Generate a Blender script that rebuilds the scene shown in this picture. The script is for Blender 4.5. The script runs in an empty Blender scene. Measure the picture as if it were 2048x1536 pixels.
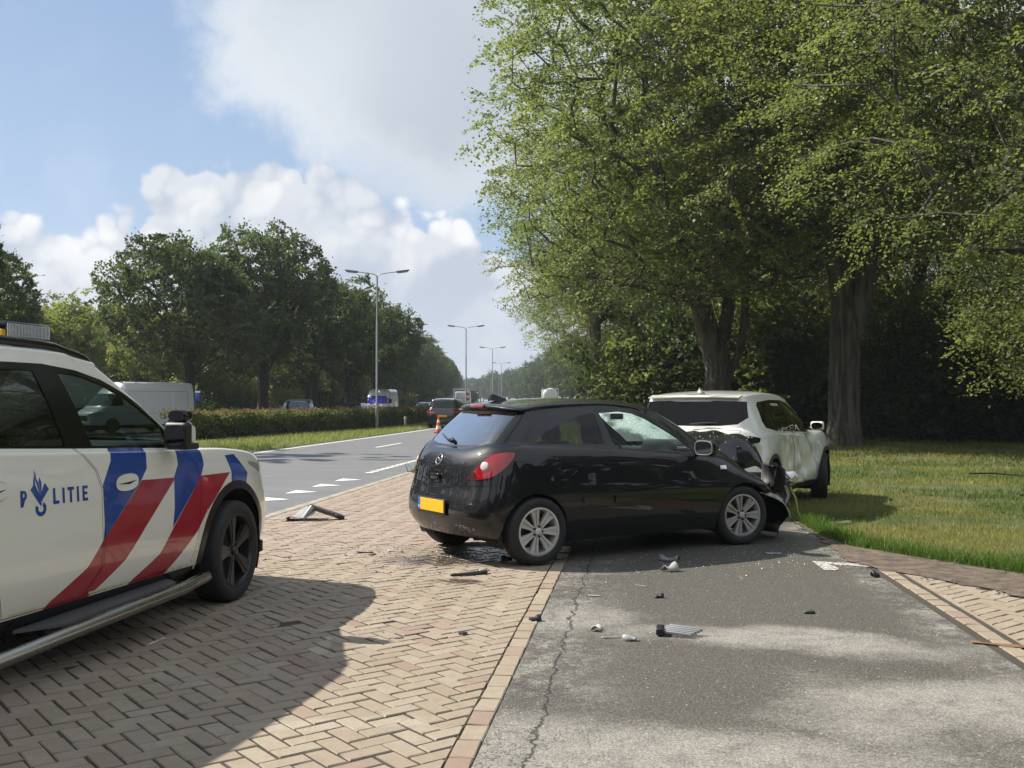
import bpy, bmesh, math, random
import numpy as np
from mathutils import Vector, Matrix
from mathutils.bvhtree import BVHTree
R = math.radians
S = bpy.context.scene
COL = S.collection
# ------------------------------------------------------------------ camera
cam_d = bpy.data.cameras.new('camera'); cam = bpy.data.objects.new('camera', cam_d); COL.objects.link(cam)
cam_d.sensor_width = 36; cam_d.lens = 36 * 2071 / 2048
cam_d.clip_start = 0.05; cam_d.clip_end = 6000
cam.location = (0, 0, 1.465)
cam.rotation_euler = (R(90) + math.atan((801 - 768) / 2071), 0, 0)
S.camera = cam
# ------------------------------------------------------------------ sun, sky, exposure
SUN_TO = Vector((-0.965, 0.28, 1.0)).normalized()
SUN_EL = math.asin(SUN_TO.z); SUN_ROT = math.atan2(SUN_TO.x, SUN_TO.y)
sun_d = bpy.data.lights.new('sun', 'SUN'); sun = bpy.data.objects.new('sun', sun_d); COL.objects.link(sun)
sun_d.energy = 4.8; sun_d.angle = R(0.55); sun_d.color = (1.0, 0.93, 0.82)
sun.location = SUN_TO * 60
sun.rotation_euler = (-SUN_TO).to_track_quat('-Z', 'Y').to_euler()
S.view_settings.view_transform = 'Standard'; S.view_settings.look = 'None'
S.view_settings.exposure = 0.72; S.view_settings.gamma = 1.0; S.view_settings.use_curve_mapping = False
S.cycles.max_bounces = 10; S.cycles.transparent_max_bounces = 24
S.cycles.diffuse_bounces = 3; S.cycles.glossy_bounces = 4; S.cycles.transmission_bounces = 6
S.cycles.caustics_reflective = False; S.cycles.caustics_refractive = False
S.cycles.use_denoising = True

class NT:
    """small node-graph helper"""
    def __init__(s, tree): s.t = tree; s.t.nodes.clear()
    def n(s, typ, **kw):
        nd = s.t.nodes.new(typ); ins = kw.pop('ins', {})
        for k, v in kw.items(): setattr(nd, k, v)
        for k, v in ins.items(): s.set(nd, k, v)
        return nd
    def set(s, nd, k, v):
        sock = nd.inputs[k]
        if isinstance(v, bpy.types.NodeSocket): s.t.links.new(v, sock)
        elif isinstance(v, bpy.types.Node): s.t.links.new(v.outputs[0], sock)
        else: sock.default_value = v
    def link(s, a, b): s.t.links.new(a, b)
    def math(s, op, a, b=None, c=None, clamp=False):
        nd = s.n('ShaderNodeMath', operation=op, use_clamp=clamp)
        for i, v in enumerate((a, b, c)):
            if v is not None: s.set(nd, i, v)
        return nd.outputs[0]
    def vmath(s, op, a, b=None):
        nd = s.n('ShaderNodeVectorMath', operation=op); s.set(nd, 0, a)
        if b is not None: s.set(nd, 1, b)
        return nd
    def noise(s, vec, scale, detail=3, rough=.55, dist=0.0, out='Fac'):
        nd = s.n('ShaderNodeTexNoise'); nd.inputs['Scale'].default_value = scale
        nd.inputs['Detail'].default_value = detail; nd.inputs['Roughness'].default_value = rough
        nd.inputs['Distortion'].default_value = dist
        if vec is not None: s.set(nd, 'Vector', vec)
        return nd.outputs[out]
    def ramp(s, fac, stops, interp='LINEAR'):
        nd = s.n('ShaderNodeValToRGB'); cr = nd.color_ramp; cr.interpolation = interp
        while len(cr.elements) < len(stops): cr.elements.new(0.5)
        for e, (p, c) in zip(cr.elements, stops):
            e.position = p; e.color = (c, c, c, 1) if isinstance(c, (int, float)) else (*c[:3], 1)
        s.set(nd, 'Fac', fac); return nd.outputs['Color']
    def mix(s, fac, a, b, mode='MIX'):
        nd = s.n('ShaderNodeMix', data_type='RGBA', blend_type=mode)
        s.set(nd, 0, fac)
        for i, v in ((6, a), (7, b)):
            if isinstance(v, tuple) and len(v) == 3: v = (*v, 1)
            s.set(nd, i, v)
        return nd.outputs[2]
    def mapr(s, v, a, b, c=0.0, d=1.0, smooth=True):
        nd = s.n('ShaderNodeMapRange', interpolation_type='SMOOTHSTEP' if smooth else 'LINEAR')
        for i, x in enumerate((v, a, b, c, d)): s.set(nd, i, x)
        return nd.outputs[0]

def build_world():
    w = bpy.data.worlds.new('World'); S.world = w; w.use_nodes = True
    g = NT(w.node_tree)
    out = g.n('ShaderNodeOutputWorld'); bg = g.n('ShaderNodeBackground')
    g.link(bg.outputs[0], out.inputs[0])
    sky = g.n('ShaderNodeTexSky'); sky.sky_type = 'NISHITA'; sky.sun_disc = False
    sky.sun_elevation = SUN_EL; sky.sun_rotation = SUN_ROT
    sky.air_density = 1.0; sky.dust_density = 1.2; sky.ozone_density = 1.6
    tc = g.n('ShaderNodeTexCoord'); d = tc.outputs['Generated']
    sep = g.n('ShaderNodeSeparateXYZ', ins={0: d})
    X, Y, Z = sep.outputs
    el = g.math('MAXIMUM', Z, 0.0)
    # gnomonic cloud coordinates: image-like near the horizon, wraps round the whole sky
    az = g.math('ARCTAN2', X, Y)                      # azimuth, 0 ahead, + right
    hor = g.math('SQRT', g.math('ADD', g.math('MULTIPLY', X, X), g.math('MULTIPLY', Y, Y)))
    elv = g.math('ARCTAN2', Z, hor)                   # elevation
    comb = g.n('ShaderNodeCombineXYZ', ins={0: g.math('MULTIPLY', az, 1.0), 1: g.math('MULTIPLY', elv, 1.25), 2: 0.0})
    P = comb.outputs[0]
    # --- billow fields
    warp = g.n('ShaderNodeTexNoise'); warp.inputs['Scale'].default_value = 7; warp.inputs['Detail'].default_value = 2; g.set(warp, 'Vector', d)
    wv = g.vmath('SUBTRACT', warp.outputs['Color'], (0.5, 0.5, 0.5)).outputs[0]
    wsc = g.n('ShaderNodeVectorMath', operation='SCALE'); g.set(wsc, 0, wv); wsc.inputs['Scale'].default_value = 0.05
    dw = g.vmath('ADD', d, wsc.outputs[0]).outputs[0]
    n1 = g.noise(dw, 6.0, 9, .62); n2 = n1; n3 = g.noise(d, 2.6, 2, .55)
    def dome(scale):
        v = g.n('ShaderNodeTexVoronoi', feature='F1'); g.set(v, 'Vector', dw); v.inputs['Scale'].default_value = scale
        return g.math('MULTIPLY', v.outputs['Distance'], v.outputs['Distance'])
    puff = g.math('SUBTRACT', 0.50, g.math('ADD', g.math('MULTIPLY', dome(24), .95), g.math('MULTIPLY', dome(58), .4)))
    def blob(a0, e0, ra, re, rot=0.0):
        da = g.math('SUBTRACT', az, R(a0)); de = g.math('SUBTRACT', elv, R(e0))
        if rot:
            c, s_ = math.cos(R(rot)), math.sin(R(rot))
            da, de = (g.math('ADD', g.math('MULTIPLY', da, c), g.math('MULTIPLY', de, s_)),
                      g.math('SUBTRACT', g.math('MULTIPLY', de, c), g.math('MULTIPLY', da, s_)))
        a = g.math('DIVIDE', da, R(ra)); e = g.math('DIVIDE', de, R(re))
        return g.math('SUBTRACT', 1.0, g.math('SQRT', g.math('ADD', g.math('MULTIPLY', a, a), g.math('MULTIPLY', e, e))))
    # --- high grey-white sheet of cloud: covers the middle and right of the sky and goes on all round, blue gap on the left
    sheet = g.math('MAXIMUM', blob(-4.5, 19, 15, 9.5, -18), blob(24, 21, 34, 14, 0))
    sheet = g.math('MAXIMUM', sheet, blob(3, 27, 20, 8, 0))
    far = g.mapr(g.math('ABSOLUTE', g.math('SUBTRACT', az, R(-32))), R(34), R(60), -1.0, 0.35)
    sheet = g.math('MAXIMUM', sheet, far)
    sh = g.math('ADD', sheet, g.math('MULTIPLY', g.math('SUBTRACT', n1, 0.5), 1.15))
    sh_a = g.mapr(sh, 0.02, 0.34)
    # --- cumulus tower low in the middle
    cum = blob(-12.5, 6.0, 9.5, 7.6)
    cum = g.math('MAXIMUM', cum, blob(-19, 3.0, 9.0, 6.6))
    cum = g.math('MAXIMUM', cum, blob(-4.6, 4.0, 6.0, 6.3))
    cum = g.math('MAXIMUM', cum, blob(-28, 2.5, 15.0, 7.0))
    cum = g.math('MAXIMUM', cum, blob(8, 1.0, 20.0, 8.0))
    ring = g.mapr(elv, R(0.0), R(9.0), 0.55, -0.9, smooth=False)
    cum = g.math('MAXIMUM', cum, ring)
    cu = g.math('ADD', cum, g.math('MULTIPLY', g.math('SUBTRACT', n1, 0.5), 0.85))
    cu = g.math('ADD', cu, g.math('MULTIPLY', puff, 0.28))
    cu_a = g.mapr(cu, 0.10, 0.185)
    # --- shading of the cumulus: lit billows, grey folds, dim base
    lobes = g.mapr(puff, -0.02, 0.34)
    rel = g.n('ShaderNodeTexNoise'); rel.inputs['Scale'].default_value = 11; rel.inputs['Detail'].default_value = 3
    off = g.vmath('ADD', dw, (-0.035, 0.0, 0.03)).outputs[0]
    g.set(rel, 'Vector', dw); n4 = rel.outputs['Fac']; n4b = g.noise(off, 11, 3, .5)
    slope = g.mapr(g.math('SUBTRACT', n4, n4b), -0.09, 0.09)
    lit = g.math('ADD', g.math('MULTIPLY', lobes, 0.55), g.math('MULTIPLY', slope, 0.5))
    edge_hi = g.mapr(cu, 0.85, 0.18)
    lit = g.math('MULTIPLY', lit, g.math('ADD', 0.45, g.math('MULTIPLY', edge_hi, 0.55)))
    lowdim = g.mapr(elv, R(-1), R(9))
    cum_col = g.mix(g.math('MULTIPLY', lit, g.math('ADD', 0.25, g.math('MULTIPLY', lowdim, 0.75))), (4.5, 5.0, 5.9), (7.75, 7.85, 7.95))
    sheet_col = g.mix(g.mapr(n3, 0.35, 0.7), (4.5, 4.95, 5.55), (6.2, 6.6, 7.1))
    rim = g.mapr(sh, 0.1, 0.55, 1.0, 0.0)
    sheet_col = g.mix(g.math('MULTIPLY', rim, 0.6), sheet_col, (7.4, 7.7, 8.1))
    # --- clear sky, whitened a little by summer haze towards the horizon
    hz = g.mapr(elv, R(0), R(26), 0.66, 0.14)
    skyc = g.mix(1.0, g.mix(0.45, sky.outputs[0], (3.1, 5.0, 8.4)), (.80, .80, .80, 1), 'MULTIPLY')
    blue = g.mix(hz, skyc, (4.7, 5.8, 7.4))
    wisps = g.math('MULTIPLY', g.mapr(g.noise(dw, 3.5, 4, .62), 0.48, 0.75), 0.35)
    blue = g.mix(wisps, blue, (7.0, 7.6, 8.4))
    c = g.mix(g.math('MULTIPLY', sh_a, 0.96), blue, sheet_col)
    c = g.mix(cu_a, c, cum_col)
    g.set(bg, 'Color', c); bg.inputs['Strength'].default_value = 0.076; w.cycles.sampling_method = 'NONE'
build_world()
# ------------------------------------------------------------------ helpers
def tag(o, label=None, cat=None, group=None, kind=None):
    if label: o['label'] = label
    if cat: o['category'] = cat
    if group: o['group'] = group
    if kind: o['kind'] = kind
    return o
def empty(name, loc=(0, 0, 0), rz=0.0, parent=None):
    o = bpy.data.objects.new(name, None); COL.objects.link(o); o.location = loc; o.rotation_euler = (0, 0, rz)
    o.empty_display_size = .2
    if parent: o.parent = parent
    return o
def link(name, me, parent=None, loc=(0, 0, 0), rot=(0, 0, 0), scale=None):
    o = bpy.data.objects.new(name, me); COL.objects.link(o)
    o.location = loc; o.rotation_euler = rot
    if scale is not None: o.scale = (scale,) * 3 if isinstance(scale, (int, float)) else scale
    if parent: o.parent = parent
    return o
def as_list(m): return [] if m is None else (m if isinstance(m, (list, tuple)) else [m])
def mesh(name, V, F, mats=None, mi=None, smooth=False):
    me = bpy.data.meshes.new(name)
    me.from_pydata([tuple(map(float, v)) for v in V], [], [tuple(map(int, f)) for f in F])
    for m in as_list(mats): me.materials.append(m)
    if mi is not None: me.polygons.foreach_set('material_index', np.asarray(mi, np.int32))
    if smooth: me.polygons.foreach_set('use_smooth', np.ones(len(me.polygons), bool))
    me.update(); return me
def mesh_quads(name, V, mats=None, mi=None, attr=None, smooth=False):
    """V (n,4,3): n loose quads, fast path"""
    V = np.asarray(V, np.float32); n, k = V.shape[:2]
    me = bpy.data.meshes.new(name); me.vertices.add(n * k); me.vertices.foreach_set('co', V.reshape(-1))
    me.loops.add(n * k); me.loops.foreach_set('vertex_index', np.arange(n * k, dtype=np.int32))
    me.polygons.add(n); me.polygons.foreach_set('loop_start', np.arange(0, n * k, k, dtype=np.int32))
    for m in as_list(mats): me.materials.append(m)
    if mi is not None: me.polygons.foreach_set('material_index', np.asarray(mi, np.int32))
    if attr is not None:
        a = me.attributes.new('tone', 'FLOAT', 'FACE'); a.data.foreach_set('value', np.asarray(attr, np.float32))
    me.update(calc_edges=True); return me
def bm_mesh(name, bm, mats=None, smooth=False, free=True):
    me = bpy.data.meshes.new(name); bm.to_mesh(me)
    for m in as_list(mats): me.materials.append(m)
    if smooth: me.polygons.foreach_set('use_smooth', np.ones(len(me.polygons), bool))
    if free: bm.free()
    return me
def shade_auto(me, deg=35):
    me.polygons.foreach_set('use_smooth', np.ones(len(me.polygons), bool))
    bm = bmesh.new(); bm.from_mesh(me)
    for e in bm.edges:
        if len(e.link_faces) == 2 and e.calc_face_angle(0) > R(deg): e.smooth = False
    bm.to_mesh(me); bm.free(); return me
def rbox(bm, c, s, bev=.01, seg=2, rot=None, mi=0, taper=None):
    """bevelled box into bm. taper=(tx,ty): scale of the top face"""
    m = bmesh.new(); bmesh.ops.create_cube(m, size=1.0)
    for v in m.verts:
        v.co = Vector((v.co.x * s[0], v.co.y * s[1], v.co.z * s[2]))
        if taper and v.co.z > 0: v.co.x *= taper[0]; v.co.y *= taper[1]
    if bev > 0: bmesh.ops.bevel(m, geom=m.edges[:], offset=bev, segments=seg, affect='EDGES', profile=.6)
    M = Matrix.Translation(c) @ (rot.to_4x4() if rot is not None else Matrix.Identity(4))
    bmesh.ops.transform(m, matrix=M, verts=m.verts)
    for f in m.faces: f.material_index = mi; f.smooth = seg > 1
    tmp = bpy.data.meshes.new('t'); m.to_mesh(tmp); m.free(); bm.from_mesh(tmp); bpy.data.meshes.remove(tmp)
def box_mesh(name, s, bev, mats, c=(0, 0, 0), seg=2, taper=None, rot=None):
    bm = bmesh.new(); rbox(bm, c, s, bev, seg, rot, taper=taper); return bm_mesh(name, bm, mats)
def tube_arrays(P, rad, k=8, cap=True):
    """tube round polyline P (n,3) with radii; returns V, F"""
    P = np.asarray(P, float); n = len(P); rad = np.broadcast_to(np.asarray(rad, float), (n,))
    T = np.gradient(P, axis=0); T /= np.linalg.norm(T, axis=1)[:, None] + 1e-9
    up = np.array([0, 0, 1.0]) if abs(T[0, 2]) < .9 else np.array([1.0, 0, 0])
    A = np.zeros_like(P); a = np.cross(T[0], up); a /= np.linalg.norm(a) + 1e-9
    for i in range(n):
        a = a - T[i] * (a @ T[i]); a /= np.linalg.norm(a) + 1e-9; A[i] = a
    B = np.cross(T, A); th = np.arange(k) * 2 * np.pi / k
    V = P[:, None] + rad[:, None, None] * (np.cos(th)[None, :, None] * A[:, None] + np.sin(th)[None, :, None] * B[:, None])
    F = [(i * k + j, i * k + (j + 1) % k, (i + 1) * k + (j + 1) % k, (i + 1) * k + j) for i in range(n - 1) for j in range(k)]
    V = V.reshape(-1, 3)
    if cap: F += [tuple(range(k - 1, -1, -1)), tuple(range((n - 1) * k, n * k))]
    return V, F
def tube(name, P, rad, mat, k=10, parent=None):
    V, F = tube_arrays(P, rad, k); me = mesh(name, V, F, mat, smooth=True); shade_auto(me, 50)
    return link(name, me, parent)
class Acc:
    """collect arrays of vertices/faces into one mesh"""
    def __init__(s): s.V = []; s.F = []; s.M = []; s.n = 0
    def add(s, V, F, mi=0):
        V = np.asarray(V, float).reshape(-1, 3); s.V.append(V); s.F += [tuple(i + s.n for i in f) for f in F]; s.M += [mi] * len(F); s.n += len(V)
    def build(s, name, mats, smooth=False): return mesh(name, np.concatenate(s.V), s.F, mats, s.M, smooth)
def lathe(prof, k=32, ax='z'):
    """prof [(r,h)...] -> V,F"""
    th = np.arange(k) * 2 * np.pi / k; V = []
    for r, h in prof:
        for t in th:
            p = (r * math.cos(t), r * math.sin(t), h)
            V.append(p if ax == 'z' else (p[0], p[2], p[1]))
    F = [(i * k + j, i * k + (j + 1) % k, (i + 1) * k + (j + 1) % k, (i + 1) * k + j) for i in range(len(prof) - 1) for j in range(k)]
    return np.array(V), F
def spl(x, xp, yp):
    """smooth monotone-ish interpolation (PCHIP)"""
    xp = np.asarray(xp, float); yp = np.asarray(yp, float); x = np.asarray(x, float)
    h = np.diff(xp); dl = np.diff(yp) / h; m = np.zeros(len(xp))
    m[0] = dl[0]; m[-1] = dl[-1]
    for i in range(1, len(xp) - 1):
        if dl[i - 1] * dl[i] > 0:
            w1 = 2 * h[i] + h[i - 1]; w2 = h[i] + 2 * h[i - 1]; m[i] = (w1 + w2) / (w1 / dl[i - 1] + w2 / dl[i])
    k = np.clip(np.searchsorted(xp, x) - 1, 0, len(h) - 1); t = (x - xp[k]) / h[k]
    return (2 * t**3 - 3 * t**2 + 1) * yp[k] + (t**3 - 2 * t**2 + t) * h[k] * m[k] + (-2 * t**3 + 3 * t**2) * yp[k + 1] + (t**3 - t**2) * h[k] * m[k + 1]
def inpoly(p, poly):
    x, y = p; c = False; n = len(poly); j = n - 1
    for i in range(n):
        xi, yi = poly[i]; xj, yj = poly[j]
        if (yi > y) != (yj > y) and x < (xj - xi) * (y - yi) / (yj - yi) + xi: c = not c
        j = i
    return c
# ------------------------------------------------------------------ materials
MATS = {}
def pbsdf(name, col, rough=.5, metal=0.0, spec=.5, coat=0.0, coat_r=.03, trans=0.0, vary=0.0, vscale=8.0, bump=0.0, bscale=60.0, rvary=0.0):
    if name in MATS: return MATS[name]
    m = bpy.data.materials.new(name); m.use_nodes = True; g = NT(m.node_tree)
    o = g.n('ShaderNodeOutputMaterial'); b = g.n('ShaderNodeBsdfPrincipled'); g.link(b.outputs[0], o.inputs[0])
    b.inputs['Base Color'].default_value = (*col, 1); b.inputs['Roughness'].default_value = rough
    b.inputs['Metallic'].default_value = metal; b.inputs['Specular IOR Level'].default_value = spec
    b.inputs['Coat Weight'].default_value = coat; b.inputs['Coat Roughness'].default_value = coat_r
    if vary or bump or rvary:
        tc = g.n('ShaderNodeTexCoord').outputs['Object']
        if vary:
            f = g.noise(tc, vscale, 5, .6)
            g.set(b, 'Base Color', g.mix(g.mapr(f, .3, .7), tuple(c * (1 - vary) for c in col), tuple(min(1, c * (1 + vary)) for c in col)))
        if rvary: g.set(b, 'Roughness', g.mapr(g.noise(tc, vscale * 1.7, 4, .6), .3, .7, max(.02, rough - rvary), rough + rvary))
        if bump:
            bp = g.n('ShaderNodeBump'); bp.inputs['Strength'].default_value = bump; bp.inputs['Distance'].default_value = .01
            g.set(bp, 'Height', g.noise(tc, bscale, 4, .6)); g.set(b, 'Normal', bp)
    MATS[name] = m; return m
def glass(name, tint=(.7, .78, .76), refl=1.0, rough=0.0):
    """thin pane: straight-through tint plus fresnel reflection"""
    if name in MATS: return MATS[name]
    m = bpy.data.materials.new(name); m.use_nodes = True; g = NT(m.node_tree)
    o = g.n('ShaderNodeOutputMaterial'); t = g.n('ShaderNodeBsdfTransparent'); t.inputs[0].default_value = (*tint, 1)
    gl = g.n('ShaderNodeBsdfGlossy'); gl.inputs['Roughness'].default_value = rough
    fr = g.n('ShaderNodeFresnel'); fr.inputs[0].default_value = 1.5
    mx = g.n('ShaderNodeMixShader'); g.set(mx, 0, g.math('MULTIPLY', fr.outputs[0], refl, clamp=True)); g.link(t.outputs[0], mx.inputs[1]); g.link(gl.outputs[0], mx.inputs[2])
    g.link(mx.outputs[0], o.inputs[0]); MATS[name] = m; return m
def leafmat(name, c0, c1, trans=.45, gloss=.35):
    """leaf: tone attribute per leaf picks between two greens, light passes through"""
    if name in MATS: return MATS[name]
    m = bpy.data.materials.new(name); m.use_nodes = True; g = NT(m.node_tree)
    o = g.n('ShaderNodeOutputMaterial'); at = g.n('ShaderNodeAttribute', attribute_name='tone')
    col = g.mix(at.outputs['Fac'], c0, c1)
    oi = g.n('ShaderNodeObjectInfo')
    hs = g.n('ShaderNodeHueSaturation'); g.set(hs, 'Color', col); g.set(hs, 'Value', g.mapr(oi.outputs['Random'], 0, 1, .85, 1.15, False)); g.set(hs, 'Hue', g.mapr(oi.outputs['Random'], 0, 1, .49, .512, False)); col = hs.outputs[0]
    b = g.n('ShaderNodeBsdfPrincipled'); g.set(b, 'Base Color', col); b.inputs['Roughness'].default_value = gloss; b.inputs['Specular IOR Level'].default_value = .3
    t = g.n('ShaderNodeBsdfTranslucent'); g.set(t, 'Color', g.mix(1.0, col, (1.18, 1.18, .68, 1), 'MULTIPLY'))
    mx = g.n('ShaderNodeMixShader'); mx.inputs[0].default_value = trans
    g.link(b.outputs[0], mx.inputs[1]); g.link(t.outputs[0], mx.inputs[2]); g.link(mx.outputs[0], o.inputs[0])
    MATS[name] = m; return m
M_BLACK = pbsdf('black_plastic', (.012, .012, .013), .5)
M_TRIM = pbsdf('gloss_black_trim', (.006, .006, .007), .12, spec=.5)
M_RUBBER = pbsdf('tyre_rubber', (.018, .018, .019), .75, vary=.3, vscale=20, bump=.2, bscale=90)
M_DARK = pbsdf('dark_interior', (.012, .012, .014), .8)
M_LINER = pbsdf('underbody_black', (.006, .006, .007), .9)
M_CHROME = pbsdf('chrome', (.75, .76, .78), .12, metal=1.0)
M_STEEL = pbsdf('brushed_steel', (.36, .35, .32), .24, metal=1.0, rvary=.06)
M_GLASS = glass('window_glass', (.72, .82, .79))
M_GLASS_D = glass('tinted_window_glass', (.16, .18, .18), 1.6)
# ------------------------------------------------------------------ the road line: x of the left edge line at distance y
_EY = [-120, -60, 0, 28, 52, 91, 127, 180, 235, 303, 369, 413, 520, 700]
_EX = [-26.1, -18.5, -10.9, -7.35, -4.35, -1.0, 0.7, 1.1, -0.2, -3.6, -8.7, -13.3, -28, -60]
def E(y): return spl(y, _EY, _EX)
KL = lambda y: -0.28 + 0.1235 * (y - 4.15)       # brick side of the kerb row along the cycle path
KR = lambda y: -0.165 + 0.1245 * (y - 4.15)      # path side of the kerb row
PR = lambda y: 2.79 + 0.098 * (y - 5.71)         # right edge of the cycle path
def sheet(name, ys, left, right, z, mat, nx=2, kind='structure'):
    ys = np.asarray(ys, float); V = []
    L = left(ys) if callable(left) else left; Rr = right(ys) if callable(right) else right
    for i, y in enumerate(ys):
        for t in np.linspace(0, 1, nx): V.append((L[i] * (1 - t) + Rr[i] * t, y, z))
    F = [(i * nx + j, i * nx + j + 1, (i + 1) * nx + j + 1, (i + 1) * nx + j) for i in range(len(ys) - 1) for j in range(nx - 1)]
    return tag(link(name, mesh(name, V, F, mat)), kind=kind)
def ground_mat(name, build):
    m = bpy.data.materials.new(name); m.use_nodes = True; g = NT(m.node_tree)
    o = g.n('ShaderNodeOutputMaterial'); b = g.n('ShaderNodeBsdfPrincipled'); g.link(b.outputs[0], o.inputs[0])
    P = g.n('ShaderNodeNewGeometry').outputs['Position']
    build(g, b, P); return m
def bump(g, b, h, strength, dist=.01):
    bp = g.n('ShaderNodeBump'); bp.inputs['Strength'].default_value = strength; bp.inputs['Distance'].default_value = dist
    g.set(bp, 'Height', h); g.set(b, 'Normal', bp)
def gblob(g, P, cx, cy, rx, ry, rot=0.0, n=None, k=.9):
    """soft-edged patch of dust or damp lying on the ground at (cx, cy), ragged by noise n; 1 inside"""
    sp = g.n('ShaderNodeSeparateXYZ', ins={0: P}); c, s = math.cos(R(rot)), math.sin(R(rot))
    dx = g.math('SUBTRACT', sp.outputs[0], cx); dy = g.math('SUBTRACT', sp.outputs[1], cy)
    u = g.math('DIVIDE', g.math('ADD', g.math('MULTIPLY', dx, c), g.math('MULTIPLY', dy, s)), rx)
    v = g.math('DIVIDE', g.math('SUBTRACT', g.math('MULTIPLY', dy, c), g.math('MULTIPLY', dx, s)), ry)
    d = g.math('SQRT', g.math('ADD', g.math('MULTIPLY', u, u), g.math('MULTIPLY', v, v)))
    if n is not None: d = g.math('ADD', d, g.math('MULTIPLY', g.math('SUBTRACT', n, .5), k))
    return g.mapr(d, 1.35, .45)
# base terrain: one sheet to the horizon
def _soil(g, b, P):
    n = g.noise(P, .35, 6, .6); n2 = g.noise(P, 5, 5, .65)
    c = g.mix(g.mapr(n, .38, .62), (.06, .085, .028), (.075, .06, .04)); c = g.mix(g.mapr(n2, .35, .7), c, (.03, .032, .02))
    g.set(b, 'Base Color', c); b.inputs['Roughness'].default_value = .95; bump(g, b, n2, .6, .05)
M_SOIL = ground_mat('woodland_soil', _soil)
def build_terrain():
    ys = np.concatenate([[-900, -300], np.arange(-120, 60, 10), np.arange(60, 560, 20), [700, 1500, 4500]])
    offs = [-4000, -300, -60, -20, -14, -5.2, -4.5, -3, 0, 6, 12, 60, 300, 4000]; zz = [-.15] * 6 + [-.03] * 8
    V = [(float(E(np.clip(y, -120, 690))) + o, y, z) for y in ys for o, z in zip(offs, zz)]; n = len(offs)
    F = [(i * n + j, i * n + j + 1, (i + 1) * n + j + 1, (i + 1) * n + j) for i in range(len(ys) - 1) for j in range(n - 1)]
    tag(link('ground', mesh('ground', V, F, M_SOIL)), kind='structure')
build_terrain()
# main road asphalt
def _road(g, b, P):
    n = g.noise(P, 1.3, 5, .6); n2 = g.noise(P, 180, 3, .7); n3 = g.noise(P, .22, 3)
    vo = g.n('ShaderNodeTexVoronoi'); g.set(vo, 'Vector', P); vo.inputs['Scale'].default_value = 70
    c = g.mix(g.mapr(n, .3, .7), (.115, .12, .126), (.15, .153, .157)); c = g.mix(g.mapr(n2, .45, .8), c, (.24, .24, .24))
    # wheel tracks polished lighter along the lanes
    c = g.mix(g.math('MULTIPLY', g.mapr(n3, .4, .65), .35), c, (.17, .173, .178))
    g.set(b, 'Base Color', c); b.inputs['Roughness'].default_value = .62; b.inputs['Specular IOR Level'].default_value = .45; bump(g, b, vo.outputs['Distance'], .35, .006)
M_ROAD = ground_mat('road_asphalt', _road)
YS = np.concatenate([np.arange(-110, 30, 6), np.arange(30, 560, 8)])
sheet('road', YS, lambda y: E(y) - .35, lambda y: E(y) + 6.02, -.008, M_ROAD)
sheet('far_road', YS, lambda y: E(y) - 12.6, lambda y: E(y) - 5.3, -.12, M_ROAD)
M_PAINT = pbsdf('road_paint', (.72, .72, .69), .6, vary=.10, vscale=3, bump=.3, bscale=150)
def strip(y0, y1, off, w, z=-.003, n=2):
    ys = np.linspace(y0, y1, n); V = []
    for y in ys: x = float(E(y)) + off; V += [(x - w / 2, y, z), (x + w / 2, y, z)]
    return V, [(2 * i, 2 * i + 1, 2 * i + 3, 2 * i + 2) for i in range(n - 1)]
def marking(name, pieces, label=None):
    a = Acc()
    for V, F in pieces: a.add(V, F)
    return tag(link(name, a.build(name, M_PAINT)), kind='structure')
marking('edge_line', [strip(-60, 540, .05, .13, n=90)])
marking('far_edge_line', [strip(-60, 540, -5.5, .12, z=-.116, n=90)])
for i, y in enumerate(np.arange(-7.5, 330, 13.3)):
    marking('lane_dash', [strip(y, y + 3.4, 2.52, .11)])
blk = []
for y in np.arange(21.0, 110, .42): blk.append(strip(y, y + .27, 5.32, .16))
marking('block_edge_marking', blk)
for i in range(8):      # give-way triangles
    y = 19.22 - 1.27 * i; x = float(E(y)) + 5.22 - .012 * i
    tag(link('give_way_triangle', mesh('give_way_triangle', [(x, y - .31, -.003), (x + .46, y, -.003), (x + .05, y + .30, -.003)], [(0, 1, 2)], M_PAINT)), kind='structure')
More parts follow.
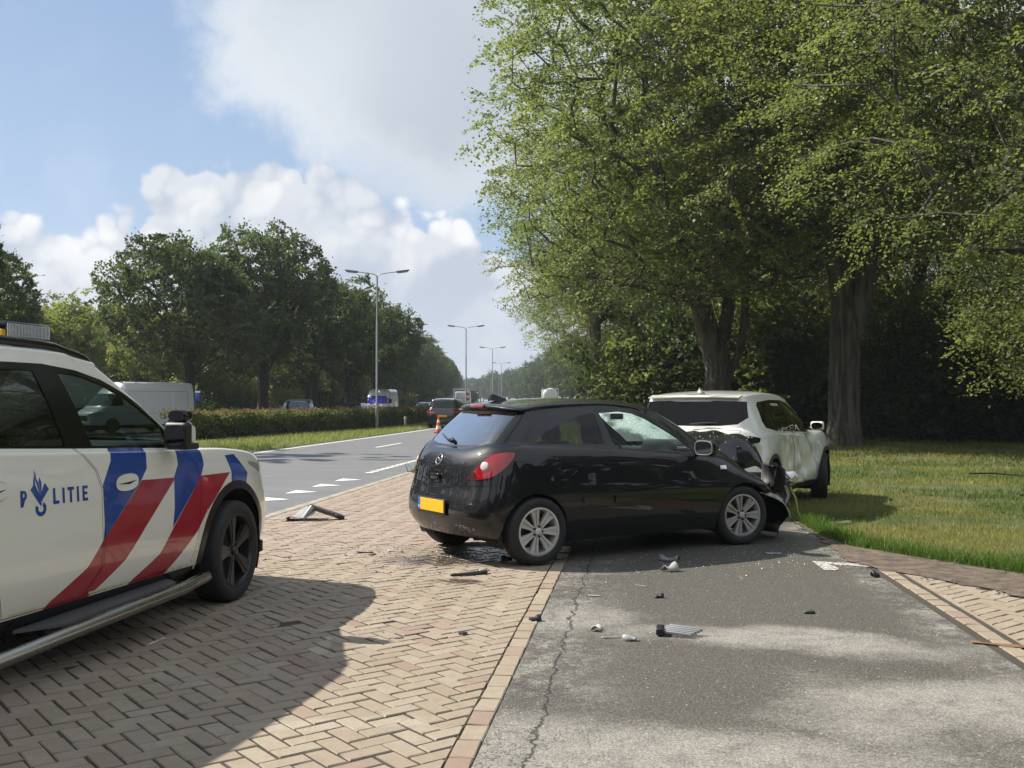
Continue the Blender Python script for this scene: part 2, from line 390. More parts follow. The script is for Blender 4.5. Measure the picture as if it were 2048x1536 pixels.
# cycle path asphalt
def _path(g, b, P):
    wn = g.n('ShaderNodeTexNoise'); g.set(wn, 'Vector', P); wn.inputs['Scale'].default_value = .9; wn.inputs['Detail'].default_value = 4
    wo = g.n('ShaderNodeVectorMath', operation='SCALE'); g.set(wo, 0, g.vmath('SUBTRACT', wn.outputs['Color'], (.5, .5, .5)).outputs[0]); wo.inputs['Scale'].default_value = 1.5
    PW = g.vmath('ADD', P, wo.outputs[0]).outputs[0]
    n = g.noise(P, 1.1, 6, .62); nf = g.noise(P, 6, 6, .7); nz = g.noise(P, 120, 4, .85)
    vo = g.n('ShaderNodeTexVoronoi'); g.set(vo, 'Vector', P); vo.inputs['Scale'].default_value = 62
    chip = g.math('MULTIPLY', g.mapr(vo.outputs['Distance'], .26, .14), g.mapr(g.n('ShaderNodeSeparateColor', ins={0: vo.outputs['Color']}).outputs[0], .55, .62))
    vo2 = g.n('ShaderNodeTexVoronoi'); g.set(vo2, 'Vector', P); vo2.inputs['Scale'].default_value = 30
    chip2 = g.math('MULTIPLY', g.mapr(vo2.outputs['Distance'], .2, .12), g.mapr(g.n('ShaderNodeSeparateColor', ins={0: vo2.outputs['Color']}).outputs[1], .80, .84))
    dark = g.mix(g.mapr(nz, .3, .7), (.022, .021, .018), (.15, .142, .122))
    dust = g.mix(g.mapr(nz, .3, .7), (.10, .096, .086), (.42, .40, .355))
    sp = g.n('ShaderNodeSeparateXYZ', ins={0: P})
    rag = g.math('ADD', g.math('ADD', g.math('MULTIPLY', n, .55), g.math('MULTIPLY', nf, .45)), g.math('MULTIPLY', g.math('SUBTRACT', g.noise(P, 28, 5, .75), .5), .5))
    # dry dusty patches along the edges and in two drifts across the path
    edgeL = g.mapr(g.math('SUBTRACT', sp.outputs[0], g.math('ADD', -.68, g.math('MULTIPLY', sp.outputs[1], .1245))), .75, .1)
    edgeR = g.mapr(g.math('SUBTRACT', g.math('ADD', 2.23, g.math('MULTIPLY', sp.outputs[1], .098)), sp.outputs[0]), .45, .05)
    near = gblob(g, PW, .2, 4.15, 2.0, .55, 5, rag, 2.2)
    near2 = gblob(g, PW, 2.2, 5.1, .9, .55, 10, rag, 2.2)
    drift = gblob(g, PW, 1.75, 6.35, 1.1, .33, -6, rag, 2.2)
    drift2 = gblob(g, PW, .35, 6.9, .45, .5, 0, rag, 2.2)
    m = g.math('MAXIMUM', g.math('MAXIMUM', near, drift), g.math('MAXIMUM', drift2, near2))
    m = g.math('MAXIMUM', m, g.math('MULTIPLY', g.math('MAXIMUM', edgeL, edgeR), g.mapr(rag, .42, .66)))
    m = g.math('MULTIPLY', m, g.mapr(nf, .25, .6, .35, .9))
    c = g.mix(m, dark, dust)
    c = g.mix(g.math('MULTIPLY', chip, .6), c, (.36, .335, .28)); c = g.mix(g.math('MULTIPLY', chip2, .7), c, (.48, .45, .38))
    # long crack near the kerb
    wob = g.math('MULTIPLY', g.math('SUBTRACT', g.noise(P, 3.2, 6, .7), .5), .22)
    cd = g.math('ABSOLUTE', g.math('SUBTRACT', g.math('SUBTRACT', sp.outputs[0], g.math('ADD', -.465, g.math('MULTIPLY', sp.outputs[1], .124))), wob))
    crack = g.mapr(cd, .011, .003)
    cd2 = g.math('ABSOLUTE', g.math('SUBTRACT', g.noise(P, 1.6, 6, .72), .5)); crk2 = g.math('MULTIPLY', g.mapr(cd2, .006, .002), edgeL)
    crack = g.math('MAXIMUM', crack, g.math('MULTIPLY', crk2, .9))
    c = g.mix(g.math('MULTIPLY', crack, .85), c, (.022, .022, .02))
    g.set(b, 'Base Color', c); g.set(b, 'Roughness', g.mapr(m, 0, 1, .6, .92)); b.inputs['Specular IOR Level'].default_value = .4
    h = g.math('ADD', g.math('MULTIPLY', nz, .5), g.math('MULTIPLY', vo.outputs['Distance'], .6)); h = g.math('SUBTRACT', h, g.math('MULTIPLY', crack, 1.2))
    bump(g, b, h, .55, .008)
M_PATH = ground_mat('cycle_path_asphalt', _path)
sheet('cycle_path', np.concatenate([np.arange(-4, 30, 2), np.arange(30, 110, 8)]), KR, PR, -.004, M_PATH, nx=4)
# faded arrow paint on the path
_pw = [(2.74, 9.48), (3.21, 9.30), (3.17, 9.14), (2.84, 9.30), (2.86, 9.10), (2.82, 8.97), (2.70, 8.99)]
def _worn(g, b, P):
    n = g.noise(P, 30, 5, .7); g.set(b, 'Base Color', g.mix(g.mapr(n, .42, .54), (.10, .095, .085), (.52, .51, .46))); b.inputs['Roughness'].default_value = .7
M_WORN = ground_mat('worn_paint', _worn)
tag(link('painted_arrow', mesh('painted_arrow', [(x, y, .0) for x, y in _pw], [(0, 1, 2, 3), (0, 3, 4, 5, 6)], M_WORN)), kind='structure')
# ------------------------------------------------------------------ bricks
def _brick(g, b, P):
    at = g.n('ShaderNodeAttribute', attribute_name='tone').outputs['Fac']; rnd = g.n('ShaderNodeObjectInfo').outputs['Random']
    v = g.math('FRACT', g.math('ADD', at, rnd))
    n = g.noise(P, 14, 6, .65); nf = g.noise(P, 150, 3, .75); nb = g.noise(P, .55, 5, .6)
    c = g.ramp(v, [(0, (.27, .222, .165)), (.2, (.295, .245, .185)), (.42, (.32, .275, .21)), (.6, (.262, .215, .162)), (.82, (.29, .24, .178)), (.95, (.265, .20, .155)), (1, (.245, .17, .14))])
    c = g.mix(g.math('MULTIPLY', g.mapr(n, .35, .75), .5), c, (.205, .17, .13))
    c = g.mix(g.math('MULTIPLY', g.mapr(nf, .45, .8), .45), c, (.42, .36, .27)); c = g.mix(g.math('MULTIPLY', g.mapr(nf, .45, .2), .4), c, (.13, .10, .075))
    # redder bricks drift in, and a pinkish worn tone towards the road
    c = g.mix(g.math('MULTIPLY', g.mapr(nb, .50, .70), .3), c, (.275, .20, .16))
    sp = g.n('ShaderNodeSeparateXYZ', ins={0: P}); c = g.mix(g.mapr(sp.outputs[1], 7.5, 12, 0, .4), c, (.34, .265, .23))
    # pale scuffs where tyres dragged, oil and coolant spilt under the wreck
    rag = g.noise(P, 3.0, 6, .7)
    sc = g.math('MAXIMUM', gblob(g, P, -.75, 4.72, .42, .09, 8, rag, 1.3), g.math('MULTIPLY', gblob(g, P, -1.75, 5.5, .45, .10, -28, rag, 1.3), .55))
    sc = g.math('MAXIMUM', sc, gblob(g, P, -2.0, 8.35, .6, .12, 6, rag, 1.2))
    c = g.mix(g.math('MULTIPLY', sc, g.mapr(nf, .40, .62, .0, .5)), c, (.50, .46, .39))
    oil = g.math('MAXIMUM', gblob(g, P, .05, 9.95, .95, .72, 12, rag, .9), gblob(g, P, -.55, 9.55, .62, .36, 10, rag, 1.3))
    oil = g.math('MAXIMUM', oil, gblob(g, P, -.42, 8.42, .22, .12, -15, rag, 1.3))
    film = g.math('MULTIPLY', oil, g.mapr(g.noise(P, 9, 4, .7), .3, .6, .55, 1.0))
    c = g.mix(g.math('MULTIPLY', film, .78), c, (.035, .025, .015))
    g.set(b, 'Base Color', c); g.set(b, 'Roughness', g.mapr(film, .2, .9, .85, .18)); b.inputs['Specular IOR Level'].default_value = .35
    bump(g, b, g.math('ADD', n, g.math('MULTIPLY', nf, .5)), .5, .006)
M_BRICK = ground_mat('clay_paving_brick', _brick)
def _joint(g, b, P):
    nf = g.noise(P, 210, 3, .8); n = g.noise(P, 9, 4)
    c = g.mix(g.mapr(nf, .3, .75), (.022, .019, .015), (.13, .115, .09)); c = g.mix(g.math('MULTIPLY', g.mapr(n, .5, .7), .5), c, (.04, .05, .022))
    g.set(b, 'Base Color', c); b.inputs['Roughness'].default_value = .95; bump(g, b, nf, .8, .01)
M_JOINT = ground_mat('sand_joint', _joint)
BL, BW = .208, .104
def brick_arrays(L, W, seed):
    r = np.random.default_rng(seed); j = .0056; hx, hy = L / 2 - j, W / 2 - j; c = .0045
    def ring(dx, dy, z, jit): return [(sx * (hx - dx) + r.normal(0, jit), sy * (hy - dy) + r.normal(0, jit), z + r.normal(0, jit * .3)) for sx, sy in ((-1, -1), (1, -1), (1, 1), (-1, 1))]
    V = ring(c, c, 0.0, .0014) + ring(0, 0, -.0045, .0014) + ring(0, 0, -.05, 0)
    F = [(0, 1, 2, 3)] + [(4 + i, 4 + (i + 1) % 4, (i + 1) % 4, i) for i in range(4)] + [(8 + i, 8 + (i + 1) % 4, 4 + (i + 1) % 4, 4 + i) for i in range(4)]
    return np.array(V), F
BRV = [brick_arrays(BL, BW, s) for s in range(8)]
BRM = [mesh('brick', V, F, M_BRICK) for V, F in BRV]
BANG = R(82.9 - 45)
def herring(inside, x0, x1, y0, y1):
    ca, sa = math.cos(BANG), math.sin(BANG); out = []
    C = [(x * ca + y * sa, -x * sa + y * ca) for x in (x0, x1) for y in (y0, y1)]
    a0, a1 = int(min(c[0] for c in C) / BW) - 2, int(max(c[0] for c in C) / BW) + 2
    b0, b1 = int(min(c[1] for c in C) / BW) - 2, int(max(c[1] for c in C) / BW) + 2
    for i in range(a0, a1):
        for j in range(b0, b1):
            k = (i - j) % 4
            if k == 0: ac, bc, vert = (i + 1) * BW, (j + .5) * BW, 0
            elif k == 3: ac, bc, vert = (i + .5) * BW, (j + 1) * BW, 1
            else: continue
            x, y = ac * ca - bc * sa, ac * sa + bc * ca
            if inside(x, y): out.append((x, y, BANG + vert * math.pi / 2))
    return out
def clip_brick(V, F, M, lines):
    bm = bmesh.new(); vs = [bm.verts.new(v) for v in V]
    for f in F: bm.faces.new([vs[i] for i in f])
    inv = M.inverted()
    for p, n in lines:
        co = inv @ Vector(p); no = (inv.to_3x3() @ Vector(n))
        r = bmesh.ops.bisect_plane(bm, geom=bm.verts[:] + bm.edges[:] + bm.faces[:], plane_co=co, plane_no=no, clear_outer=True)
        ed = [e for e in bm.edges if e.is_boundary and all(abs((v.co - co).dot(no)) < 1e-4 for v in e.verts)]
        if ed:
            try: bmesh.ops.contextual_create(bm, geom=ed)
            except Exception: pass
    if len(bm.faces) < 2: bm.free(); return None
    return bm_mesh('brick', bm, M_BRICK)
def lay(name, bricks, n_single, base_poly, clip=lambda x, y: [], kind='structure'):
    """a paved surface: sand bed + bricks, the nearest as single objects, the rest as one part"""
    base = tag(link(name, mesh(name, [(x, y, -.0052) for x, y in base_poly], [tuple(range(len(base_poly)))], M_JOINT)), kind=kind)
    rr = np.random.default_rng(5)
    def size_in_view(b):
        x, y, _ = b
        if y < 3.9 or abs(x / y) > .52: return 0
        return 1 / (y * y)
    bricks = sorted(bricks, key=lambda b: -size_in_view(b))
    acc_V, acc_F, tone, nv = [], [], [], 0
    for q, (x, y, a) in enumerate(bricks):
        a += rr.normal(0, .009); tz = rr.normal(0, .0016); tx, ty = rr.normal(0, .008, 2); x += rr.normal(0, .0016); y += rr.normal(0, .0016)
        lines = clip(x, y)
        if lines:
            M = Matrix.Translation((x, y, tz)) @ Matrix.Rotation(a, 4, 'Z'); me = clip_brick(*BRV[q % 8], M, lines)
            if me is None: continue
            if q < n_single:
                link('brick', me, base, (x, y, tz), (0, 0, a)); continue
            bmx = bmesh.new(); bmx.from_mesh(me); bmx.transform(M); 
            W = np.array([v.co[:] for v in bmx.verts]); acc_V.append(W); bmx.verts.index_update()
            acc_F += [tuple(v.index + nv for v in f.verts) for f in bmx.faces]; tone += [rr.random()] * len(bmx.faces); nv += len(W); bmx.free(); continue
        if q < n_single:
            o = link('brick', BRM[q % 8], base, (x, y, tz), (tx, ty, a))
        else:
            V, F = BRV[q % 8]; c, s = math.cos(a), math.sin(a)
            W = np.stack([V[:, 0] * c - V[:, 1] * s + x, V[:, 0] * s + V[:, 1] * c + y, V[:, 2] + tz + V[:, 0] * tx + V[:, 1] * ty], 1)
            acc_V.append(W); acc_F += [tuple(i + nv for i in f) for f in F[:5]]; nv += len(W); tone += [rr.random()] * 5
    if acc_V:
        me = mesh('bricks', np.concatenate(acc_V), acc_F, M_BRICK)
        at = me.attributes.new('tone', 'FLOAT', 'FACE'); at.data.foreach_set('value', np.array(tone, np.float32))
        tag(link('farther_bricks', me, base), kind='stuff')
    return base
RE = lambda y: float(E(y)) + 6.22
ap = herring(lambda x, y: RE(y) - .10 < x < KL(y) + .10 and 2.6 < y < 20.9, -6, 4, 2.4, 21)
_ys = np.linspace(2.4, 21, 20)
lay('brick_pavement', ap, 300, [(RE(y) - .2, y) for y in _ys] + [(KL(y), y) for y in _ys[::-1]],
    lambda x, y: ([((KL(y) - .006, y, 0), (1, -.1235, 0))] if x > KL(y) - .13 else []) + ([((RE(y) - .01, y, 0), (-1, .15, 0))] if x < RE(y) + .13 else []))
PATCH = [(2.62, 3.2), (3.22, 8.9), (3.46, 8.62), (3.80, 7.66), (4.9, 6.4), (6.5, 5.4), (6.5, 3.2)]
rp = herring(lambda x, y: inpoly((x, y), PATCH) and x > PR(y) + .13, 2, 6.6, 3, 9)
lay('side_brick_pavement', rp, 260, [(2.4, 3), (3.1, 9.15), (3.6, 8.8), (3.95, 7.8), (5.1, 6.5), (6.8, 5.5), (6.8, 3)], lambda x, y: [((PR(y) + .225, y, 0), (-1, .098, 0))] if x < PR(y) + .36 else [])
def kerb_row(name, f0, f1, y0, y1, step=.212):
    k = empty(name); tag(k, kind='structure'); rr = np.random.default_rng(9); y = y0
    me = [mesh('kerb_brick', V * np.array([1, .118 / BW, 1]), F, M_BRICK) for V, F in BRV]
    i = 0
    while y < y1:
        xa, xb = f0(y), f0(y + step); w = (f0(y) + f1(y)) / 2
        link('kerb_brick', me[i % 8], k, (w + (xb - xa) / 2, y + step / 2, rr.normal(.002, .0016)), (rr.normal(0, .008), rr.normal(0, .008), math.atan2(step, xb - xa) + rr.normal(0, .012)))
        y += step + rr.normal(0, .001); i += 1
    return k
kerb_row('path_kerb', KL, KR, 3.0, 20.6)
kerb_row('side_path_kerb', lambda y: PR(y) + .02, lambda y: PR(y) + .22, 3.4, 9.0)
# pale stone edging between apron and road
M_STONE = pbsdf('edging_stone', (.30, .275, .235), .85, vary=.2, vscale=6, bump=.4, bscale=80)
ed = empty('road_edging'); tag(ed, kind='structure')
edm = box_mesh('edging_stone', (.985, .15, .10), .006, M_STONE, seg=1)
for i in range(19):
    y = 2.3 + i; x = float(E(y)) + 6.12; x2 = float(E(y + 1)) + 6.12
    link('edging_stone', edm, ed, ((x + x2) / 2, y + .5, -.049), (0, 0, math.atan2(1, x2 - x)))
# ------------------------------------------------------------------ dirt and lawn on the right
def _dirt(g, b, P):
    n = g.noise(P, 7, 6, .7); nf = g.noise(P, 90, 4, .75)
    c = g.mix(g.mapr(n, .3, .7), (.045, .034, .025), (.17, .13, .098)); c = g.mix(g.math('MULTIPLY', g.mapr(nf, .5, .72), .8), c, (.27, .215, .165))
    g.set(b, 'Base Color', c); b.inputs['Roughness'].default_value = .97; bump(g, b, g.math('ADD', n, g.math('MULTIPLY', nf, .4)), .9, .02)
M_DIRT = ground_mat('bare_soil', _dirt)
def _lawn(g, b, P):
    n = g.noise(P, .9, 6, .65); n2 = g.noise(P, 12, 5, .7); nf = g.noise(P, 120, 3, .8)
    c = g.mix(g.mapr(n, .35, .65), (.075, .125, .028), (.20, .19, .065)); c = g.mix(g.math('MULTIPLY', g.mapr(n2, .45, .65), .8), c, (.125, .090, .052))
    c = g.mix(g.mapr(nf, .3, .8, 0, .6), c, (.02, .035, .008))
    g.set(b, 'Base Color', c); b.inputs['Roughness'].default_value = .95; bump(g, b, g.math('ADD', n2, nf), .9, .03)
M_LAWN = ground_mat('mown_grass_ground', _lawn)
GE = [(3.62, 80), (3.62, 30), (3.47, 12.7), (3.34, 11.3), (3.40, 10.4), (3.68, 9.86), (3.95, 9.32), (4.32, 8.72), (5.6, 7.6), (9, 6.4), (16, 5)]   # edge of the grass
lawn_poly = GE + [(60, 5), (60, 60), (14, 80)]
tag(link('lawn', mesh('lawn', [(x, y, .004) for x, y in lawn_poly], [tuple(range(len(lawn_poly)))], M_LAWN)), kind='structure')
dirt_poly = [(PR(12.9) - .06, 12.9), (3.62, 12.8), (3.5, 11.3), (3.6, 10.45), (3.85, 9.98), (4.1, 9.42), (4.6, 8.8), (6.2, 7.5), (9, 6.7), (9, 5.4), (5.6, 6.2), (4.75, 6.75), (3.84, 7.62), (3.48, 8.56), (3.2, 8.92), (PR(9.6) - .10, 9.5), (PR(11) - .05, 11)]
def ragged(poly, step, amp, seed):
    r = np.random.default_rng(seed); out = []
    for a, b in zip(poly, poly[1:] + poly[:1]):
        n = max(1, int(math.hypot(b[0] - a[0], b[1] - a[1]) / step))
        for i in range(n): t = i / n; out.append((a[0] + (b[0] - a[0]) * t + r.normal(0, amp), a[1] + (b[1] - a[1]) * t + r.normal(0, amp)))
    return out
dirt_poly = ragged(dirt_poly, .11, .022, 3)
def filled(name, poly, z, mat):
    from mathutils.geometry import tessellate_polygon
    T = tessellate_polygon([[Vector((x, y, 0)) for x, y in poly]]); me = mesh(name, [(x, y, z) for x, y in poly], T, mat)
    bm = bmesh.new(); bm.from_mesh(me)
    for f in bm.faces:
        if f.normal.z < 0: f.normal_flip()
    bm.to_mesh(me); bm.free(); return me
tag(link('dirt_strip', filled('dirt_strip', dirt_poly, .0055, M_DIRT)), kind='structure')
def clods():
    r = np.random.default_rng(12); q = np.array(dirt_poly)[r.integers(0, len(dirt_poly), 900)] + r.normal(0, .07, (900, 2)); q = q[(q[:, 1] > 6.4) & (q[:, 1] < 12.5) & (q[:, 0] < 6)]
    a = Acc()
    for x, y in q:
        s_ = r.uniform(.003, .011); T = np.array([(-1, -.8, 0), (1, -.7, 0), (.8, .9, 0), (-.7, 1, 0), (.1, .0, .9)]) * s_ * r.uniform(.7, 1.3, (5, 3)); a.add(T + np.array([x, y, .003]), [(0, 1, 4), (1, 2, 4), (2, 3, 4), (3, 0, 4)])
    tag(link('soil_crumbs', a.build('soil_crumbs', [M_DIRT])), 'loose crumbs of soil spilling from the dirt strip', 'soil', kind='stuff')
clods()
# verges either side of the road
vy = np.concatenate([np.arange(22, 60, 4), np.arange(60, 560, 20)])
sheet('verge', vy, lambda y: E(y) + 6.05, lambda y: np.maximum(E(y) + 8.0, np.where(y < 110, KL(y) - .02, E(y) + 9)), .002, M_LAWN)
sheet('median_strip', np.concatenate([np.arange(-60, 60, 6), np.arange(60, 560, 20)]), lambda y: E(y) - 4.6, lambda y: E(y) - .30, .002, M_LAWN)
def blades(name, pts, h, w, c0, c1, lean=.35, seed=1, tone=None):
    """grass: one bent blade (a quad and its tip) per point"""
    r = np.random.default_rng(seed); n = len(pts); a = r.uniform(0, 2 * np.pi, n)
    hh = h * r.uniform(.45, 1.25, n); d = np.stack([np.cos(a), np.sin(a)], 1)
    la = r.uniform(0, 2 * np.pi, n); ln = np.stack([np.cos(la), np.sin(la)], 1) * (hh * lean * r.uniform(.3, 1.6, n))[:, None]
    B = np.zeros((n, 4, 3)); ww = (w * r.uniform(.6, 1.3, n))[:, None]
    B[:, 0, :2] = pts - d * ww / 2; B[:, 1, :2] = pts + d * ww / 2
    B[:, 2, :2] = pts + ln + d * ww * .12; B[:, 3, :2] = pts + ln * .45 - d * ww * .38
    B[:, 2, 2] = hh; B[:, 3, 2] = hh * .6
    B[:, 3, :2] = pts + ln - d * ww * .12; B[:, 3, 2] = hh * .97
    t = r.random(n) if tone is None else np.clip(tone + r.normal(0, .2, n), 0, 1)
    return mesh_quads(name, B, leafmat(name + '_leaf', c0, c1, .4, .5), attr=t)
def vnoise(p, s, seed=0):
    """cheap smooth value noise on 2-D points"""
    r = np.random.default_rng(seed); T = r.random((64, 64)); q = p * s; i = np.floor(q).astype(int); f = q - i; f = f * f * (3 - 2 * f)
    g = lambda a, b: T[(i[:, 0] + a) % 64, (i[:, 1] + b) % 64]
    return (g(0, 0) * (1 - f[:, 0]) + g(1, 0) * f[:, 0]) * (1 - f[:, 1]) + (g(0, 1) * (1 - f[:, 0]) + g(1, 1) * f[:, 0]) * f[:, 1]
def pts_in_poly(poly, P):
    x, y = P[:, 0], P[:, 1]; c = np.zeros(len(P), bool); j = len(poly) - 1
    for i in range(len(poly)):
        xi, yi = poly[i]; xj, yj = poly[j]
        m = ((yi > y) != (yj > y)) & (x < (xj - xi) * (y - yi) / (yj - yi + 1e-12) + xi); c ^= m; j = i
    return c
def build_grass():
    r = np.random.default_rng(3); L = []
    for (y0, y1, dens) in ((7.2, 11.5, 2400), (11.5, 16, 1300), (16, 24, 480), (24, 46, 130)):
        x1 = y1 * .53; n = int((x1 - 3) * (y1 - y0) * dens); p = np.stack([r.uniform(3, x1 + .5, n), r.uniform(y0, y1, n)], 1)
        p = p[pts_in_poly(lawn_poly, p + r.normal(0, .05, p.shape))]
        m = vnoise(p, .8, 2) * .6 + vnoise(p, 2.7, 3) * .4
        p = p[r.random(len(p)) < np.clip(1.75 - m * 2.1, .05, 1)]; L.append(p)
    for k, (p, h, w) in enumerate(zip(L, (.042, .045, .06, .08), (.0065, .009, .014, .026))):
        tone = np.clip(vnoise(p, .55, 7) * 1.6 - .35 + (vnoise(p, 3.1, 8) - .5) * .6, 0, 1)
        # taller fringe where the mower does not reach, along the path
        me = blades('grass', p, h, w, (.070, .140, .022), (.285, .275, .090), seed=20 + k, tone=tone)
        o = tag(link('grass', me, None, (0, 0, .006)), ['lush short grass at the path edge by the wrecked cars', 'sunlit lawn grass beside the white car', 'patchy lawn grass in front of the beech trees', 'shaded grass at the foot of the beech trees'][k], 'grass', kind='stuff')
    e = np.array(GE[2:9]); q = []
    for a, b in zip(e[:-1], e[1:]):
        n = int(np.linalg.norm(b - a) * 900); t = r.random(n)[:, None]; q.append(a + (b - a) * t + np.abs(r.normal(0, .16, (n, 1))) * np.array([[.75, .65]]))
    q = np.concatenate(q)
    tag(link('grass', blades('fringe_grass', q, .11, .008, (.05, .13, .012), (.14, .20, .04), .5, 31), None, (0, 0, .004)), 'taller grass fringe along the dirt strip', 'grass', kind='stuff')
    ys = r.uniform(24, 120, 46000); ys = 24 + (ys - 24) ** 1.0; off = r.uniform(-4.6, -.32, len(ys)); p = np.stack([E(ys) + off, ys], 1)
    tag(link('grass', blades('median_grass', p, .13, .028, (.15, .20, .05), (.36, .35, .16), .5, 32)), 'dry grass strip between hedge and road', 'grass', kind='stuff')
    ys = r.uniform(20.9, 75, 12000); lo = E(ys) + 6.1; hi = np.maximum(KL(ys) - .05, lo + 1.2); p = np.stack([lo + (hi - lo) * r.random(len(ys)), ys], 1)
    tag(link('grass', blades('verge_grass', p, .18, .03, (.05, .10, .02), (.16, .17, .05), .5, 33)), 'grass verge between road and cycle path', 'grass', kind='stuff')
build_grass()
# ------------------------------------------------------------------ car bodies: lofted shells cut into panels
def cspline(Y, t):
    """natural cubic spline through rows of Y (n,...) at parameters 0..n-1, sampled at t"""
    n = len(Y)
    if n == 2: return Y[0] + (Y[1] - Y[0]) * t.reshape((-1,) + (1,) * (Y.ndim - 1))
    A = np.zeros((n, n)); B = np.zeros((n,) + Y.shape[1:])
    A[0, 0] = A[-1, -1] = 1
    for i in range(1, n - 1):
        A[i, i - 1:i + 2] = (1, 4, 1); B[i] = 6 * (Y[i + 1] - 2 * Y[i] + Y[i - 1])
    Mx = np.linalg.solve(A, B.reshape(n, -1)).reshape(B.shape)
    k = np.clip(np.floor(t).astype(int), 0, n - 2); u = (t - k).reshape((-1,) + (1,) * (Y.ndim - 1)); v = 1 - u
    return v * Y[k] + u * Y[k + 1] + ((v**3 - v) * Mx[k] + (u**3 - u) * Mx[k + 1]) / 6
class Body:
    """rows: list of loops, each a list of (x, y>=0, z) from the rear centre round the side to the front centre.
    splits: row indices where the surface has a crease."""
    def __init__(s, rows, splits, nu=7, nv=5, deform=None):
        Rw = np.array(rows, float); nr, nc = Rw.shape[:2]
        ext = Rw[:, 1:4][:, ::-1] * np.array([1, -1, 1]); ext2 = Rw[:, -4:-1][:, ::-1] * np.array([1, -1, 1])
        full = np.concatenate([ext, Rw, ext2], 1)
        tu = 3 + np.linspace(0, nc - 1, (nc - 1) * nu + 1)
        G = cspline(np.swapaxes(full, 0, 1), tu); G = np.swapaxes(G, 0, 1)
        G[:, 0, 1] = 0; G[:, -1, 1] = 0
        out = []; cuts = [0] + list(splits) + [nr - 1]
        for a, b in zip(cuts[:-1], cuts[1:]):
            t = np.linspace(0, b - a, (b - a) * nv + 1); seg = cspline(G[a:b + 1], t)
            out.append(seg if a == 0 else seg[1:])
        G = np.concatenate(out, 0); G[..., 1] = np.maximum(G[..., 1], 0)
        H, W = G.shape[:2]
        full = np.concatenate([G, (G * np.array([1, -1, 1]))[:, ::-1][:, 1:-1]], 1)   # left half then right half
        Wt = full.shape[1]
        if deform is not None: full = deform(full.reshape(-1, 3)).reshape(full.shape)
        bm = bmesh.new(); vs = [bm.verts.new(p) for p in full.reshape(-1, 3)]
        for i in range(H - 1):
            for j in range(Wt):
                k = (j + 1) % Wt; q = [vs[i * Wt + j], vs[i * Wt + k], vs[(i + 1) * Wt + k], vs[(i + 1) * Wt + j]]
                try: bm.faces.new(q)
                except ValueError: pass
        bmesh.ops.remove_doubles(bm, verts=bm.verts, dist=.0004)
        bmesh.ops.recalc_face_normals(bm, faces=bm.faces)
        s.bm = bm; s.part = bm.faces.layers.int.new('part'); s.names = {0: 'body'}; s.ids = {'body': 0}
        bm.normal_update()
        if sum(f.normal.dot(f.calc_center_median() - Vector((0, 0, .7))) for f in bm.faces) < 0:
            bmesh.ops.reverse_faces(bm, faces=bm.faces)
    def pid(s, name):
        if name not in s.ids: s.ids[name] = len(s.ids); s.names[s.ids[name]] = name
        return s.ids[name]
    def cut(s, poly, axes='xz', filt=None):
        """cut the outline poly through the shell along the third axis; returns the faces inside"""
        bm = s.bm
        if isinstance(axes, str): e1, e2 = {'xz': (Vector((1, 0, 0)), Vector((0, 0, 1))), 'yz': (Vector((0, 1, 0)), Vector((0, 0, 1))), 'xy': (Vector((1, 0, 0)), Vector((0, 1, 0)))}[axes]
        else: e1, e2 = Vector(axes[0]), Vector(axes[1])
        n = e1.cross(e2)
        us = [p[0] for p in poly]; ws = [p[1] for p in poly]; b0, b1, c0, c1 = min(us), max(us), min(ws), max(ws)
        def near(f):
            if filt and not filt(f.calc_center_median(), f.normal): return False
            a = [v.co.dot(e1) for v in f.verts]; b = [v.co.dot(e2) for v in f.verts]
            return max(a) > b0 - .002 and min(a) < b1 + .002 and max(b) > c0 - .002 and min(b) < c1 + .002
        F = [f for f in bm.faces if near(f)]
        for (p, q) in zip(poly, list(poly[1:]) + [poly[0]]):
            d = e1 * (q[0] - p[0]) + e2 * (q[1] - p[1])
            if d.length < 1e-6: continue
            no = d.cross(n).normalized(); co = e1 * p[0] + e2 * p[1]
            lo = (min(p[0], q[0]) - .03, max(p[0], q[0]) + .03, min(p[1], q[1]) - .03, max(p[1], q[1]) + .03)
            G = set(F)
            for f in F: G.update(f.edges); G.update(f.verts)
            r = bmesh.ops.bisect_plane(bm, geom=list(G), dist=1e-5, plane_co=co, plane_no=no)
            F = [g for g in r['geom'] if isinstance(g, bmesh.types.BMFace)]
        ins = []
        for f in F:
            if not f.is_valid: continue
            c = f.calc_center_median()
            if inpoly((c.dot(e1), c.dot(e2)), poly): ins.append(f)
        return ins
    def panel(s, name, poly, axes='xz', filt=None, gap=0.0, src=None, mat=None):
        """mark the faces inside poly as part `name`; gap > 0 leaves a dark shut line round it"""
        if gap:
            for f in s.cut(poly, axes, filt):
                if src is None or s.names[f[s.part]] in src: f[s.part] = s.pid('shut_line')
            c = (sum(p[0] for p in poly) / len(poly), sum(p[1] for p in poly) / len(poly)); poly = shrink(poly, gap)
            src = None if src is None else list(src) + ['shut_line']
        for f in s.cut(poly, axes, filt):
            if src is None or s.names[f[s.part]] in src:
                f[s.part] = s.pid(name)
                if mat is not None: f.material_index = mat
    def paint(s, mi, poly, axes='xz', filt=None, src=None):
        for f in s.cut(poly, axes, filt):
            if src is None or s.names[f[s.part]] in src: f.material_index = mi
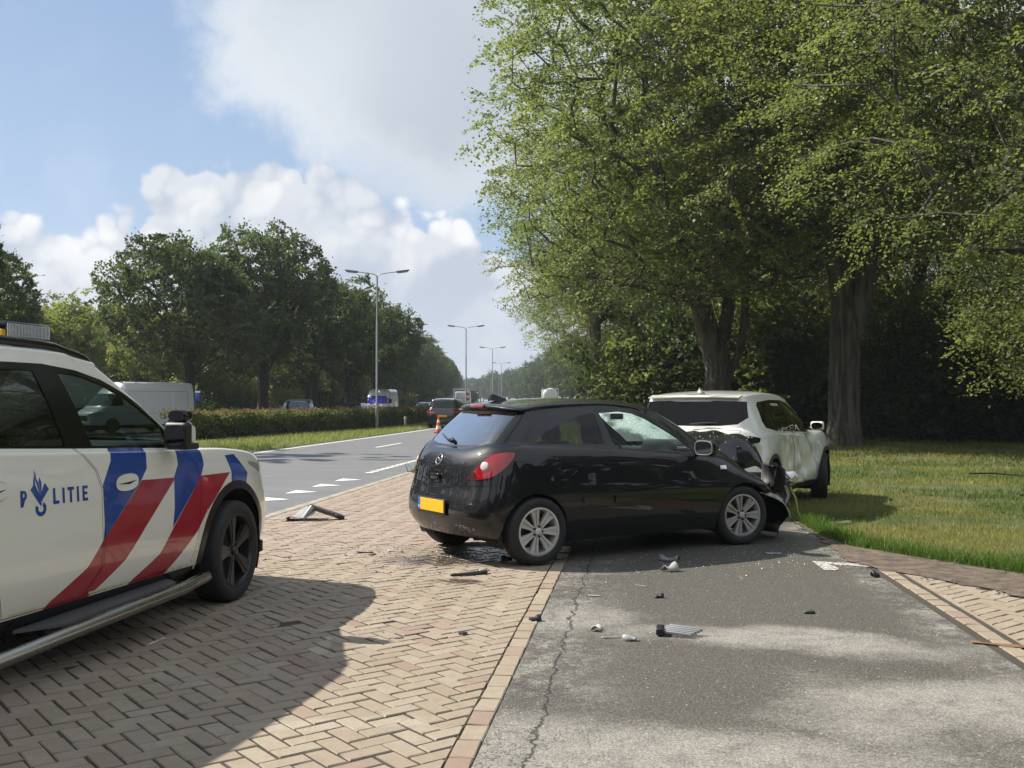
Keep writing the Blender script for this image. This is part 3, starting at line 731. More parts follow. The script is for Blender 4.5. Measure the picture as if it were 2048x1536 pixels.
    def export(s, parts, parent, side_split=()):
        """parts: name -> dict(mats, parent, off, name). side_split: part names exported once per car side"""
        bm = s.bm; bm.normal_update(); nrm = {v: v.normal.copy() for v in bm.verts}; objs = {}
        groups = {}
        for f in bm.faces:
            nm = s.names[f[s.part]]
            if nm == 'hole': continue
            key = (nm, (1 if f.calc_center_median().y > 0 else -1) if nm in side_split else 0); groups.setdefault(key, []).append(f)
        order = sorted(groups, key=lambda k: list(parts).index(k[0]) if k[0] in parts else 99)
        for (nm, sd) in order:
            d = parts.get(nm)
            if d is None: continue
            idx = {}; V = []; N = []; F = []; mi = []
            for f in groups[(nm, sd)]:
                q = []
                for v in f.verts:
                    if v not in idx: idx[v] = len(V); V.append(v.co + nrm[v] * d.get('off', 0)); N.append(nrm[v])
                    q.append(idx[v])
                F.append(q); mi.append(f.material_index if d.get('keep') else 0)
            me = mesh(nm, V, F, d['mats'], mi, True)
            me.normals_split_custom_set_from_vertices([tuple(n) for n in N])
            pr = d.get('parent'); p = objs.get((pr, sd)) or objs.get((pr, 0)) or parent
            objs[(nm, sd)] = link(d.get('name', nm), me, p)
        return objs
    def lining(s, mat, parent, names, off=-.014, name='inner_shell'):
        """dark inner skin behind the named painted panels"""
        bm = s.bm; bm.normal_update(); idx = {}; V = []; F = []
        for f in bm.faces:
            if s.names[f[s.part]] in names:
                q = []
                for v in f.verts:
                    if v not in idx: idx[v] = len(V); V.append(v.co + v.normal * off)
                    q.append(idx[v])
                F.append(q[::-1])
        return link(name, mesh(name, V, F, mat, smooth=True), parent)
def shrink(poly, d):
    P = np.array(poly, float); n = len(P); out = []
    area = .5 * sum(P[i][0] * P[(i + 1) % n][1] - P[(i + 1) % n][0] * P[i][1] for i in range(n)); sg = 1 if area > 0 else -1
    for i in range(n):
        a, b, c = P[i - 1], P[i], P[(i + 1) % n]
        e = (b - a) / (np.linalg.norm(b - a) + 1e-9); f = (c - b) / (np.linalg.norm(c - b) + 1e-9)
        n1 = np.array([-e[1], e[0]]) * sg; n2 = np.array([-f[1], f[0]]) * sg; m = n1 + n2; m /= np.linalg.norm(m) + 1e-9
        out.append(tuple(b + m * d / max(.4, m @ n1)))
    return out
def decal(name, polys, bvh, mat, parent, off=.0015, side=-1, step=.03, axes='xz', org=3.0):
    """flat print or thin strip lying on the car's skin: outlines given in the side (xz) or rear (yz) view"""
    bm = bmesh.new()
    for poly in polys:
        vs = [bm.verts.new((p[0], p[1], 0)) for p in poly]
        try: f = bm.faces.new(vs)
        except ValueError: continue
    bmesh.ops.triangulate(bm, faces=bm.faces[:])
    for _ in range(4):
        lg = [e for e in bm.edges if e.calc_length() > step * 2]
        if not lg: break
        bmesh.ops.subdivide_edges(bm, edges=lg, cuts=1); bmesh.ops.triangulate(bm, faces=bm.faces[:])
    keep = []
    for v in bm.verts:
        a, b = v.co.x, v.co.y
        if axes == 'xz': o, d = Vector((a, side * org, b)), Vector((0, -side, 0))
        else: o, d = Vector((-org * 2 if side < 0 else org * 2, a, b)), Vector((1 if side < 0 else -1, 0, 0))
        h = bvh.ray_cast(o, d)
        if h[0] is None: h = bvh.find_nearest(o + d * org); 
        nn = h[1] if h[1].dot(d) < 0 else -h[1]
        v.co = h[0] + nn * off
    bmesh.ops.recalc_face_normals(bm, faces=bm.faces)
    me = bm_mesh(name, bm, mat, True); return link(name, me, parent)
def circ(cx, cz, r, a0=0, a1=360, n=20, sx=1.0):
    return [(cx + r * sx * math.cos(R(a)), cz + r * math.sin(R(a))) for a in np.linspace(a0, a1, n, endpoint=a1 - a0 < 360)]
def smooth_poly(P, k=3):
    """round a polygon's corners (Chaikin)"""
    P = [np.array(p, float) for p in P]
    for _ in range(k):
        Q = []
        for a, b in zip(P, P[1:] + P[:1]): Q += [a * .75 + b * .25, a * .25 + b * .75]
        P = Q
    return [tuple(p) for p in P]
# ------------------------------------------------------------------ wheels
def make_wheel(parent, loc, r, w, rim_r, steer=0.0, side=-1, style='spoke5', rim_mat=None, camber=0.0, brake=True, cap=None):
    """wheel = tyre with rim and hub as sub-parts; axis along y, outer face towards side*y"""
    hw = w / 2; k = 56
    prof = [(rim_r - .012, hw * .75), (rim_r + .008, hw * .93), (rim_r + .03, hw * 1.0), (r - .045, hw * 1.02), (r - .018, hw * .95), (r - .004, hw * .80), (r, hw * .6), (r, 0), (r, -hw * .6), (r - .004, -hw * .8), (r - .018, -hw * .95), (r - .045, -hw * 1.02), (rim_r, -hw * .8)]
    V, F = lathe([(a, b * side) for a, b in prof], k, 'y'); a = Acc(); a.add(V, F)
    # tread blocks: shallow circumferential grooves read by thin dark rings
    me = a.build('wheel', [M_RUBBER], True); shade_auto(me, 40)
    wh = link('wheel', me, parent, loc, (camber, 0, steer))
    bm = bmesh.new(); s = side
    def ring(r0, y0, r1, y1, kk=56):
        V, F = lathe([(r0, y0 * s), (r1, y1 * s)], kk, 'y'); vs = [bm.verts.new(v) for v in V]
        for f in F: bm.faces.new([vs[i] for i in f])
    fo = hw * .90
    ring(rim_r - .002, fo - .035, rim_r + .004, fo); ring(rim_r + .004, fo, rim_r - .012, fo + .004); ring(rim_r - .012, fo + .004, rim_r - .022, fo - .02); ring(rim_r - .022, fo - .02, rim_r - .035, -hw * .6)
    def prism(pts, y_top, y_bot, dome=None):
        """outline in the wheel plane raised between y_bot and y_top"""
        n = len(pts); A = [bm.verts.new((p[0], (y_top + (dome(p) if dome else 0)) * s, p[1])) for p in pts]; B = [bm.verts.new((p[0], y_bot * s, p[1])) for p in pts]
        bm.faces.new(A); bm.faces.new(B[::-1])
        for i in range(n): bm.faces.new([A[i], B[i], B[(i + 1) % n], A[(i + 1) % n]])
    R0 = rim_r - .018; dish = lambda p: -.022 * (1 - math.hypot(*p) / R0)
    def rot(pts, a): c, q = math.cos(a), math.sin(a); return [(x * c - z * q, x * q + z * c) for x, z in pts]
    if style == 'double7':
        for i in range(7):
            a = i * 2 * math.pi / 7 + .2
            for sg in (-1, 1):
                pts = [(sg * .005, .05), (sg * .022, .055), (sg * .026, R0 * .5), (sg * .046, R0), (sg * .016, R0), (sg * .007, R0 * .5)]
                prism(rot(pts, a), fo - .006, fo - .045, dish)
            prism(rot([(-.006, .06), (.006, .06), (.017, R0), (-.017, R0)], a), fo - .018, fo - .045, dish)
        prism([(.062 * math.cos(t), .062 * math.sin(t)) for t in np.linspace(0, 2 * math.pi, 24, endpoint=False)], fo - .016, fo - .05, dish)
    elif style == 'spoke5':
        for i in range(5):
            a = i * 2 * math.pi / 5 + .25
            pts = [(-.026, .05), (.026, .05), (.036, R0 * .5), (.064, R0), (-.064, R0), (-.036, R0 * .5)]
            prism(rot(pts, a), fo - .008, fo - .05, dish)
            prism(rot([(-.008, .05), (.008, .05), (.022, R0), (-.022, R0)], a), fo - .002, fo - .02, dish)
        prism([(.075 * math.cos(t), .075 * math.sin(t)) for t in np.linspace(0, 2 * math.pi, 24, endpoint=False)], fo - .016, fo - .05, dish)
    else:
        for i in range(10):
            a = i * 2 * math.pi / 10
            prism(rot([(-.016, .05), (.016, .05), (.022, R0), (-.022, R0)], a), fo - .01, fo - .04, dish)
        prism([(.07 * math.cos(t), .07 * math.sin(t)) for t in np.linspace(0, 2 * math.pi, 20, endpoint=False)], fo - .012, fo - .05, dish)
    bmesh.ops.recalc_face_normals(bm, faces=bm.faces)
    me = bm_mesh('rim', bm, rim_mat); shade_auto(me, 30); link('rim', me, wh)
    V, F = lathe([(0.0, fo - .004), (.02, fo - .005), (.032, fo - .009), (.034, fo - .03)], 24, 'y'); V[:, 1] *= s
    me = mesh('hub_cap', V, F, cap or rim_mat, smooth=True); link('hub_cap', me, wh)
    V, F = lathe([(0.0, -.01), (rim_r * .72, -.01), (rim_r * .72, -.035), (0, -.035)], 32, 'y'); V[:, 1] *= s
    me = mesh('brake_disc', V, F, pbsdf('brake_disc', (.10, .10, .10), .5, metal=.8)); link('brake_disc', me, wh)
    if style == 'double7':
        V, F = lathe([(0, fo - .012), (.009, fo - .012), (.011, fo - .03)], 8, 'y'); V[:, 1] *= s; bme = mesh('wheel_bolt', V, F, M_BLACK, smooth=True)
        for i in range(5): link('wheel_bolt', bme, wh, (.046 * math.cos(i * 1.2566), 0, .046 * math.sin(i * 1.2566)))
    return wh
def wheel_well(parent, x, z, r, y_out, y_in, mat=None):
    """dark inner arch over each wheel (one side)"""
    n = 20; V = []; sg = 1 if y_out > 0 else -1
    for t in np.linspace(R(-25), R(205), n): V += [(x + r * math.cos(t), y_out, z + r * math.sin(t)), (x + r * math.cos(t), y_in, z + r * math.sin(t))]
    F = [(2 * i, 2 * i + 1, 2 * i + 3, 2 * i + 2) for i in range(n - 1)] + [tuple(range(1, 2 * n, 2))]
    return link('wheel_well', mesh('wheel_well', V, F, mat or M_LINER, smooth=False), parent)
def plate_print(o, txt, size, mat, x, y, z, rot, ext=.0006):
    pass
def text_mesh(txt, size, mat, ext=0.0, offset=0.0, spacing=1.0):
    cu = bpy.data.curves.new('lettering', 'FONT'); cu.body = txt; cu.size = size; cu.align_x = 'CENTER'; cu.align_y = 'CENTER'; cu.extrude = ext; cu.offset = offset; cu.space_character = spacing; cu.resolution_u = 3
    o = bpy.data.objects.new('tmp_text', cu); COL.objects.link(o)
    dg = bpy.context.evaluated_depsgraph_get(); me = bpy.data.meshes.new_from_object(o.evaluated_get(dg))
    bpy.data.objects.remove(o); me.materials.clear(); me.materials.append(mat); me.name = 'lettering'; return me
def seat(parent, x, y, z=.0, mat=None, rear=False, w=.50):
    bm = bmesh.new()
    rbox(bm, (x + .12, y, z + .42), (.52, w, .16), .05, 3)
    rbox(bm, (x - .20, y, z + .72), (.15, w * .96, .62), .055, 3, Matrix.Rotation(R(-14), 3, 'Y'))
    me = bm_mesh('seat', bm, mat or M_DARK); s = link('seat', me, parent)
    bm = bmesh.new(); rbox(bm, (x - .31, y, z + 1.12), (.10, .27, .19), .045, 3, Matrix.Rotation(R(-10), 3, 'Y'))
    rbox(bm, (x - .28, y - .06, z + 1.0), (.015, .015, .16), .003, 1); rbox(bm, (x - .28, y + .06, z + 1.0), (.015, .015, .16), .003, 1)
    link('headrest', bm_mesh('headrest', bm, mat or M_DARK), s); return s
def steering(parent, x, y, z, mat=M_DARK, r=.185):
    t = np.linspace(0, 2 * np.pi, 33); P = np.stack([np.zeros_like(t), r * np.cos(t), r * np.sin(t)], 1)
    V, F = tube_arrays(P, .014, 8, cap=False); a = Acc(); a.add(V, F)
    for q in (R(0), R(180), R(270)):
        V, F = tube_arrays([(0, 0, 0), (0, r * math.cos(q), r * math.sin(q))], .016, 6); a.add(V, F)
    V, F = tube_arrays([(.0, 0, 0), (.25, 0, -.02)], .03, 8); a.add(V, F); V, F = tube_arrays([(-.02, 0, 0), (.03, 0, 0)], .06, 12); a.add(V, F)
    return link('steering_wheel', a.build('steering_wheel', [mat], True), parent, (x, y, z), (0, R(-22), 0))
def car_rows(xr, xf, xra, xfa, w, zs, belt, roof, ws, bl, hood, wr=.74, wg=.86, rear_z=None, tuck=.0):
    """control loops for a two-box body.
    belt=(z rear, z front); roof=(z edge, z top, x0, x1); ws=(x base, z base, x top); bl=(x base, z base, x top); hood=(z at cowl, z at front, z nose)"""
    zb0, zb1 = belt; ze, zt, rx0, rx1 = roof
    wx, wz, wtx = ws; bx, bz, btx = bl
    xs = [xra, xra + (wx - xra) * .30, xra + (wx - xra) * .55, xra + (wx - xra) * .80, wx - .05]     # c4..c8
    zb = lambda x: zb0 + (zb1 - zb0) * np.clip((x - xra) / (wx - xra), -.3, 1.1)
    def lower(z, y, rin=0., fin=0., zr=None, zf=None):
        zr = z if zr is None else zr; zf = z if zf is None else zf
        L = [(xr + rin, 0, zr), (xr + rin + .02, y * .45, zr), (xr + rin + .10, y * .78, zr), (xr + rin + .30, y * .965, (zr + z) / 2)]
        L += [(x, y, z) for x in xs]
        L += [(xfa + .05, y, (z * 2 + zf) / 3), (xf - fin - .42, y * .90, zf), (xf - fin - .14, y * .60, zf), (xf - fin, 0, zf)]
        return L
    rows = [lower(zs - .08, w * .90, .10, .14), lower(zs + .02, w * .965, .02, .05), lower(.55, w, .0, .0), lower(.78, w * .998, .02, .02, zf=.72)]
    # shoulder / bonnet leading edge
    r4 = [(xr + .06, 0, bz - .16), (xr + .08, w * .43, bz - .16), (xr + .15, w * .75, bz - .15), (xr + .33, w * .93, zb0 - .10)]
    r4 += [(x, w * .978, zb(x) - .09) for x in xs]
    r4 += [(xfa, w * .955, hood[1] + .02), (xf - .42, w * .83, hood[1] - .05), (xf - .17, w * .54, hood[2]), (xf - .05, 0, hood[2])]
    rows.append(r4)
    r4b = [(bx - .07, 0, bz - .04), (bx - .06, w * .42, bz - .04), (bx + .0, w * .73, bz - .03), (bx + .22, w * .90, zb0 - .035)]
    r4b += [(x, w * .962, zb(x) - .03) for x in xs[:-1]] + [(wx, w * .93, zb(wx) - .02)]
    r4b += [(xfa - .1, w * .86, hood[1] + .075), (xf - .55, w * .70, hood[1] + .02), (xf - .36, w * .42, hood[1] + .03), (xf - .30, 0, hood[1] + .035)]
    rows.append(r4b)
    r5 = [(bx, 0, bz), (bx + .01, w * .40, bz), (bx + .06, w * .70, bz), (bx + .26, w * wg * 1.02, zb0 + .0)]
    r5 += [(x, w * .94, zb(x)) for x in xs[:-1]] + [(wx - .03, w * .90, wz - .01)]
    r5 += [(wx + .10, w * .74, wz + .01), (wx + .19, w * .5, wz + .02), (wx + .24, w * .25, wz + .025), (wx + .25, 0, wz + .03)]
    rows.append(r5)
    m = lambda a, b, t: tuple(a[i] * (1 - t) + b[i] * t for i in range(3))
    r7 = [(btx, 0, ze + .02), (btx + .01, w * .38, ze + .01), (btx + .05, w * wr * .88, ze - .01), (btx + .22, w * wr * .98, ze)]
    r7 += [(xra + .12, w * wr, ze + .01), (xs[1] - .02, w * wr, ze + .012), (xs[2] - .08, w * wr, ze + .005), (rx1 - .28, w * wr, ze - .02), (rx1 - .06, w * wr * .985, ze - .055)]
    r7 += [(wtx - .02, w * wr * .88, ze - .03), (wtx + .03, w * wr * .66, ze - .015), (wtx + .06, w * wr * .34, ze - .005), (wtx + .07, 0, ze)]
    r6 = [m(a, b, .52) for a, b in zip(r5, r7)]
    r6 = [(x, y * 1.022 if 2 < i < 9 else y, z + (.012 if i > 8 else 0)) for i, (x, y, z) in enumerate(r6)]
    rows.append(r6); rows.append(r7)
    r8 = []; r9 = []
    for i, (x, y, z) in enumerate(r7):
        cx = (btx + wtx) / 2; f = 1 - .10 * (1 if i in (0, 1, 11, 12) else .5 if i in (2, 10) else .2)
        u = np.clip((x - btx) / (wtx - btx), 0, 1); crown = zt - (zt - ze) * (.75 * (2 * u - 1) ** 2) if True else zt
        r8.append((cx + (x - cx) * f, y * .82, z + (crown - z) * .72)); r9.append((cx + (x - cx) * f * .9, 0, crown))
    rows += [r8, r9]
    return rows
# ------------------------------------------------------------------ the crashed black hatchback
def build_hatchback():
    car = empty('hatchback_car', (-.185, 9.95, 0), R(32.05))
    tag(car, 'black three-door hatchback with crushed front end and yellow rear number plate', 'car')
    paint = pbsdf('black_car_paint', (.0035, .0036, .0045), .45, coat=1.0, coat_r=.02, spec=.15)
    g = NT.__new__(NT); g.t = paint.node_tree
    b = [n for n in g.t.nodes if n.type == 'BSDF_PRINCIPLED'][0]
    tc = g.n('ShaderNodeTexCoord').outputs['Object']; dust = g.mapr(g.noise(tc, 3, 6, .7), .42, .75)
    sp = g.math('MULTIPLY', g.mapr(g.noise(tc, 140, 2, .5), .72, .76), .5)
    g.set(b, 'Base Color', g.mix(g.math('ADD', g.math('MULTIPLY', dust, .012), sp), (.0025, .0027, .0040), (.20, .19, .17)))
    rows = [
     [(-.58, 0, .25), (-.56, .35, .25), (-.48, .60, .25), (-.37, .74, .24), (0, .77, .20), (.6, .775, .185), (1.1, .775, .185), (1.7, .775, .185), (2.1, .775, .185), (2.55, .77, .19), (2.86, .70, .20), (2.96, .4, .20), (3.0, 0, .20)],
     [(-.66, 0, .38), (-.645, .38, .38), (-.56, .66, .38), (-.40, .805, .37), (0, .835, .34), (.6, .83, .31), (1.1, .83, .31), (1.7, .83, .31), (2.1, .83, .32), (2.55, .84, .34), (2.92, .74, .36), (3.02, .42, .36), (3.06, 0, .36)],
     [(-.66, 0, .56), (-.645, .38, .56), (-.555, .67, .56), (-.39, .815, .57), (0, .855, .58), (.6, .858, .56), (1.1, .858, .56), (1.7, .858, .56), (2.1, .858, .56), (2.55, .86, .58), (2.94, .76, .56), (3.03, .42, .55), (3.07, 0, .55)],
     [(-.615, 0, .70), (-.60, .37, .70), (-.515, .655, .71), (-.36, .80, .73), (0, .842, .76), (.6, .845, .74), (1.1, .845, .73), (1.7, .845, .72), (2.1, .842, .71), (2.52, .83, .72), (2.88, .74, .66), (2.98, .42, .66), (3.02, 0, .66)],
     [(-.585, 0, .88), (-.57, .36, .88), (-.475, .635, .90), (-.32, .772, .92), (0, .815, .94), (.6, .822, .91), (1.1, .822, .89), (1.7, .82, .865), (2.1, .81, .85), (2.45, .77, .82), (2.75, .66, .77), (2.88, .38, .77), (2.9, 0, .77)],
     [(-.52, 0, 1.0), (-.50, .34, 1.0), (-.41, .60, 1.03), (-.27, .725, 1.04), (0, .775, 1.03), (.6, .79, 1.0), (1.1, .79, .975), (1.7, .785, .935), (2.05, .775, .915), (2.32, .70, .93), (2.5, .55, .91), (2.6, .3, .91), (2.62, 0, .91)],
     [(-.455, 0, 1.035), (-.44, .32, 1.04), (-.365, .565, 1.07), (-.22, .675, 1.07), (0, .735, 1.06), (.6, .762, 1.03), (1.1, .762, 1.0), (1.7, .755, .955), (1.98, .74, .945), (2.15, .63, .985), (2.25, .46, 1.0), (2.31, .24, 1.01), (2.33, 0, 1.01)],
     [(-.29, 0, 1.215), (-.278, .31, 1.22), (-.215, .545, 1.225), (-.07, .63, 1.235), (.15, .668, 1.245), (.65, .682, 1.245), (1.1, .682, 1.225), (1.52, .675, 1.175), (1.70, .66, 1.145), (1.86, .57, 1.19), (1.94, .42, 1.21), (1.99, .22, 1.22), (2.0, 0, 1.22)],
     [(-.115, 0, 1.385), (-.105, .30, 1.382), (-.03, .525, 1.367), (.09, .570, 1.372), (.3, .580, 1.39), (.7, .586, 1.405), (1.0, .586, 1.40), (1.28, .58, 1.365), (1.42, .57, 1.33), (1.54, .50, 1.365), (1.60, .37, 1.385), (1.64, .19, 1.395), (1.65, 0, 1.395)],
     [(-.165, 0, 1.404), (-.152, .30, 1.400), (-.07, .545, 1.376), (.06, .578, 1.386), (.28, .578, 1.404), (.7, .582, 1.418), (1.0, .582, 1.412), (1.27, .576, 1.378), (1.40, .566, 1.345), (1.51, .495, 1.378), (1.57, .365, 1.398), (1.60, .19, 1.408), (1.62, 0, 1.41)],
     [(-.13, 0, 1.435), (-.12, .27, 1.428), (-.02, .46, 1.415), (.13, .49, 1.43), (.34, .49, 1.452), (.72, .49, 1.468), (1.0, .49, 1.464), (1.24, .485, 1.438), (1.36, .475, 1.413), (1.44, .42, 1.423), (1.49, .32, 1.434), (1.52, .16, 1.442), (1.53, 0, 1.444)],
     [(-.05, 0, 1.452), (-.04, 0, 1.452), (.06, 0, 1.466), (.2, 0, 1.476), (.4, 0, 1.486), (.72, 0, 1.492), (1.0, 0, 1.488), (1.18, 0, 1.478), (1.28, 0, 1.470), (1.34, 0, 1.465), (1.38, 0, 1.461), (1.41, 0, 1.458), (1.43, 0, 1.456)]]
    rng = np.random.default_rng(4); K = rng.normal(0, 9, (10, 3)); PH = rng.uniform(0, 6.28, (10, 3))
    def crumple(P):
        t = np.clip((P[:, 0] - 2.28) / .55, 0, 1); t = t * t
        low = np.clip((P[:, 2] - .25) / .3, 0, 1)
        D = np.zeros_like(P)
        for k, ph in zip(K, PH): D += np.sin(P @ k[:, None] + ph[None]) * .013
        Q = P.copy(); Q += D * (t * (.35 + .65 * low))[:, None] * 1.2
        Q[:, 2] -= .13 * t * np.clip((P[:, 2] - .5) / .4, 0, 1); Q[:, 0] -= .06 * t * low
        return Q
    B = Body(rows, [6, 8, 9], nu=8, nv=5, deform=crumple)
    side = lambda c, n: abs(n.y) > .25
    B.panel('hole', circ(-.045, .300, .338, n=28), 'xz', lambda c, n: abs(c.y) > .5 and abs(n.y) > .2)
    B.panel('hole', circ(2.47, .295, .338, n=28), 'xz', lambda c, n: abs(c.y) > .5)
    B.panel('rear_bumper', [(-1, .1), (-.36, .1), (-.378, .36), (-.335, .50), (-.275, .585), (-.295, .655), (-.43, .72), (-1, .66)], 'xz', lambda c, n: c.x < -.2, gap=.003, src=['body'])
    gate = [(0, .655), (.2, .662), (.34, .695), (.46, .77), (.55, .88), (.615, 1.0), (.645, 1.09), (.61, 1.25), (.555, 1.372)]
    B.panel('tailgate', gate + [(-y, z) for y, z in gate[::-1][:-1]], 'yz', lambda c, n: c.x < .06 and n.x < -.05 and c.z < 1.384, gap=.003, src=['body', 'rear_bumper', 'shut_line'])
    bl = [(0, 1.052), (.3, 1.058), (.5, 1.082), (.578, 1.11), (.568, 1.2), (.53, 1.34), (.50, 1.36), (.3, 1.373), (0, 1.377)]
    B.panel('rear_window', bl + [(-y, z) for y, z in bl[1:-1][::-1]], 'yz', lambda c, n: c.x < .06 and n.x < -.05 and c.z < 1.383, src=['tailgate'])
    # lamps wrap round the corner: outline in the diagonal view
    def lamp(sg):
        ax = ((.86, .51 * sg, 0), (0, 0, 1)); vis = lambda c, n: c.y * sg > .3 and c.x < .0 and n.x * -.51 + n.y * sg * .86 > .1
        P = smooth_poly([(-.251, .760), (-.15, .863), (-.05, .963), (.029, .997), (.175, 1.010), (.203, .985), (.129, .885), (.029, .807), (-.05, .775), (-.16, .757)], 1)
        B.panel('tail_lamp', P, ax, vis, src=['body', 'tailgate', 'shut_line', 'rear_bumper'], gap=.002)
    for sg in (-1, 1): lamp(sg)
    door = [(.752, 1.372), (.77, 1.05), (.795, .60), (.835, .33), (.93, .275), (1.98, .275), (2.08, .33), (2.105, .78), (2.06, .90), (1.99, .955), (1.62, 1.195), (1.39, 1.318), (1.2, 1.372), (1.0, 1.388)]
    B.panel('door', door, 'xz', side, gap=.0028, src=['body'])
    B.panel('door_window', [(.795, 1.352), (1.06, 1.365), (1.22, 1.345), (1.376, 1.288), (1.60, 1.165), (1.79, 1.05), (1.895, .972), (1.88, .958), (.945, 1.008), (.872, 1.07)], 'xz', side, src=['door'])
    B.panel('quarter_window', [(-.005, 1.080), (.117, 1.165), (.357, 1.262), (.58, 1.325), (.70, 1.345), (.735, 1.335), (.755, 1.058), (.4, 1.068), (.03, 1.070)], 'xz', lambda c, n: abs(n.y) > .25 and c.z > 1.0, src=['body'])
    B.panel('fuel_flap', circ(-.199, .845, .083, n=22), 'xz', lambda c, n: c.y < -.3, gap=.0022, src=['body'])
    wsp = [(0, 1.03), (.3, 1.025), (.5, 1.015), (.62, 1.01), (.575, 1.2), (.50, 1.35), (.3, 1.378), (0, 1.384)]
    B.panel('windscreen', wsp + [(-y, z) for y, z in wsp[1:-1][::-1]], 'yz', lambda c, n: c.x > 1.3 and n.x > .15 and 1.0 < c.z < 1.39, src=['body'])
    # bonnet area is torn open: dark engine bay shows under the folded lid
    B.panel('hole', [(2.40, -.48), (2.40, .48), (2.80, .42), (2.80, -.42)], 'xy', lambda c, n: n.z > .5 and c.z > .6 and c.x > 2.3)
    # cracked windscreen glass
    crk = glass('cracked_windscreen', (.72, .84, .80), 1.0); g2 = NT.__new__(NT); g2.t = crk.node_tree
    outn = [n for n in g2.t.nodes if n.type == 'OUTPUT_MATERIAL'][0]; src = outn.inputs[0].links[0].from_socket
    tc = g2.n('ShaderNodeTexCoord').outputs['Object']
    vo = g2.n('ShaderNodeTexVoronoi', feature='DISTANCE_TO_EDGE'); g2.set(vo, 'Vector', tc); vo.inputs['Scale'].default_value = 26
    zone = g2.mapr(g2.noise(tc, 2.2, 4, .6), .40, .56); cr = g2.math('MULTIPLY', g2.mapr(vo.outputs['Distance'], .07, .02), zone); fog = g2.math('ADD', .10, g2.math('MULTIPLY', zone, .40))
    df = g2.n('ShaderNodeBsdfTranslucent'); df.inputs[0].default_value = (.70, .86, .80, 1); mx = g2.n('ShaderNodeMixShader'); g2.set(mx, 0, g2.math('MAXIMUM', g2.math('MULTIPLY', cr, .85), fog)); g2.link(src, mx.inputs[1]); g2.link(df.outputs[0], mx.inputs[2]); g2.link(mx.outputs[0], outn.inputs[0])
    lampm = pbsdf('red_tail_lens', (.32, .006, .012), .08, coat=1.0, spec=.6)
    wgl = glass('hatch_side_glass', (.82, .90, .87), .6); bgl = glass('hatch_rear_glass', (.07, .075, .08), 6.0, .06)
    bvh = BVHTree.FromBMesh(B.bm)
    obs = B.export({'body': dict(mats=paint), 'rear_bumper': dict(mats=paint), 'tailgate': dict(mats=paint), 'door': dict(mats=paint), 'fuel_flap': dict(mats=paint),
        'shut_line': dict(mats=M_LINER, off=-.006), 'rear_window': dict(mats=bgl, parent='tailgate', off=-.003, name='rear_window'), 'tail_lamp': dict(mats=lampm, off=.004),
        'door_window': dict(mats=wgl, parent='door', off=-.004, name='window'), 'quarter_window': dict(mats=glass('hatch_quarter_glass', (.30, .34, .32), 1.0), off=-.003), 'windscreen': dict(mats=crk, off=-.003)}, car, side_split=('door', 'door_window', 'tail_lamp', 'quarter_window'))
    B.lining(M_DARK, car, ('body', 'door', 'tailgate', 'rear_bumper', 'fuel_flap', 'shut_line', 'tail_lamp'), name='inner_shell')
    # round reversing lamp and dark lower corner in each tail lamp
    for sg in (-1, 1):
        tl = obs.get(('tail_lamp', sg))
        if not tl: continue
        d = Vector((.51, -sg * .86, 0)); e1 = Vector((.86, sg * .51, 0)); ctr = e1 * -.074 + Vector((0, 0, .883)) - d * 4
        h = bvh.ray_cast(ctr, d)
        if h[0] is not None:
            V, F = lathe([(0, .010), (.024, .009), (.036, .006), (.041, .002), (.042, -.01)], 24)
            q = h[1].to_track_quat('Z', 'Y'); me = mesh('reversing_lamp', V, F, pbsdf('pale_lens', (.62, .55, .55), .12, coat=1), smooth=True)
            o = link('reversing_lamp', me, tl, h[0] + h[1] * .005); o.rotation_mode = 'QUATERNION'; o.rotation_quaternion = q
        bm = bmesh.new(); vv = []
        for u, z in [(-.236, .766), (-.20, .806), (-.168, .836), (-.152, .81), (-.148, .768), (-.19, .763)]:
            h = bvh.ray_cast(e1 * u + Vector((0, 0, z)) - d * 4, d)
            if h[0] is not None: vv.append(bm.verts.new(h[0] + h[1] * .007))
        if len(vv) > 2: bm.faces.new(vv)
        link('lamp_reflector', bm_mesh('lamp_reflector', bm, pbsdf('dark_red_reflector', (.05, .006, .008), .3)), tl)
    gate_o = obs[('tailgate', 0)]; bump_o = obs[('rear_bumper', 0)]
    # number plate, holder, handle, badge, wiper
    def at_rear(y, z, off=.0):
        h = bvh.ray_cast(Vector((-3, y, z)), Vector((1, 0, 0))); return h[0] + h[1] * off, h[1]
    p, n = at_rear(-.03, .497); tilt = -math.asin(max(-1, min(1, n.z)))
    np_o = link('number_plate', box_mesh('number_plate', (.010, .545, .150), .004, M_BLACK), bump_o, p + Vector((-.012, 0, 0)), (0, 0, 0))
    link('plate_face', box_mesh('plate_face', (.006, .455, .112), .002, pbsdf('plate_yellow', (.80, .42, .005), .45), seg=1), np_o, (-.004, -.022, .008))
    link('plate_band', box_mesh('plate_band', (.006, .045, .112), .002, pbsdf('plate_blue', (.03, .10, .42), .45), seg=1), np_o, (-.004, .228, .008))
    me = text_mesh('NL', .028, pbsdf('plate_white', (.8, .8, .8), .5), .0005); link('lettering', me, np_o, (-.0075, .228, -.02), (R(90), 0, R(-90)))
    p, n = at_rear(0.0, .918, .004); t = np.linspace(0, 2 * np.pi, 33); a = Acc()
    V, F = tube_arrays(np.stack([np.zeros(33), .050 * np.cos(t), .050 * np.sin(t)], 1), .0055, 8, False); a.add(V, F)
    for P in ([(0, .062, .012), (0, .0, .008), (0, .018, -.002)], [(0, -.062, -.012), (0, .0, -.008), (0, -.018, .002)], [(0, .018, -.004), (0, -.018, .004)]):
        V, F = tube_arrays(np.array(P, float), [.003, .008, .005][:len(P)] if len(P) == 3 else .007, 6); a.add(V, F)
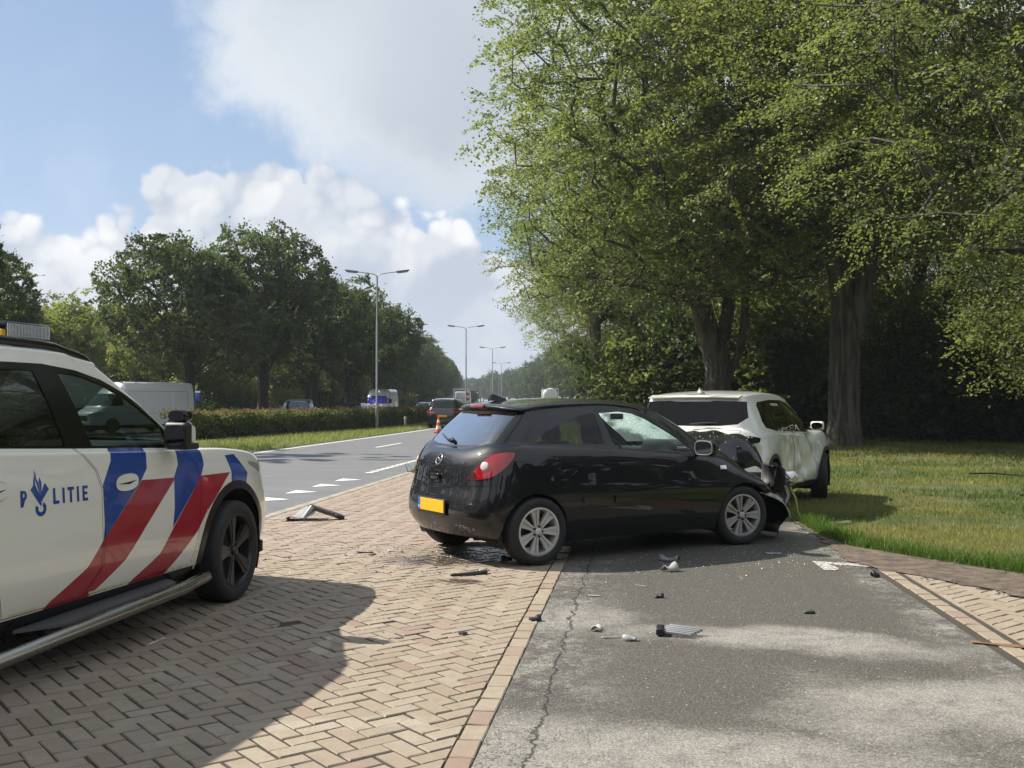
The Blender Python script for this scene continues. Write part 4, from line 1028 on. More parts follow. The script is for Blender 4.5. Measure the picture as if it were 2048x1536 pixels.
    link('badge', a.build('badge', [M_CHROME], True), gate_o, p + n * .004, (0, math.atan2(n.z, -n.x), 0))
    me = text_mesh('1.2', .034, M_CHROME, .001, .0006); p, n = at_rear(-.40, .91, .003); link('model_lettering', me, gate_o, p, (R(90), 0, R(-90) - math.atan2(n.y, -n.x)))
    me = text_mesh('CORSA', .034, M_CHROME, .001, .0006, 1.1); p, n = at_rear(.40, .91, .003); link('model_lettering', me, gate_o, p, (R(90), 0, R(-90) - math.atan2(n.y, -n.x)))
    p, n = at_rear(0.0, .765, .0); link('gate_handle', box_mesh('gate_handle', (.05, .15, .055), .014, M_TRIM), gate_o, p + Vector((-.008, 0, 0)))
    a = Acc(); pts = []
    for y, z in ((.0, 1.075), (.04, 1.09), (.10, 1.085), (.2, 1.10), (.33, 1.135)):
        q, n = at_rear(y, z, .014); pts.append(q)
    wp = tube('rear_wiper', pts, [.018, .02, .012, .008, .006], M_BLACK, 8, gate_o)
    # high brake light and spoiler lip
    bvp, n = at_rear(0, 1.404, .003); link('brake_light', box_mesh('brake_light', (.03, .26, .026), .008, lampm), car, bvp + Vector((-.004, 0, .006)), (0, R(-18), 0))
    # roof antenna fin
    V = [(-.10, -.03, 0), (-.10, .03, 0), (.12, .02, 0), (.12, -.02, 0), (-.075, 0, .062), (-.055, 0, .066), (-.10, 0, .04)]
    F = [(0, 3, 5, 4), (1, 4, 5, 2), (0, 4, 6), (1, 6, 4), (0, 6, 1), (3, 2, 5)]
    link('roof_antenna', mesh('roof_antenna', V, F, M_BLACK), car, (.06, 0, 1.463))
    # rubbing strips on door and rear wing, door handle, side badge
    for sg in (-1, 1):
        d = obs[('door', sg)]
        decal('rubbing_strip', [[(.815, .522), (.815, .582), (1.98, .545), (2.04, .515), (2.0, .495), (1.9, .492)]], bvh, pbsdf('gloss_black_strip', (.005, .005, .006), .16, coat=.6), d, .012, sg)
        decal('rubbing_strip', [[(.44, .555), (.47, .528), (.778, .522), (.778, .584), (.455, .586)]], bvh, MATS['gloss_black_strip'], car, .012, sg)
        h = bvh.ray_cast(Vector((.96, sg * 3, .865)), Vector((0, -sg, 0)))
        hd = empty('door_handle', (0, 0, 0), 0, d); bm = bmesh.new(); rbox(bm, h[0] + h[1] * .022, (.20, .022, .032), .010, 3); bpy.data.objects.remove(hd)
        link('door_handle', bm_mesh('door_handle', bm, paint), d)
    decal('side_badge', [[(2.165, .775), (2.165, .812), (2.255, .812), (2.255, .775)]], bvh, M_CHROME, car, .004, -1)
    # mirrors
    for sg in (-1, 1):
        bm = bmesh.new(); rbox(bm, (0, 0, 0), (.13, .25, .165), .055, 4); 
        for v in bm.verts:
            if v.co.x > 0: v.co.y *= .8; v.co.z *= .8
            v.co.z += .018 * (1 if v.co.y * sg < 0 else -1) * 0
        mo = link('door_mirror', bm_mesh('door_mirror', bm, paint), car, (1.90, sg * .935, 1.0), (0, 0, R(6) * -sg))
        bm = bmesh.new(); P2 = smooth_poly([(-.105, -.062), (-.115, .02), (-.085, .068), (.08, .068), (.112, .03), (.10, -.055), (.05, -.068)], 2)
        f = bm.faces.new([bm.verts.new((-.068, y * -sg, z)) for y, z in P2]); f.normal_update()
        if f.normal.x > 0: f.normal_flip()
        link('mirror_glass', bm_mesh('mirror_glass', bm, pbsdf('mirror_silver', (.62, .66, .66), .03, metal=1.0)), mo)
        pts = [(-.066, y * -sg, z) for y, z in P2]; tube('mirror_rim', pts + pts[:1], .006, pbsdf('grey_rim', (.22, .22, .22), .35), 6, mo)
        tube('mirror_stalk', [(.01, -sg * .10, -.03), (.06, -sg * .17, -.035)], .024, M_BLACK, 8, mo)
    silver = pbsdf('alloy_silver', (.60, .595, .57), .32, metal=.35, vary=.12, vscale=5)
    silver_d = pbsdf('alloy_silver_dusty', (.42, .41, .39), .42, metal=.35, vary=.25, vscale=6)
    for x, y, st, sd, rm in ((-.03, -.765, 0, -1, silver), (-.03, .765, 0, 1, silver), (2.47, -.755, R(-9), -1, silver_d), (2.47, .755, R(-9), 1, silver_d)):
        make_wheel(car, (x, y, .300), .302, .20, .212, st, sd, 'double7', rm)
    for x, z, r in ((-.045, .30, .345), (2.47, .295, .345)):
        for sg in (-1, 1): wheel_well(car, x, z, r, sg * .80, sg * .50)
    link('floor_pan', box_mesh('floor_pan', (3.0, 1.42, .06), .02, M_LINER), car, (1.1, 0, .23))
    link('rear_axle', box_mesh('rear_axle', (.12, 1.2, .08), .02, M_LINER), car, (0, 0, .26))
    tube('exhaust', [(.4, -.35, .22), (-.2, -.38, .22), (-.42, -.38, .23)], .035, M_LINER, 10, car)
    # cabin
    grey = pbsdf('grey_seat_cloth', (.02, .02, .022), .85)
    for y in (-.36, .36): seat(car, 1.22, y, .02, grey, w=.48)
    link('rear_seat', box_mesh('rear_seat', (.16, 1.15, .58), .06, grey, rot=Matrix.Rotation(R(-16), 3, 'Y')), car, (.18, 0, .68))
    for y in (-.34, .34): link('rear_headrest', box_mesh('rear_headrest', (.09, .26, .17), .045, grey, seg=3), car, (.07, y, 1.06))
    link('dashboard', box_mesh('dashboard', (.46, 1.36, .30), .07, pbsdf('grey_dashboard', (.10, .105, .10), .7), seg=3), car, (2.0, 0, .82)); steering(car, 1.74, .36, .88)
    link('cabin_mirror', box_mesh('cabin_mirror', (.03, .20, .06), .014, pbsdf('pale_plastic', (.35, .36, .34), .5)), car, (1.50, 0, 1.30))
    bag = link('airbag', box_mesh('airbag', (.20, .42, .30), .09, pbsdf('airbag_cloth', (.55, .57, .55), .8), seg=3), car, (1.76, -.34, .92), (0, R(20), 0))
    # ---- the wrecked front: folded bonnet lid, hanging bumper skin, torn lamp, cables
    rg = np.random.default_rng(11); nx, ny = 26, 30; V = []
    prof_x = [2.16, 2.30, 2.46, 2.63, 2.80, 2.94, 3.04, 3.10, 3.12]; prof_z = [1.00, 1.065, 1.10, 1.12, 1.135, 1.125, 1.06, .96, .86]
    for i in range(nx):
        s_ = i / (nx - 1) * 8
        for j in range(ny):
            v = j / (ny - 1); y = -.64 + 1.28 * v
            x = np.interp(s_, range(9), prof_x); z = np.interp(s_, range(9), prof_z)
            fold = .07 * max(0, 1 - abs(v - .30) / .16) * (s_ / 8) + .05 * max(0, 1 - abs(v - .68) / .12) * (s_ / 8)
            z -= fold + .10 * (abs(v - .5) * 2) ** 3 * (1 - .4 * s_ / 8); x -= .10 * abs(v - .4) * s_ / 8
            z += .018 * math.sin(9 * v + s_ * 1.3) * s_ / 8 + .012 * math.sin(23 * v - s_ * 2.1) * s_ / 8
            x += .02 * math.sin(14 * v + s_ * .7) * s_ / 8
            if v < .24: z += .03 * (1 - v / .24) * max(0, s_ - 3) / 5 - .30 * (1 - v / .24) ** 1.6 * min(1, s_ / 3.5); y += .10 * (1 - v / .24) ** 2; x += .09 * (1 - v / .24) * (s_ / 8) ** 2
            V.append((x, y, z))
    F = [(i * ny + j, (i + 1) * ny + j, (i + 1) * ny + j + 1, i * ny + j + 1) for i in range(nx - 1) for j in range(ny - 1)]
    bo = link('bonnet', mesh('bonnet', V, F, paint, smooth=True), car); bo['label'] = 'bonnet folded up and crumpled against the white car'
    md = bo.modifiers.new('thickness', 'SOLIDIFY'); md.thickness = .008
    # crumbs of glass on the lid
    a = Acc()
    for k in range(90):
        i = int(rg.integers(2, nx - 8)); j = int(rg.integers(1, ny - 6)); p = np.array(V[i * ny + j]) + rg.normal(0, .02, 3) * np.array([1, 1, 0]) + np.array([0, 0, .008]); s_ = rg.uniform(.004, .010)
        T = np.array([(-1, -1, 0), (1, -.6, 0), (.2, 1, 0), (0, 0, 1.2)]) * s_; a.add(T + p, [(0, 1, 3), (1, 2, 3), (2, 0, 3)])
    tag(link('glass_crumbs', a.build('glass_crumbs', [pbsdf('glass_crumb', (.75, .85, .82), .1, spec=.8)]), bo), kind='stuff')
    # engine bay lump
    bm = bmesh.new()
    for k in range(26):
        c = (rg.uniform(2.35, 2.92), rg.uniform(-.55, .55), rg.uniform(.35, .78)); rbox(bm, c, tuple(rg.uniform(.06, .24, 3)), .015, 1, Matrix.Rotation(rg.uniform(-1, 1), 3, 'XYZ'[k % 3]))
    link('engine', bm_mesh('engine', bm, pbsdf('engine_black', (.02, .02, .021), .55, metal=.3)), car)
    # bumper skin hanging in front of the wheel, bulging out and down to the ground
    nx, ny = 18, 16; V = []
    for i in range(nx):
        u = i / (nx - 1)
        for j in range(ny):
            v = j / (ny - 1)     # 0 top .. 1 bottom
            x = 3.02 + .36 * math.sin(min(1, v * 1.25) * 2.2) + .05 * math.sin(u * 5 + v * 3); z = .60 - .565 * v + .035 * math.sin(u * 6) * (1 - v)
            y = -.86 + u * 1.5 + .10 * v * (1 - u); x -= .55 * max(0, .16 - u) / .16 * .5 + .03 * math.sin(v * 9 + u * 4) * .6
            V.append((x, y, z))
    F = [(i * ny + j, i * ny + j + 1, (i + 1) * ny + j + 1, (i + 1) * ny + j) for i in range(nx - 1) for j in range(ny - 1)]
    bo2 = link('front_bumper', mesh('front_bumper', V, F, pbsdf('scuffed_black', (.008, .008, .009), .35, vary=.5), smooth=True), car); bo2['label'] = 'torn front bumper skin hanging to the ground'
    bo2.modifiers.new('thickness', 'SOLIDIFY').thickness = .006
    # torn grey-white inner wing edge above the bumper skin
    P = [(2.70, -.84, .515), (2.80, -.87, .50), (2.90, -.88, .465), (2.98, -.88, .42), (3.03, -.87, .37)]; Vv = []
    for k, p in enumerate(P):
        wd = (.012, .045, .05, .045, .012)[k]; Vv += [(p[0], p[1], p[2] + wd * .5), (p[0] + .01, p[1] - .012, p[2] - wd * .5)]
    o = link('wing_edge', mesh('wing_edge', Vv, [(2 * i, 2 * i + 1, 2 * i + 3, 2 * i + 2) for i in range(4)], pbsdf('torn_primer', (.42, .41, .36), .6, vary=.4, vscale=20)), car); o.modifiers.new('thickness', 'SOLIDIFY').thickness = .004
    # crushed wing box and headlamp bowl
    bm = bmesh.new(); rbox(bm, (2.93, -.80, .66), (.22, .16, .26), .03, 2, Matrix.Rotation(.4, 3, 'Y') @ Matrix.Rotation(.3, 3, 'Z'))
    for v in bm.verts: v.co += Vector(rg.normal(0, .02, 3))
    link('lamp_housing', bm_mesh('lamp_housing', bm, pbsdf('charcoal_plastic', (.012, .012, .016), .55)), car)
    hl = empty('headlamp', (0, 0, 0)); bpy.data.objects.remove(hl)
    V, F = lathe([(.012, -.05), (.045, -.03), (.085, .0), (.105, .035), (.108, .05), (.10, .052), (.08, .02), (.03, -.012)], 20)
    V *= .72; V[:, 1] *= 1.35; V += np.random.default_rng(3).normal(0, .004, V.shape)
    q = Matrix.Rotation(R(70), 3, 'Y') @ Matrix.Rotation(R(-50), 3, 'X')
    V = np.array([q @ Vector(v) for v in V]) + np.array([3.10, -.87, .64])
    hlp = link('headlamp', mesh('headlamp', V, F, pbsdf('lamp_reflector_silver', (.62, .63, .62), .25, metal=.7), smooth=True), car)
    for k in range(5):
        a0 = rg.uniform(0, 6.28); tube('lamp_rib', [(3.04, -.88 + .05 * math.cos(a0), .63 + .06 * math.sin(a0)), (3.075, -.90 + .02 * math.cos(a0 + .4), .63 + .02 * math.sin(a0))], .006, M_BLACK, 5, hlp)
    for k in range(3):
        y0 = -.86 - .01 * k; tube('torn_cable', [(3.05, y0, .58), (3.06 + .01 * k, y0 - .02, .47), (3.05, y0 + .01 * k, .38), (3.09, y0 - .02, .30 - .03 * k)], .006, pbsdf('grey_cable', (.45, .44, .46), .5) if k < 2 else pbsdf('yellow_cable', (.32, .34, .12), .5), 5, car)
    tube('torn_strip', [(3.10, -.88, .56), (3.14, -.92, .44), (3.16, -.93, .30), (3.2, -.95, .2)], [.012, .016, .010, .004], MATS['yellow_cable'], 5, car)
    return car
hatch = build_hatchback()
# ------------------------------------------------------------------ the police SUV at the left edge
def build_police():
    car = empty('police_car', (-2.908, 7.92, 0), R(76.87))
    tag(car, 'white police SUV with blue and red diagonal stripes and roof light bar', 'police car')
    white = pbsdf('cream_white_paint', (.84, .825, .74), .25, coat=1.0, coat_r=.03); blue = pbsdf('police_blue', (.006, .055, .30), .25, coat=.9); red = pbsdf('police_red', (.36, .008, .022), .25, coat=.9)
    rows = car_rows(-4.0, .97, -3.05, -.10, .935, .33, (1.235, 1.155), (1.725, 1.80, -3.6, -1.40), (-.66, 1.165, -1.46), (-3.95, 1.25, -3.55), (1.15, 1.045, .93), wr=.765, wg=.88)
    B = Body(rows, [6, 8], nu=8, nv=6)
    side = lambda c, n: abs(n.y) > .25 and abs(c.y) > .4
    WX, WZ = -.10, .365
    B.panel('hole', circ(WX, WZ, .455, n=32), 'xz', lambda c, n: abs(c.y) > .55); B.panel('hole', circ(-3.05, WZ, .455, n=32), 'xz', lambda c, n: abs(c.y) > .55)
    for x in (WX, -3.05): B.panel('arch_trim' if x == WX else 'rear_arch_trim', circ(x, WZ, .515, n=36), 'xz', lambda c, n: abs(c.y) > .55 and c.z < .95, src=['body'])
    B.panel('sill_cladding', [(-2.7, .1), (-2.7, .335), (-.55, .342), (-.55, .1)], 'xz', lambda c, n: abs(c.y) > .4, src=['body', 'arch_trim'])
    B.panel('front_skirt', [(.25, .1), (.25, .36), (1.2, .36), (1.2, .1)], 'xz', lambda c, n: c.x > .2, src=['body', 'arch_trim'])
    dlo = [(-3.5, 1.26), (-3.35, 1.655), (-2.9, 1.676), (-2.0, 1.672), (-1.713, 1.643), (-1.477, 1.592), (-1.281, 1.518), (-1.102, 1.431), (-.946, 1.345), (-.816, 1.268), (-.69, 1.185), (-.715, 1.148), (-1.9, 1.192), (-2.6, 1.225)]
    fd = [(-1.835, .347), (-1.69, .50), (-1.685, .68), (-1.69, .95), (-1.74, 1.06), (-1.90, 1.196), (-.80, 1.152), (-.655, 1.04), (-.592, .92), (-.625, .58), (-.69, .355)]
    rd = [(-2.50, .345), (-1.852, .345), (-1.705, .50), (-1.70, .95), (-1.752, 1.06), (-1.912, 1.197), (-2.85, 1.238), (-2.88, .98), (-2.66, .75), (-2.56, .52)]
    B.panel('front_door', fd, 'xz', side, gap=.004, src=['body']); B.panel('rear_door', rd, 'xz', side, gap=.004, src=['body'])
    B.panel('window_surround', dlo, 'xz', side, src=['body', 'front_door', 'rear_door', 'shut_line'])
    B.panel('front_side_window', [(-1.725, 1.20), (-1.885, 1.625), (-1.70, 1.612), (-1.48, 1.560), (-1.28, 1.485), (-1.10, 1.397), (-.98, 1.325), (-.93, 1.285), (-.925, 1.175)], 'xz', side, src=['window_surround'])
    B.panel('rear_side_window', [(-1.965, 1.212), (-2.09, 1.632), (-2.66, 1.636), (-2.70, 1.24)], 'xz', side, src=['window_surround'])
    B.panel('quarter_window', [(-2.80, 1.25), (-2.76, 1.63), (-3.2, 1.61), (-3.3, 1.28)], 'xz', side, src=['window_surround'])
    ws = [(0, 1.20), (.4, 1.19), (.66, 1.18), (.755, 1.20), (.68, 1.45), (.60, 1.655), (.3, 1.69), (0, 1.70)]
    B.panel('windscreen', ws + [(-y, z) for y, z in ws[1:-1][::-1]], 'yz', lambda c, n: c.x > -1.6 and n.x > .12 and c.z > 1.17, src=['body'])
    B.panel('headlamp', smooth_poly([(.13, 1.005), (.40, .985), (.62, .90), (.78, .80), (.70, .79), (.52, .865), (.36, .93)], 1), 'xz', lambda c, n: c.x > .1 and abs(c.y) > .3 and c.z > .7, gap=.003, src=['body'])
    B.panel('bonnet', [(-.56, -.79), (-.56, .79), (.30, .73), (.62, .50), (.70, .2), (.70, -.2), (.62, -.50), (.30, -.73)], 'xy', lambda c, n: n.z > .35 and c.z > .9 and c.x > -.62, gap=.003, src=['body'])
    B.panel('grille', [(-.42, .62), (-.40, .84), (.40, .84), (.42, .62)], 'yz', lambda c, n: c.x > .7, src=['body'])
    SRC = ['body', 'front_door', 'rear_door']
    for mi, P in ((1, [(-1.593, 1.20), (-1.228, 1.20), (-1.232, 1.038), (-1.302, .965), (-1.7, .651), (-1.682, .766), (-1.689, .971), (-1.603, 1.106)]),
                  (1, [(-.878, 1.20), (-.872, 1.042), (-.926, .963), (-.93, .763), (-.958, .633), (-.636, .904), (-.59, .949), (-.544, 1.022), (-.552, 1.116), (-.66, 1.21)]),
                  (1, [(-.22, 1.07), (-.155, .947), (-.177, .80), (.05, .80), (.135, .921), (-.06, 1.07)]),
                  (2, [(-1.292, .97), (-.926, .96), (-.925, .943), (-1.267, .679), (-1.476, .499), (-1.822, .32), (-2.2, .32), (-2.131, .375), (-1.838, .513), (-1.7, .651)]),
                  (2, [(-.59, .949), (-.177, .945), (-.257, .893), (-.541, .686), (-.646, .578), (-.835, .446), (-1.032, .32), (-1.434, .32), (-1.355, .37), (-1.097, .483), (-.952, .632), (-.636, .904)])):
        B.paint(mi, P, 'xz', side, SRC)
    bvh = BVHTree.FromBMesh(B.bm); body3 = [white, blue, red]
    obs = B.export({'body': dict(mats=body3, keep=1), 'front_door': dict(mats=body3, keep=1), 'rear_door': dict(mats=body3, keep=1), 'bonnet': dict(mats=white), 'grille': dict(mats=M_BLACK, off=-.004), 'headlamp': dict(mats=pbsdf('headlamp_lens', (.42, .43, .44), .06, coat=1)),
        'arch_trim': dict(mats=pbsdf('gloss_arch', (.010, .010, .011), .28), off=.006), 'rear_arch_trim': dict(mats=pbsdf('gloss_arch', (.010, .010, .011), .28), off=.006, name='arch_trim'), 'sill_cladding': dict(mats=M_TRIM, off=-.004), 'front_skirt': dict(mats=M_BLACK), 'shut_line': dict(mats=M_LINER, off=-.006),
        'window_surround': dict(mats=M_TRIM, off=-.002), 'front_side_window': dict(mats=glass('police_front_glass', (.66, .80, .77), 1.1), off=-.006, name='side_window'), 'rear_side_window': dict(mats=glass('police_rear_glass', (.12, .14, .13), 1.5), off=-.006, name='side_window'), 'quarter_window': dict(mats=M_GLASS_D, off=-.006),
        'windscreen': dict(mats=glass('police_windscreen', (.70, .82, .79), .8), off=-.003)}, car, side_split=('front_door', 'rear_door', 'front_side_window', 'rear_side_window', 'quarter_window', 'headlamp', 'window_surround', 'sill_cladding', 'arch_trim', 'rear_arch_trim'))
    B.lining(M_DARK, car, ('body', 'front_door', 'rear_door', 'bonnet', 'shut_line', 'window_surround', 'sill_cladding', 'front_skirt', 'grille', 'headlamp'))
    fdo = obs[('front_door', -1)]; rdo = obs[('rear_door', -1)]
    # --- lettering and torch-and-book emblem on the right-hand doors
    X0, Z0 = -2.392, .909; slope = -.0253
    T = lambda P, dx: [(X0 + dx + x, Z0 + z + slope * (dx + x)) for x, z in P]
    H = .086; sw = .019
    rect = lambda x0, z0, x1, z1: [(x0, z0), (x1, z0), (x1, z1), (x0, z1)]
    pc_ = [(.026 + .024 * math.sin(R(a)), H - .026 + .026 * math.cos(R(a))) for a in range(0, 181, 20)]
    pin = [(.024 + .007 * math.sin(R(a)), H - .026 + .009 * math.cos(R(a))) for a in range(180, -1, -30)]
    Pg = [[(0, 0), (sw, 0), (sw, H - .052), (.026, H - .052)] + [(x, z) for x, z in pc_[::-1][1:]] + [(0, H)]]
    polys = []
    polys.append(T([(0, 0), (sw, 0), (sw, .034)] + pc_[::-1] + [(0, H)], 0)); hole = T([(sw, .05)] + [(sw + .003 + .008 * math.sin(R(a)), H - .026 + .0095 * math.cos(R(a))) for a in range(180, -1, -30)] + [(sw, H - .016)], 0)
    L0 = .258
    polys += [T(rect(0, 0, sw, H), L0), T(rect(sw, 0, .050, .018), L0), T(rect(0, 0, sw, H), L0 + .078), T(rect(.0, H - .018, .056, H), L0 + .122), T(rect(.0185, 0, .0375, H - .018), L0 + .122),
              T(rect(0, 0, sw, H), L0 + .202), T(rect(0, 0, sw, H), L0 + .252), T(rect(sw, H - .017, .048, H), L0 + .252), T(rect(sw, .036, .044, .051), L0 + .252), T(rect(sw, 0, .048, .017), L0 + .252)]
    for p in polys: decal('lettering', [p], bvh, blue, rdo, .0016, -1)
    decal('lettering_counter', [hole], bvh, white, rdo, .0022, -1)
    ex = lambda P: [(x - .03, z) for x, z in P] if 0 else P
    cx = -2.238
    book = [(cx - .076, .992), (cx - .052, 1.020), (cx + .012, .965), (cx + .050, 1.022), (cx + .071, .990), (cx + .004, .902), (cx - .02, .905)]
    book = [(cx - .076, .994), (cx - .045, 1.022), (cx + .0, .962), (cx + .040, 1.024), (cx + .071, .986), (cx + .002, .902)]
    flame1 = [(cx - .044, 1.098), (cx - .030, 1.075), (cx - .028, 1.052), (cx - .014, 1.030), (cx - .004, 1.002), (cx - .004, .962), (cx - .030, .985), (cx - .052, 1.01), (cx - .050, 1.045), (cx - .040, 1.07)]
    flame2 = [(cx - .002, 1.058), (cx + .012, 1.03), (cx + .012, 1.0), (cx + .004, .965), (cx - .002, .975), (cx + .000, 1.005), (cx - .010, 1.03)]
    ring = [(cx + .002 + .044 * math.cos(t), .888 + .040 * math.sin(t)) for t in np.linspace(R(150), R(415), 20)] + [(cx + .002 + .021 * math.cos(t), .888 + .018 * math.sin(t)) for t in np.linspace(R(415), R(150), 20)]
    for nm, P, m, of in (('emblem_book', book, blue, .0016), ('emblem_flame', flame1, blue, .0018), ('emblem_flame', flame2, blue, .0018), ('emblem_ring', ring, blue, .0016),
                    ('emblem_line', [(cx + .006, .915), (cx + .068, .972), (cx + .066, .984), (cx + .004, .922)], white, .0024), ('emblem_line', [(cx - .040, 1.045), (cx - .028, 1.02), (cx - .012, .975), (cx - .020, .985), (cx - .036, 1.015)], white, .0026)):
        decal(nm, [P], bvh, m, rdo, of, -1)
    # retro-reflective dashes above the sill and round the arch
    retro = pbsdf('retroreflective_yellow', (.68, .66, .36), .35)
    for k in range(22):
        x = -2.45 + .082 * k
        if -2.21 < x < -1.80 or -1.42 < x < -1.03: continue
        decal('reflective_dash', [[(x, .352), (x + .06, .352), (x + .06, .366), (x, .366)]], bvh, retro, rdo if x < -1.8 else fdo, .0018, -1)
    for k in range(9):
        a = R(142 + k * 5.2); c0 = (WX + .535 * math.cos(a), WZ + .535 * math.sin(a)); 
        decal('reflective_dash', [[(c0[0] - .008, c0[1] - .016), (c0[0] + .012, c0[1] - .016), (c0[0] + .012, c0[1] + .016), (c0[0] - .008, c0[1] + .016)]], bvh, retro, car, .0018, -1)
    # door handles: oval recess plate and dark slit
    for dobj, x, z in ((fdo, -1.452, .966), (rdo, -2.60, 1.0)):
        ov = smooth_poly([(x - .115, z - .052), (x - .115, z + .048), (x + .115, z + .058), (x + .115, z - .042)], 2)
        h = decal('door_handle', [ov], bvh, white, dobj, .007, -1)
        rim_ = [(px_, pz) for px_, pz in ov]; pts = []
        for px_, pz in rim_ + rim_[:1]:
            q = bvh.ray_cast(Vector((px_, -3, pz)), Vector((0, 1, 0))); pts.append(q[0] + q[1] * .002)
        tube('handle_gap_shadow', pts, .0035, pbsdf('handle_shadow_gap', (.12, .12, .10), .5), 6, h)  # dark outline painted as the shadow in the gap round the handle
        decal('handle_slit', [[(x - .10, z - .002), (x + .02, z - .010), (x + .10, z + .012), (x + .02, z + .004)]], bvh, M_LINER, h, .009, -1)
    # wheels, wells
    grey = pbsdf('grey_alloy', (.055, .055, .056), .38, metal=.6)
    for x, y, st, sd in ((WX, -.83, R(3), -1), (WX, .83, R(3), 1), (-3.05, -.83, 0, -1), (-3.05, .83, 0, 1)):
        make_wheel(car, (x, y, .365), .367, .24, .268, st, sd, 'spoke5', grey)
    for x in (WX, -3.05):
        for sg in (-1, 1): wheel_well(car, x, WZ, .46, sg * .89, sg * .50)
    link('floor_pan', box_mesh('floor_pan', (4.4, 1.5, .10), .02, M_LINER), car, (-1.5, 0, .29))
    # polished side bar and step
    tube('side_bar', [(-2.66, -.985, .170), (-2.45, -1.005, .185), (-2.15, -1.03, .208), (-1.93, -1.035, .218), (-1.0, -1.035, .250), (-.86, -1.02, .258), (-.62, -.985, .262)], .040, M_STEEL, 20, car)
    for sx, xe in ((-1, -2.66), (1, -.62)):
        V, F = lathe([(0, 0), (.030, 0), (.036, .003), (.041, -.004)], 20, 'y'); ang = -R(90) * sx
    V, F = lathe([(0, .004), (.012, .003), (.026, .005), (.039, .002), (.0405, -.006)], 24); o = link('bar_end_cap', mesh('bar_end_cap', V, F, pbsdf('dark_cap', (.05, .05, .055), .4, metal=.4), smooth=True), car, (-2.664, -.984, .1695), (0, R(-90), R(-6)))
    bm = bmesh.new(); vs = [(-2.36, -.86, .265), (-2.12, -1.0, .262), (-1.02, -1.0, .292), (-.94, -.90, .298), (-.94, -.86, .298)]
    A = [bm.verts.new(v) for v in vs]; Bv = [bm.verts.new((x, y, z - .02)) for x, y, z in vs]; bm.faces.new(A); bm.faces.new(Bv[::-1])
    for i in range(5): bm.faces.new([A[i], Bv[i], Bv[(i + 1) % 5], A[(i + 1) % 5]])
    bmesh.ops.recalc_face_normals(bm, faces=bm.faces); link('step_plate', bm_mesh('step_plate', bm, pbsdf('step_grey', (.10, .10, .105), .5)), car)
    for x in (-2.2, -1.55, -.82): tube('bar_bracket', [(x, -.80, .24), (x, -1.02, .222 + .03 * (x + 2))], .016, M_BLACK, 6, car)
    # roof rail, light bar
    for sg in (-1, 1):
        pts = []
        for x in np.linspace(-3.4, -1.40, 16):
            h = bvh.ray_cast(Vector((x, sg * .665, 3)), Vector((0, 0, -1))); lift = .028 * min(1, (x + 3.4) / .15 + .1, max(0.05, (-1.40 - x) / .45)); pts.append(h[0] + Vector((0, 0, lift)))
        tube('roof_rail', pts, .024, M_TRIM, 8, car)
    lb = link('light_bar', box_mesh('light_bar', (.37, 1.16, .04), .015, M_BLACK), car, (-1.90, 0, 1.815))
    for y in (-.45, .45): link('bar_foot', box_mesh('bar_foot', (.16, .08, .07), .01, M_BLACK), lb, (0, y, -.03))
    cov = link('clear_cover', box_mesh('clear_cover', (.37, 1.17, .098), .022, glass('clear_cover', (.86, .88, .88), 1.3), seg=3), lb, (0, 0, .046))
    lens = pbsdf('ribbed_clear_lens', (.80, .82, .82), .1, spec=.8); amber = pbsdf('amber_lens', (.55, .30, .02), .2); chromel = pbsdf('lamp_chrome', (.8, .8, .8), .1, metal=1)
    for k in range(30):
        link('cover_rib', box_mesh('cover_rib', (.0055, .003, .074), .0005, lens, seg=1), cov, (-.176 + .0121 * k, -.584, .0))
    for k in range(8):
        link('led_module', box_mesh('led_module', (.10, .055, .030), .004, chromel if k % 2 else M_BLACK), lb, (-.12 + .08 * (k % 4), -.50 + .03 * (k // 4), .028 + .034 * (k // 4)))
    for y in (-.38, -.2, 0, .2, .38): link('led_module', box_mesh('led_module', (.30, .14, .06), .006, amber if abs(y) > .3 else chromel), lb, (-.02, y, .04))
    link('led_module', box_mesh('led_module', (.10, .02, .045), .003, amber), lb, (-.16, -.565, .025))
    # --- mirrors, with the small extra observer mirror
    for sg in (-1, 1):
        bm = bmesh.new(); rbox(bm, (0, 0, 0), (.15, .20, .19), .06, 4)
        for v in bm.verts:
            if v.co.x > .0: v.co.y *= .80; v.co.z *= .72
            v.co.z += .012 * v.co.y * sg / .13
        mo = link('door_mirror', bm_mesh('door_mirror', bm, [white]), car, (-1.00, sg * 1.03, 1.243), (0, 0, R(-6) * -sg), .86)
        bm = bmesh.new(); rbox(bm, (-.055, 0, -.004), (.09, .212, .205), .044, 4); link('mirror_housing', bm_mesh('mirror_housing', bm, M_BLACK), mo)
        bm = bmesh.new(); rbox(bm, (.0, 0, -.085), (.16, .19, .05), .02, 3); link('mirror_base', bm_mesh('mirror_base', bm, M_BLACK), mo)
        P2 = smooth_poly([(-.085, -.075), (-.088, .05), (-.06, .082), (.062, .078), (.085, .05), (.083, -.07)], 2); bm = bmesh.new(); f = bm.faces.new([bm.verts.new((-.1015, y * -sg, z - .004)) for y, z in P2]); f.normal_update()
        if f.normal.x > 0: f.normal_flip()
        link('mirror_glass', bm_mesh('mirror_glass', bm, pbsdf('police_mirror', (.5, .52, .53), .03, metal=1.0)), mo)
        tube('mirror_stalk', [(.02, -sg * .07, -.05), (.05, -sg * .18, -.06)], .030, M_BLACK, 8, mo)
